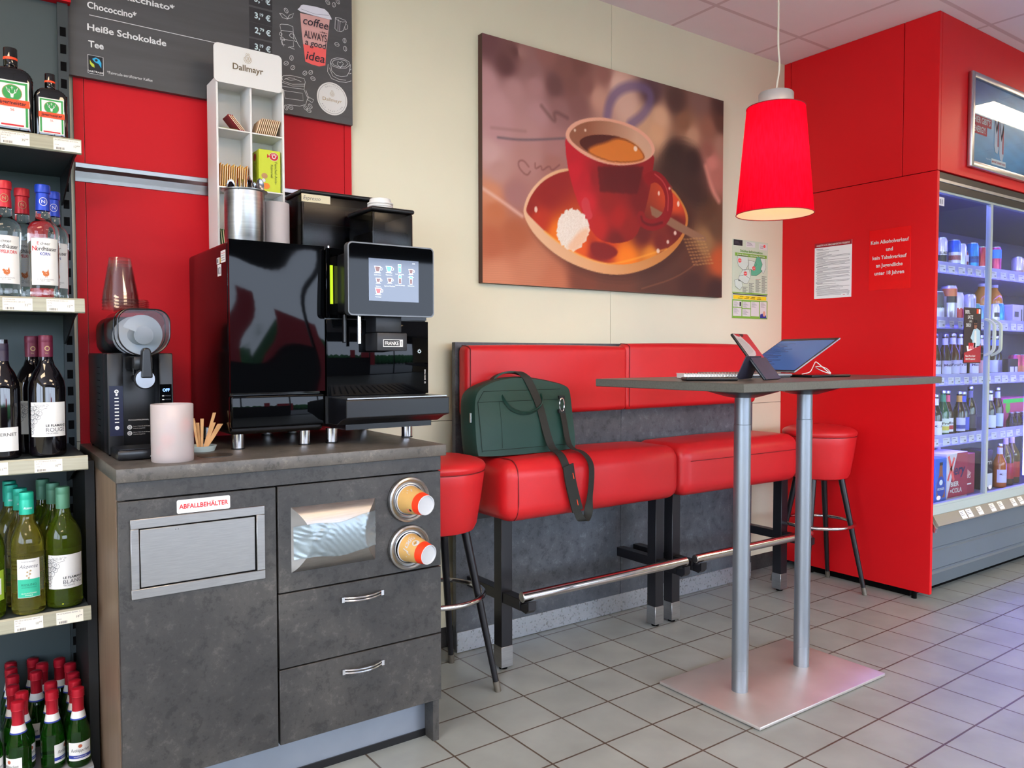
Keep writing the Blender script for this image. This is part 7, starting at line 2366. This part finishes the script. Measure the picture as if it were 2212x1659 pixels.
can('c3', 4.285, Y1 + .09, z, 'pink can behind the yellow one ' + S0, base='e58a9a')
can('c4', 4.318, Y1, z, 'blue can with a red and white band ' + S0, base='2f6fd0', art=((-.5, .25, .5, .6, 'e8e8f0'), (-.5, .35, .5, .5, 'd23a4a')))
can('c5', 4.382, Y1 - .005, z, 'plain white slim can right of the blue banded can ' + S0, r=0.0285, h=0.150, base='dfe3ee')
can('c6', 4.440, Y1 + .01, z, 'dark red and white small can ' + S0, r=0.0275, h=0.118, base='7a2430', art=((-.5, .5, .5, .8, 'e0dce4'),))
can('c7', 4.520, Y1, z, 'cyan blue can left of the door seam ' + S0, base='2a94d8', art=((-.5, .35, .5, .55, '1c4f9c'),), txt='BOOST', tcol='0f2a5c')
can('c8', 4.600, Y1 - .01, z, 'red can with pale stripe by the door seam ' + S0, r=0.0285, h=0.150, base='c23a50', art=((-.5, .15, .5, .3, 'e8e4ee'),))
can('c9', 4.665, Y1 + .01, z, 'white can touching the door seam ' + S0, r=0.0285, h=0.145, base='e4e6f2', art=((-.5, .4, .5, .6, 'b04a70'),))
can('c10', 4.790, Y1, z, 'magenta and blue can right of the door seam ' + S0, base='d8487c', art=((-.5, .6, .5, .9, '3a8fd8'),))
can('c11', 4.845, Y1 + .05, z, 'bright blue can right of the magenta one ' + S0, base='3a9adf')
can('c12', 5.075, Y1, z, 'pale white can near the right photo edge ' + S0, r=0.03, h=0.13, base='e6e2ea', art=((-.5, .2, .5, .4, 'c8a8a0'),))
can('c13', 5.150, Y1 + .02, z, 'beige can at the right photo edge ' + S0, r=0.03, h=0.13, base='d9c7bd')
z = FZ[1]
S1 = 'on the second refrigerator shelf'
can('d1', 4.155, Y1, z, 'dark grey and white beer can leftmost ' + S1, base='4a4e56', art=((-.5, .2, .5, .5, 'e4e8ea'),), txt='BIER', tcol='1f3a2c')
can('d2', 4.272, Y1, z, 'big silver can with an orange and black top ' + S1, r=0.040, h=0.200, base='c9c6cc', art=((-.5, .72, .5, .92, 'c96a3a'), (-.3, .55, .3, .72, '2a2a30')))
can('d3', 4.362, Y1, z, 'tall silver can with a red block ' + S1, base='d4d4de', art=((-.4, .18, .4, .5, 'c8283c'),), txt='YS', tcol='e8e8f0', h=0.170)
can('d4', 4.432, Y1 + .03, z, 'tall plain silver can in the middle ' + S1, base='c6c8d8', h=0.168)
can('d5', 4.488, Y1 - .005, z, 'tall silver can with vertical lettering ' + S1, base='d0d0e0', art=((-.15, .1, .1, .85, 'a8a6c0'),), h=0.165)
can('d6', 4.562, Y1, z, 'short green-blue can ' + S1, r=0.030, h=0.118, base='4a9aa8', art=((-.5, .3, .5, .6, '9ad8d0'),))
can('d7', 4.640, Y1 + .01, z, 'short blue can by the door seam ' + S1, r=0.030, h=0.112, base='6aa0e0')
can('d8', 4.790, Y1, z, 'white can with a black ring right of the door seam ' + S1, r=0.030, h=0.125, base='e6e8f4', art=((-.2, .4, .2, .6, '2a2a36'),))
can('d9', 4.850, Y1, z, 'bright sky blue can right of the door seam ' + S1, r=0.030, h=0.130, base='2f9ae0')
def juice(x, y, z, lab):
    if 'j' in BOT:
        return dup(BOT['j'], (x, y, z), lab)
    t = thing('juice_bottle', lab, 'bottle')
    b = MB(); b.lathe((0, 0, 0), [(0.0, 0.002), (0.040, 0.0), (0.044, 0.006), (0.044, 0.10), (0.040, 0.115), (0.046, 0.150), (0.040, 0.190), (0.020, 0.222), (0.018, 0.235), (0.0, 0.235)], mat('orange_juice', 'd8882a', 0.12, spec=0.5), 30); b.build('bottle_body', t)
    b = MB(); b.lathe((0, 0, 0), [(0.020, 0.236), (0.020, 0.252), (0.0, 0.253)], M_whitep, 20); b.build('cap', t)
    t.location = (x, y, z); BOT['j'] = t
    return t
juice(4.900, 2.165, z, 'orange juice bottle behind the small cans on the second shelf')
juice(5.060, 2.165, z, 'orange juice bottle nearer the right photo edge on the second shelf')
def carton(name, x0, x1, y0, y1, z, h, colr, lab, cat, fn=None):
    t = thing(name, lab, cat, ((x0 + x1) / 2, (y0 + y1) / 2, z))
    b = MB(); b.box(x0, x1, y0, y1, z, z + h, mat('carton_' + colr, colr, 0.5), 0.002, 1)
    if fn:
        fn(Pen(b, FY(y0)))
    b.build('box', t)
    return t
def art_pack(pn):
    pn.rect(4.955, z + 0.055, 5.010, z + 0.085, M_ink, 0); pn.rect(5.04, z + 0.03, 5.055, z + 0.10, M_ink, 0)
carton('drinks_carton', 4.935, 5.075, 2.01, 2.09, z, 0.125, 'c9c2dc', 'pale lilac drinks carton in front of the juice bottles on the second shelf', 'carton', art_pack)
z = FZ[2]
S2 = 'on the third fridge shelf'
beer('b1', 4.118, Y1 - .01, z, 'white-necked dark beer bottle leftmost ' + S2, label='e8e6ee', txt='Mels', tcol='4a2a5c')
beer('b1', 4.165, Y1 + .03, z, 'white-necked dark beer bottle second from left ' + S2)
beer('b1', 4.225, Y1 - .01, z, 'white-necked dark beer bottle third from left ' + S2)
beer('b2', 4.325, Y1, z, 'tall amber bottle left of the promo sheet ' + S2, glass='5c3014', label='e4dff0', h=0.240, r=0.034, txt='Früh', tcol='2a2a5c')
beer('b2', 4.395, Y1 + .03, z, 'tall amber bottle partly behind the promo sheet ' + S2)
beer('b2', 4.470, Y1 + .03, z, 'tall amber bottle hidden behind the promo sheet ' + S2)
beer('b1', 4.550, Y1, z, 'dark beer bottle just right of the promo sheet ' + S2)
beer('b3', 4.640, Y1, z, 'brown bottle with a pink label left of the door seam ' + S2, label='e6a8b8', neck='d8c8d8')
beer('b4', 4.830, Y1 + .02, z, 'dark bottle with blue neck right of the door seam ' + S2, glass='120c10', neck='5c78c8', label='d4d8f0')
beer('b4', 4.900, Y1 + .03, z, 'dark bottle with blue neck second right of the door seam ' + S2)
def art_six(pn):
    pn.rect(4.87, z + 0.012, 4.92, z + 0.06, M_lilac, 0); pn.rect(4.93, z + 0.012, 4.965, z + 0.06, M_lilac, 0); pn.rect(4.94, z + 0.02, 4.955, z + 0.03, M_ink, 1)
carton('bottle_carrier', 4.850, 4.975, 1.992, 2.022, z, 0.105, '241c2e', 'dark bottle carrier front with pale labels on the third shelf', 'carrier', art_six)
can('e1', 5.075, Y1, z, 'pink jar-like can near the right photo edge ' + S2, r=0.036, h=0.130, base='c84a6c', art=((-.5, .15, .5, .5, 'd87a60'),))
can('e1', 5.155, Y1, z, 'pink jar-like can at the right photo edge ' + S2)
z = FZ[3]
S3 = 'on the fourth refrigerator shelf'
beer('f1', 4.098, Y1 - .03, z, 'bottle with black and white round label leftmost ' + S3, label='eceaf2', glass='1c1512', neck='e4e4ea', txt='O', tcol='1d1d22')
beer('f2', 4.140, Y1 + .05, z, 'slim dark bottle behind the leftmost one ' + S3, neck='b04a4a', glass='201214')
beer('f3', 4.235, Y1, z, 'green bottle with a fruit label ' + S3, glass='12552c', label='e0ecd8', band='d8c84a', neck='2a8a50', txt='Frei', tcol='2a2a2a', h=0.250)
beer('f4', 4.322, Y1 + .02, z, 'brown bottle with a red and white label ' + S3, label='ecebf0', band='c0303c', neck='d8505a', txt='Mix', h=0.245)
beer('f5', 4.412, Y1, z, 'brown bottle with a gold neck ring ' + S3, glass='2a120a', label='d6d8e8', neck='d8a83a', band='3a4a9c', h=0.240)
beer('f6', 4.500, Y1 + .02, z, 'dark blue labelled bottle ' + S3, glass='181a2a', label='4a5fd0', neck='3a55b8', h=0.235)
beer('f7', 4.600, Y1 + .03, z, 'tall dark bottle left of the door seam ' + S3, glass='16140f', label='3a3340', neck='6a6a7a', h=0.262, r=0.033)
beer('f8', 4.770, Y1, z, 'bottle with white-blue label right of the door seam ' + S3, label='dfe6fa', neck='e8eaf6', glass='201a22')
beer('f9', 4.862, Y1, z, 'brown bottle with blue floral label ' + S3, label='b8cdf0', neck='c8d4ec', glass='3a1f12', h=0.250)
def art_pink(pn):
    pn.disc(5.02, z + 0.13, 0.03, 0.035, mat('lime_dot', '6ac83a', 0.5), 0); pn.rect(4.955, z + 0.155, 5.30, z + 0.178, mat('lime_strip', '2ad84a', 0.5), 1)
carton('bottle_tray', 4.950, 5.310, 2.06, 2.16, z + 0.0, 0.185, 'c8507c', 'pink drinks tray with lime green top near the right photo edge', 'tray', art_pink)
for i in range(4):
    beer('s1', 4.975 + i * 0.075, 2.022, z, 'small dark bottle in the row before the pink tray', glass='241612', h=0.105, r=0.026, label='3a2a2a', neck='4a3a3a')['group'] = 'small dark bottles before the pink tray'
z = 0.4355
S4 = 'on the refrigerator floor'
Yf = 1.96
def art_blue(pn):
    pn.poly([(4.000, z + .02), (4.085, z + .02), (4.085, z + .09), (4.060, z + .135), (4.055, z + .19), (4.028, z + .19), (4.024, z + .135), (4.000, z + .09)], mat('print_amber', '9a5a3c', 0.5), 0)
    pn.disc(4.042, z + 0.075, 0.040, 0.055, mat('print_deep_blue', '2a4aa8', 0.5), 1); pn.text('ERDINGER', 4.042, z + 0.060, 0.012, M_whitep, 2, w=0.068, align='c', bold=0.02); pn.disc(4.042, z + 0.098, 0.017, 0.014, M_paper, 2)
    pn.rect(4.026, z + .185, 4.058, z + .20, M_inkd, 1)
carton('bottle_carrier', 3.985, 4.100, Yf, 2.09, z, 0.222, '3a6ad0', 'blue bottle carrier with a big amber bottle print ' + S4, 'carrier', art_blue)
def art_xery(pn):
    pn.poly([(4.108, z + .01), (4.21, z + .235), (4.32, z + .235), (4.32, z + .01)], mat('print_mulled_red', 'a8304a', 0.5), 0)
    pn.stroke([(4.118, z + .225), (4.175, z + .095)], 0.020, M_coral, 1); pn.stroke([(4.178, z + .215), (4.112, z + .10)], 0.016, M_coral, 1)
    pn.text('ery', 4.178, z + 0.125, 0.052, mat('print_navy', '2a2a5a', 0.5), 2, w=0.118, bold=0.02, shear=0.2)
    pn.text('BIER', 4.142, z + 0.066, 0.024, M_whitep, 3, w=0.085, bold=0.022); pn.text('×COLA', 4.135, z + 0.032, 0.024, M_whitep, 3, w=0.125, bold=0.022)
carton('bottle_carrier', 4.104, 4.322, Yf, 2.09, z, 0.236, 'd8d0dc', 'white and red beer-cola bottle carrier ' + S4, 'carrier', art_xery)
def art_urg(pn):
    pn.poly([(4.335, z + .16), (4.43, z + .11), (4.335, z + .06)], M_pinkp, 0); pn.text('URG', 4.345, z + 0.085, 0.022, M_paper, 1, w=0.075); pn.rect(4.345, z + .05, 4.43, z + .056, M_paper, 1)
carton('bottle_carrier', 4.328, 4.470, Yf + .03, 2.12, z, 0.215, '9c2a40', 'dark red bottle carrier next to the beer-cola carrier ' + S4, 'carrier', art_urg)
beer('g1', 4.415, Yf + 0.20, z, 'brown bottle behind the dark red carrier ' + S4, glass='2a1510', h=0.27, r=0.036, neck='c8b8c8')
beer('g1', 4.250, 2.145, z, 'brown bottle behind the beer-cola carrier ' + S4)
def art_dark(pn):
    pn.text('ern', 4.600, z + 0.135, 0.030, M_whitep, 1, w=0.085, shear=0.2); pn.rect(4.58, z + .01, 4.70, z + .085, M_lilac, 0)
carton('bottle_carrier', 4.585, 4.705, Yf + .04, 2.12, z, 0.215, '2a2028', 'black bottle carrier right of the door seam ' + S4, 'carrier', art_dark)
beer('g2', 4.765, Yf + .03, z, 'amber bottle with a pale crest label right of the black carrier ' + S4, glass='b05a24', h=0.245, r=0.034, label='d8d0e4', neck='d8d0e0', txt='C', tcol='5a3a6a')
beer('g3', 4.905, Yf + .06, z, 'large bottle with red label near the right photo edge ' + S4, glass='5a4a2a', h=0.30, r=0.042, label='b0382c', neck='c8b0a0')
beer('g3', 5.010, Yf + .07, z, 'large bottle with red label at the right photo edge ' + S4)

# ---------------------------------------------------------------- framed energy poster on the red fascia
ef = thing('poster_frame', 'silver clip frame with a blue energy drink poster above the refrigerator', 'picture frame', (4.48, 1.85, 2.09))
PX0, PX1, PZ0, PZ1 = 4.028, 4.930, 2.092, 2.550
b = MB()
a = 0.030
b.box(PX0, PX0 + a, 1.838, 1.861, PZ0, PZ1, M_alu, 0.005, 2); b.box(PX1 - a, PX1, 1.838, 1.861, PZ0, PZ1, M_alu, 0.005, 2)
b.box(PX0 + a * 0.6, PX1 - a * 0.6, 1.838, 1.861, PZ0, PZ0 + a, M_alu, 0.005, 2); b.box(PX0 + a * 0.6, PX1 - a * 0.6, 1.838, 1.861, PZ1 - a, PZ1, M_alu, 0.005, 2)
b.build('frame', ef)
W_, H_ = 120, 64
uu, vv = np.meshgrid(np.linspace(0, 1, W_), np.linspace(0, 1, H_))
blue = idw([(0, 0, 40, 110, 160), (0, 1000, 40, 80, 140), (500, 300, 50, 150, 205), (200, 500, 60, 140, 190), (1000, 0, 30, 90, 140), (1000, 1000, 30, 70, 130), (600, 800, 60, 150, 200), (100, 150, 55, 135, 180)], uu * 1000, vv * 1000, 3.0)
blue *= (1 + 0.05 * np.sin(uu * 25 + vv * 13) * np.sin(vv * 31))[..., None]
po_ = print_mesh('poster_sheet', np.clip(blue, 0, 255) / 255, lambda u, v, d: (PX0 + a * 0.9 + u * (PX1 - PX0 - 1.8 * a), 1.851 + d, PZ0 + a * 0.9 + v * (PZ1 - PZ0 - 1.8 * a)), 0.004, '1f4a6a', M_gprint)
po_.location = po_.location - ef.location; po_.parent = ef
b = MB()
pn = Pen(b, FY(1.851))
pn.poly([(4.062, 2.352), (4.256, 2.352), (4.256, 2.306), (4.210, 2.306), (4.210, 2.262), (4.060, 2.262)], M_redink, 0)
pn.text("HIER GIBT'S", 4.072, 2.317, 0.030, M_whitep, 1, w=0.172, bold=0.02); pn.text('ENERGY!', 4.072, 2.272, 0.030, M_whitep, 1, w=0.122, bold=0.02)
for x, z0_ in ((4.290, 2.200), (4.345, 2.170)):
    pn.poly([(x, z0_ + .03), (x + .010, z0_), (x + .036, z0_ - .006), (x + .048, z0_ + .02), (x + .050, z0_ + .185), (x + .040, z0_ + .215), (x + .010, z0_ + .215), (x, z0_ + .19)], M_lilac, 1)
    pn.poly([(x + .004, z0_ + .19), (x + .020, z0_ + .12), (x + .046, z0_ + .19), (x + .046, z0_ + .15), (x + .022, z0_ + .09), (x + .004, z0_ + .15)], M_inkd, 2)
    pn.rect(x + .034, z0_ + .03, x + .046, z0_ + .15, M_redink, 2)
pn.rect(4.262, 2.136, 4.420, 2.164, M_paper, 1); pn.text('MEHR MIT KÖNNER TANKEN', 4.268, 2.144, 0.011, M_redink, 2, w=0.146, bold=0.02)
pn.text('Energy-Drinks', 4.205, 2.152, 0.007, M_paper, 1, w=0.05)
b.build('poster_print', ef)
b = MB(); b.box(PX0 + a * 0.7, PX1 - a * 0.7, 1.8440, 1.8452, PZ0 + a * 0.7, PZ1 - a * 0.7, M_glass); b.build('cover_sheet', ef)
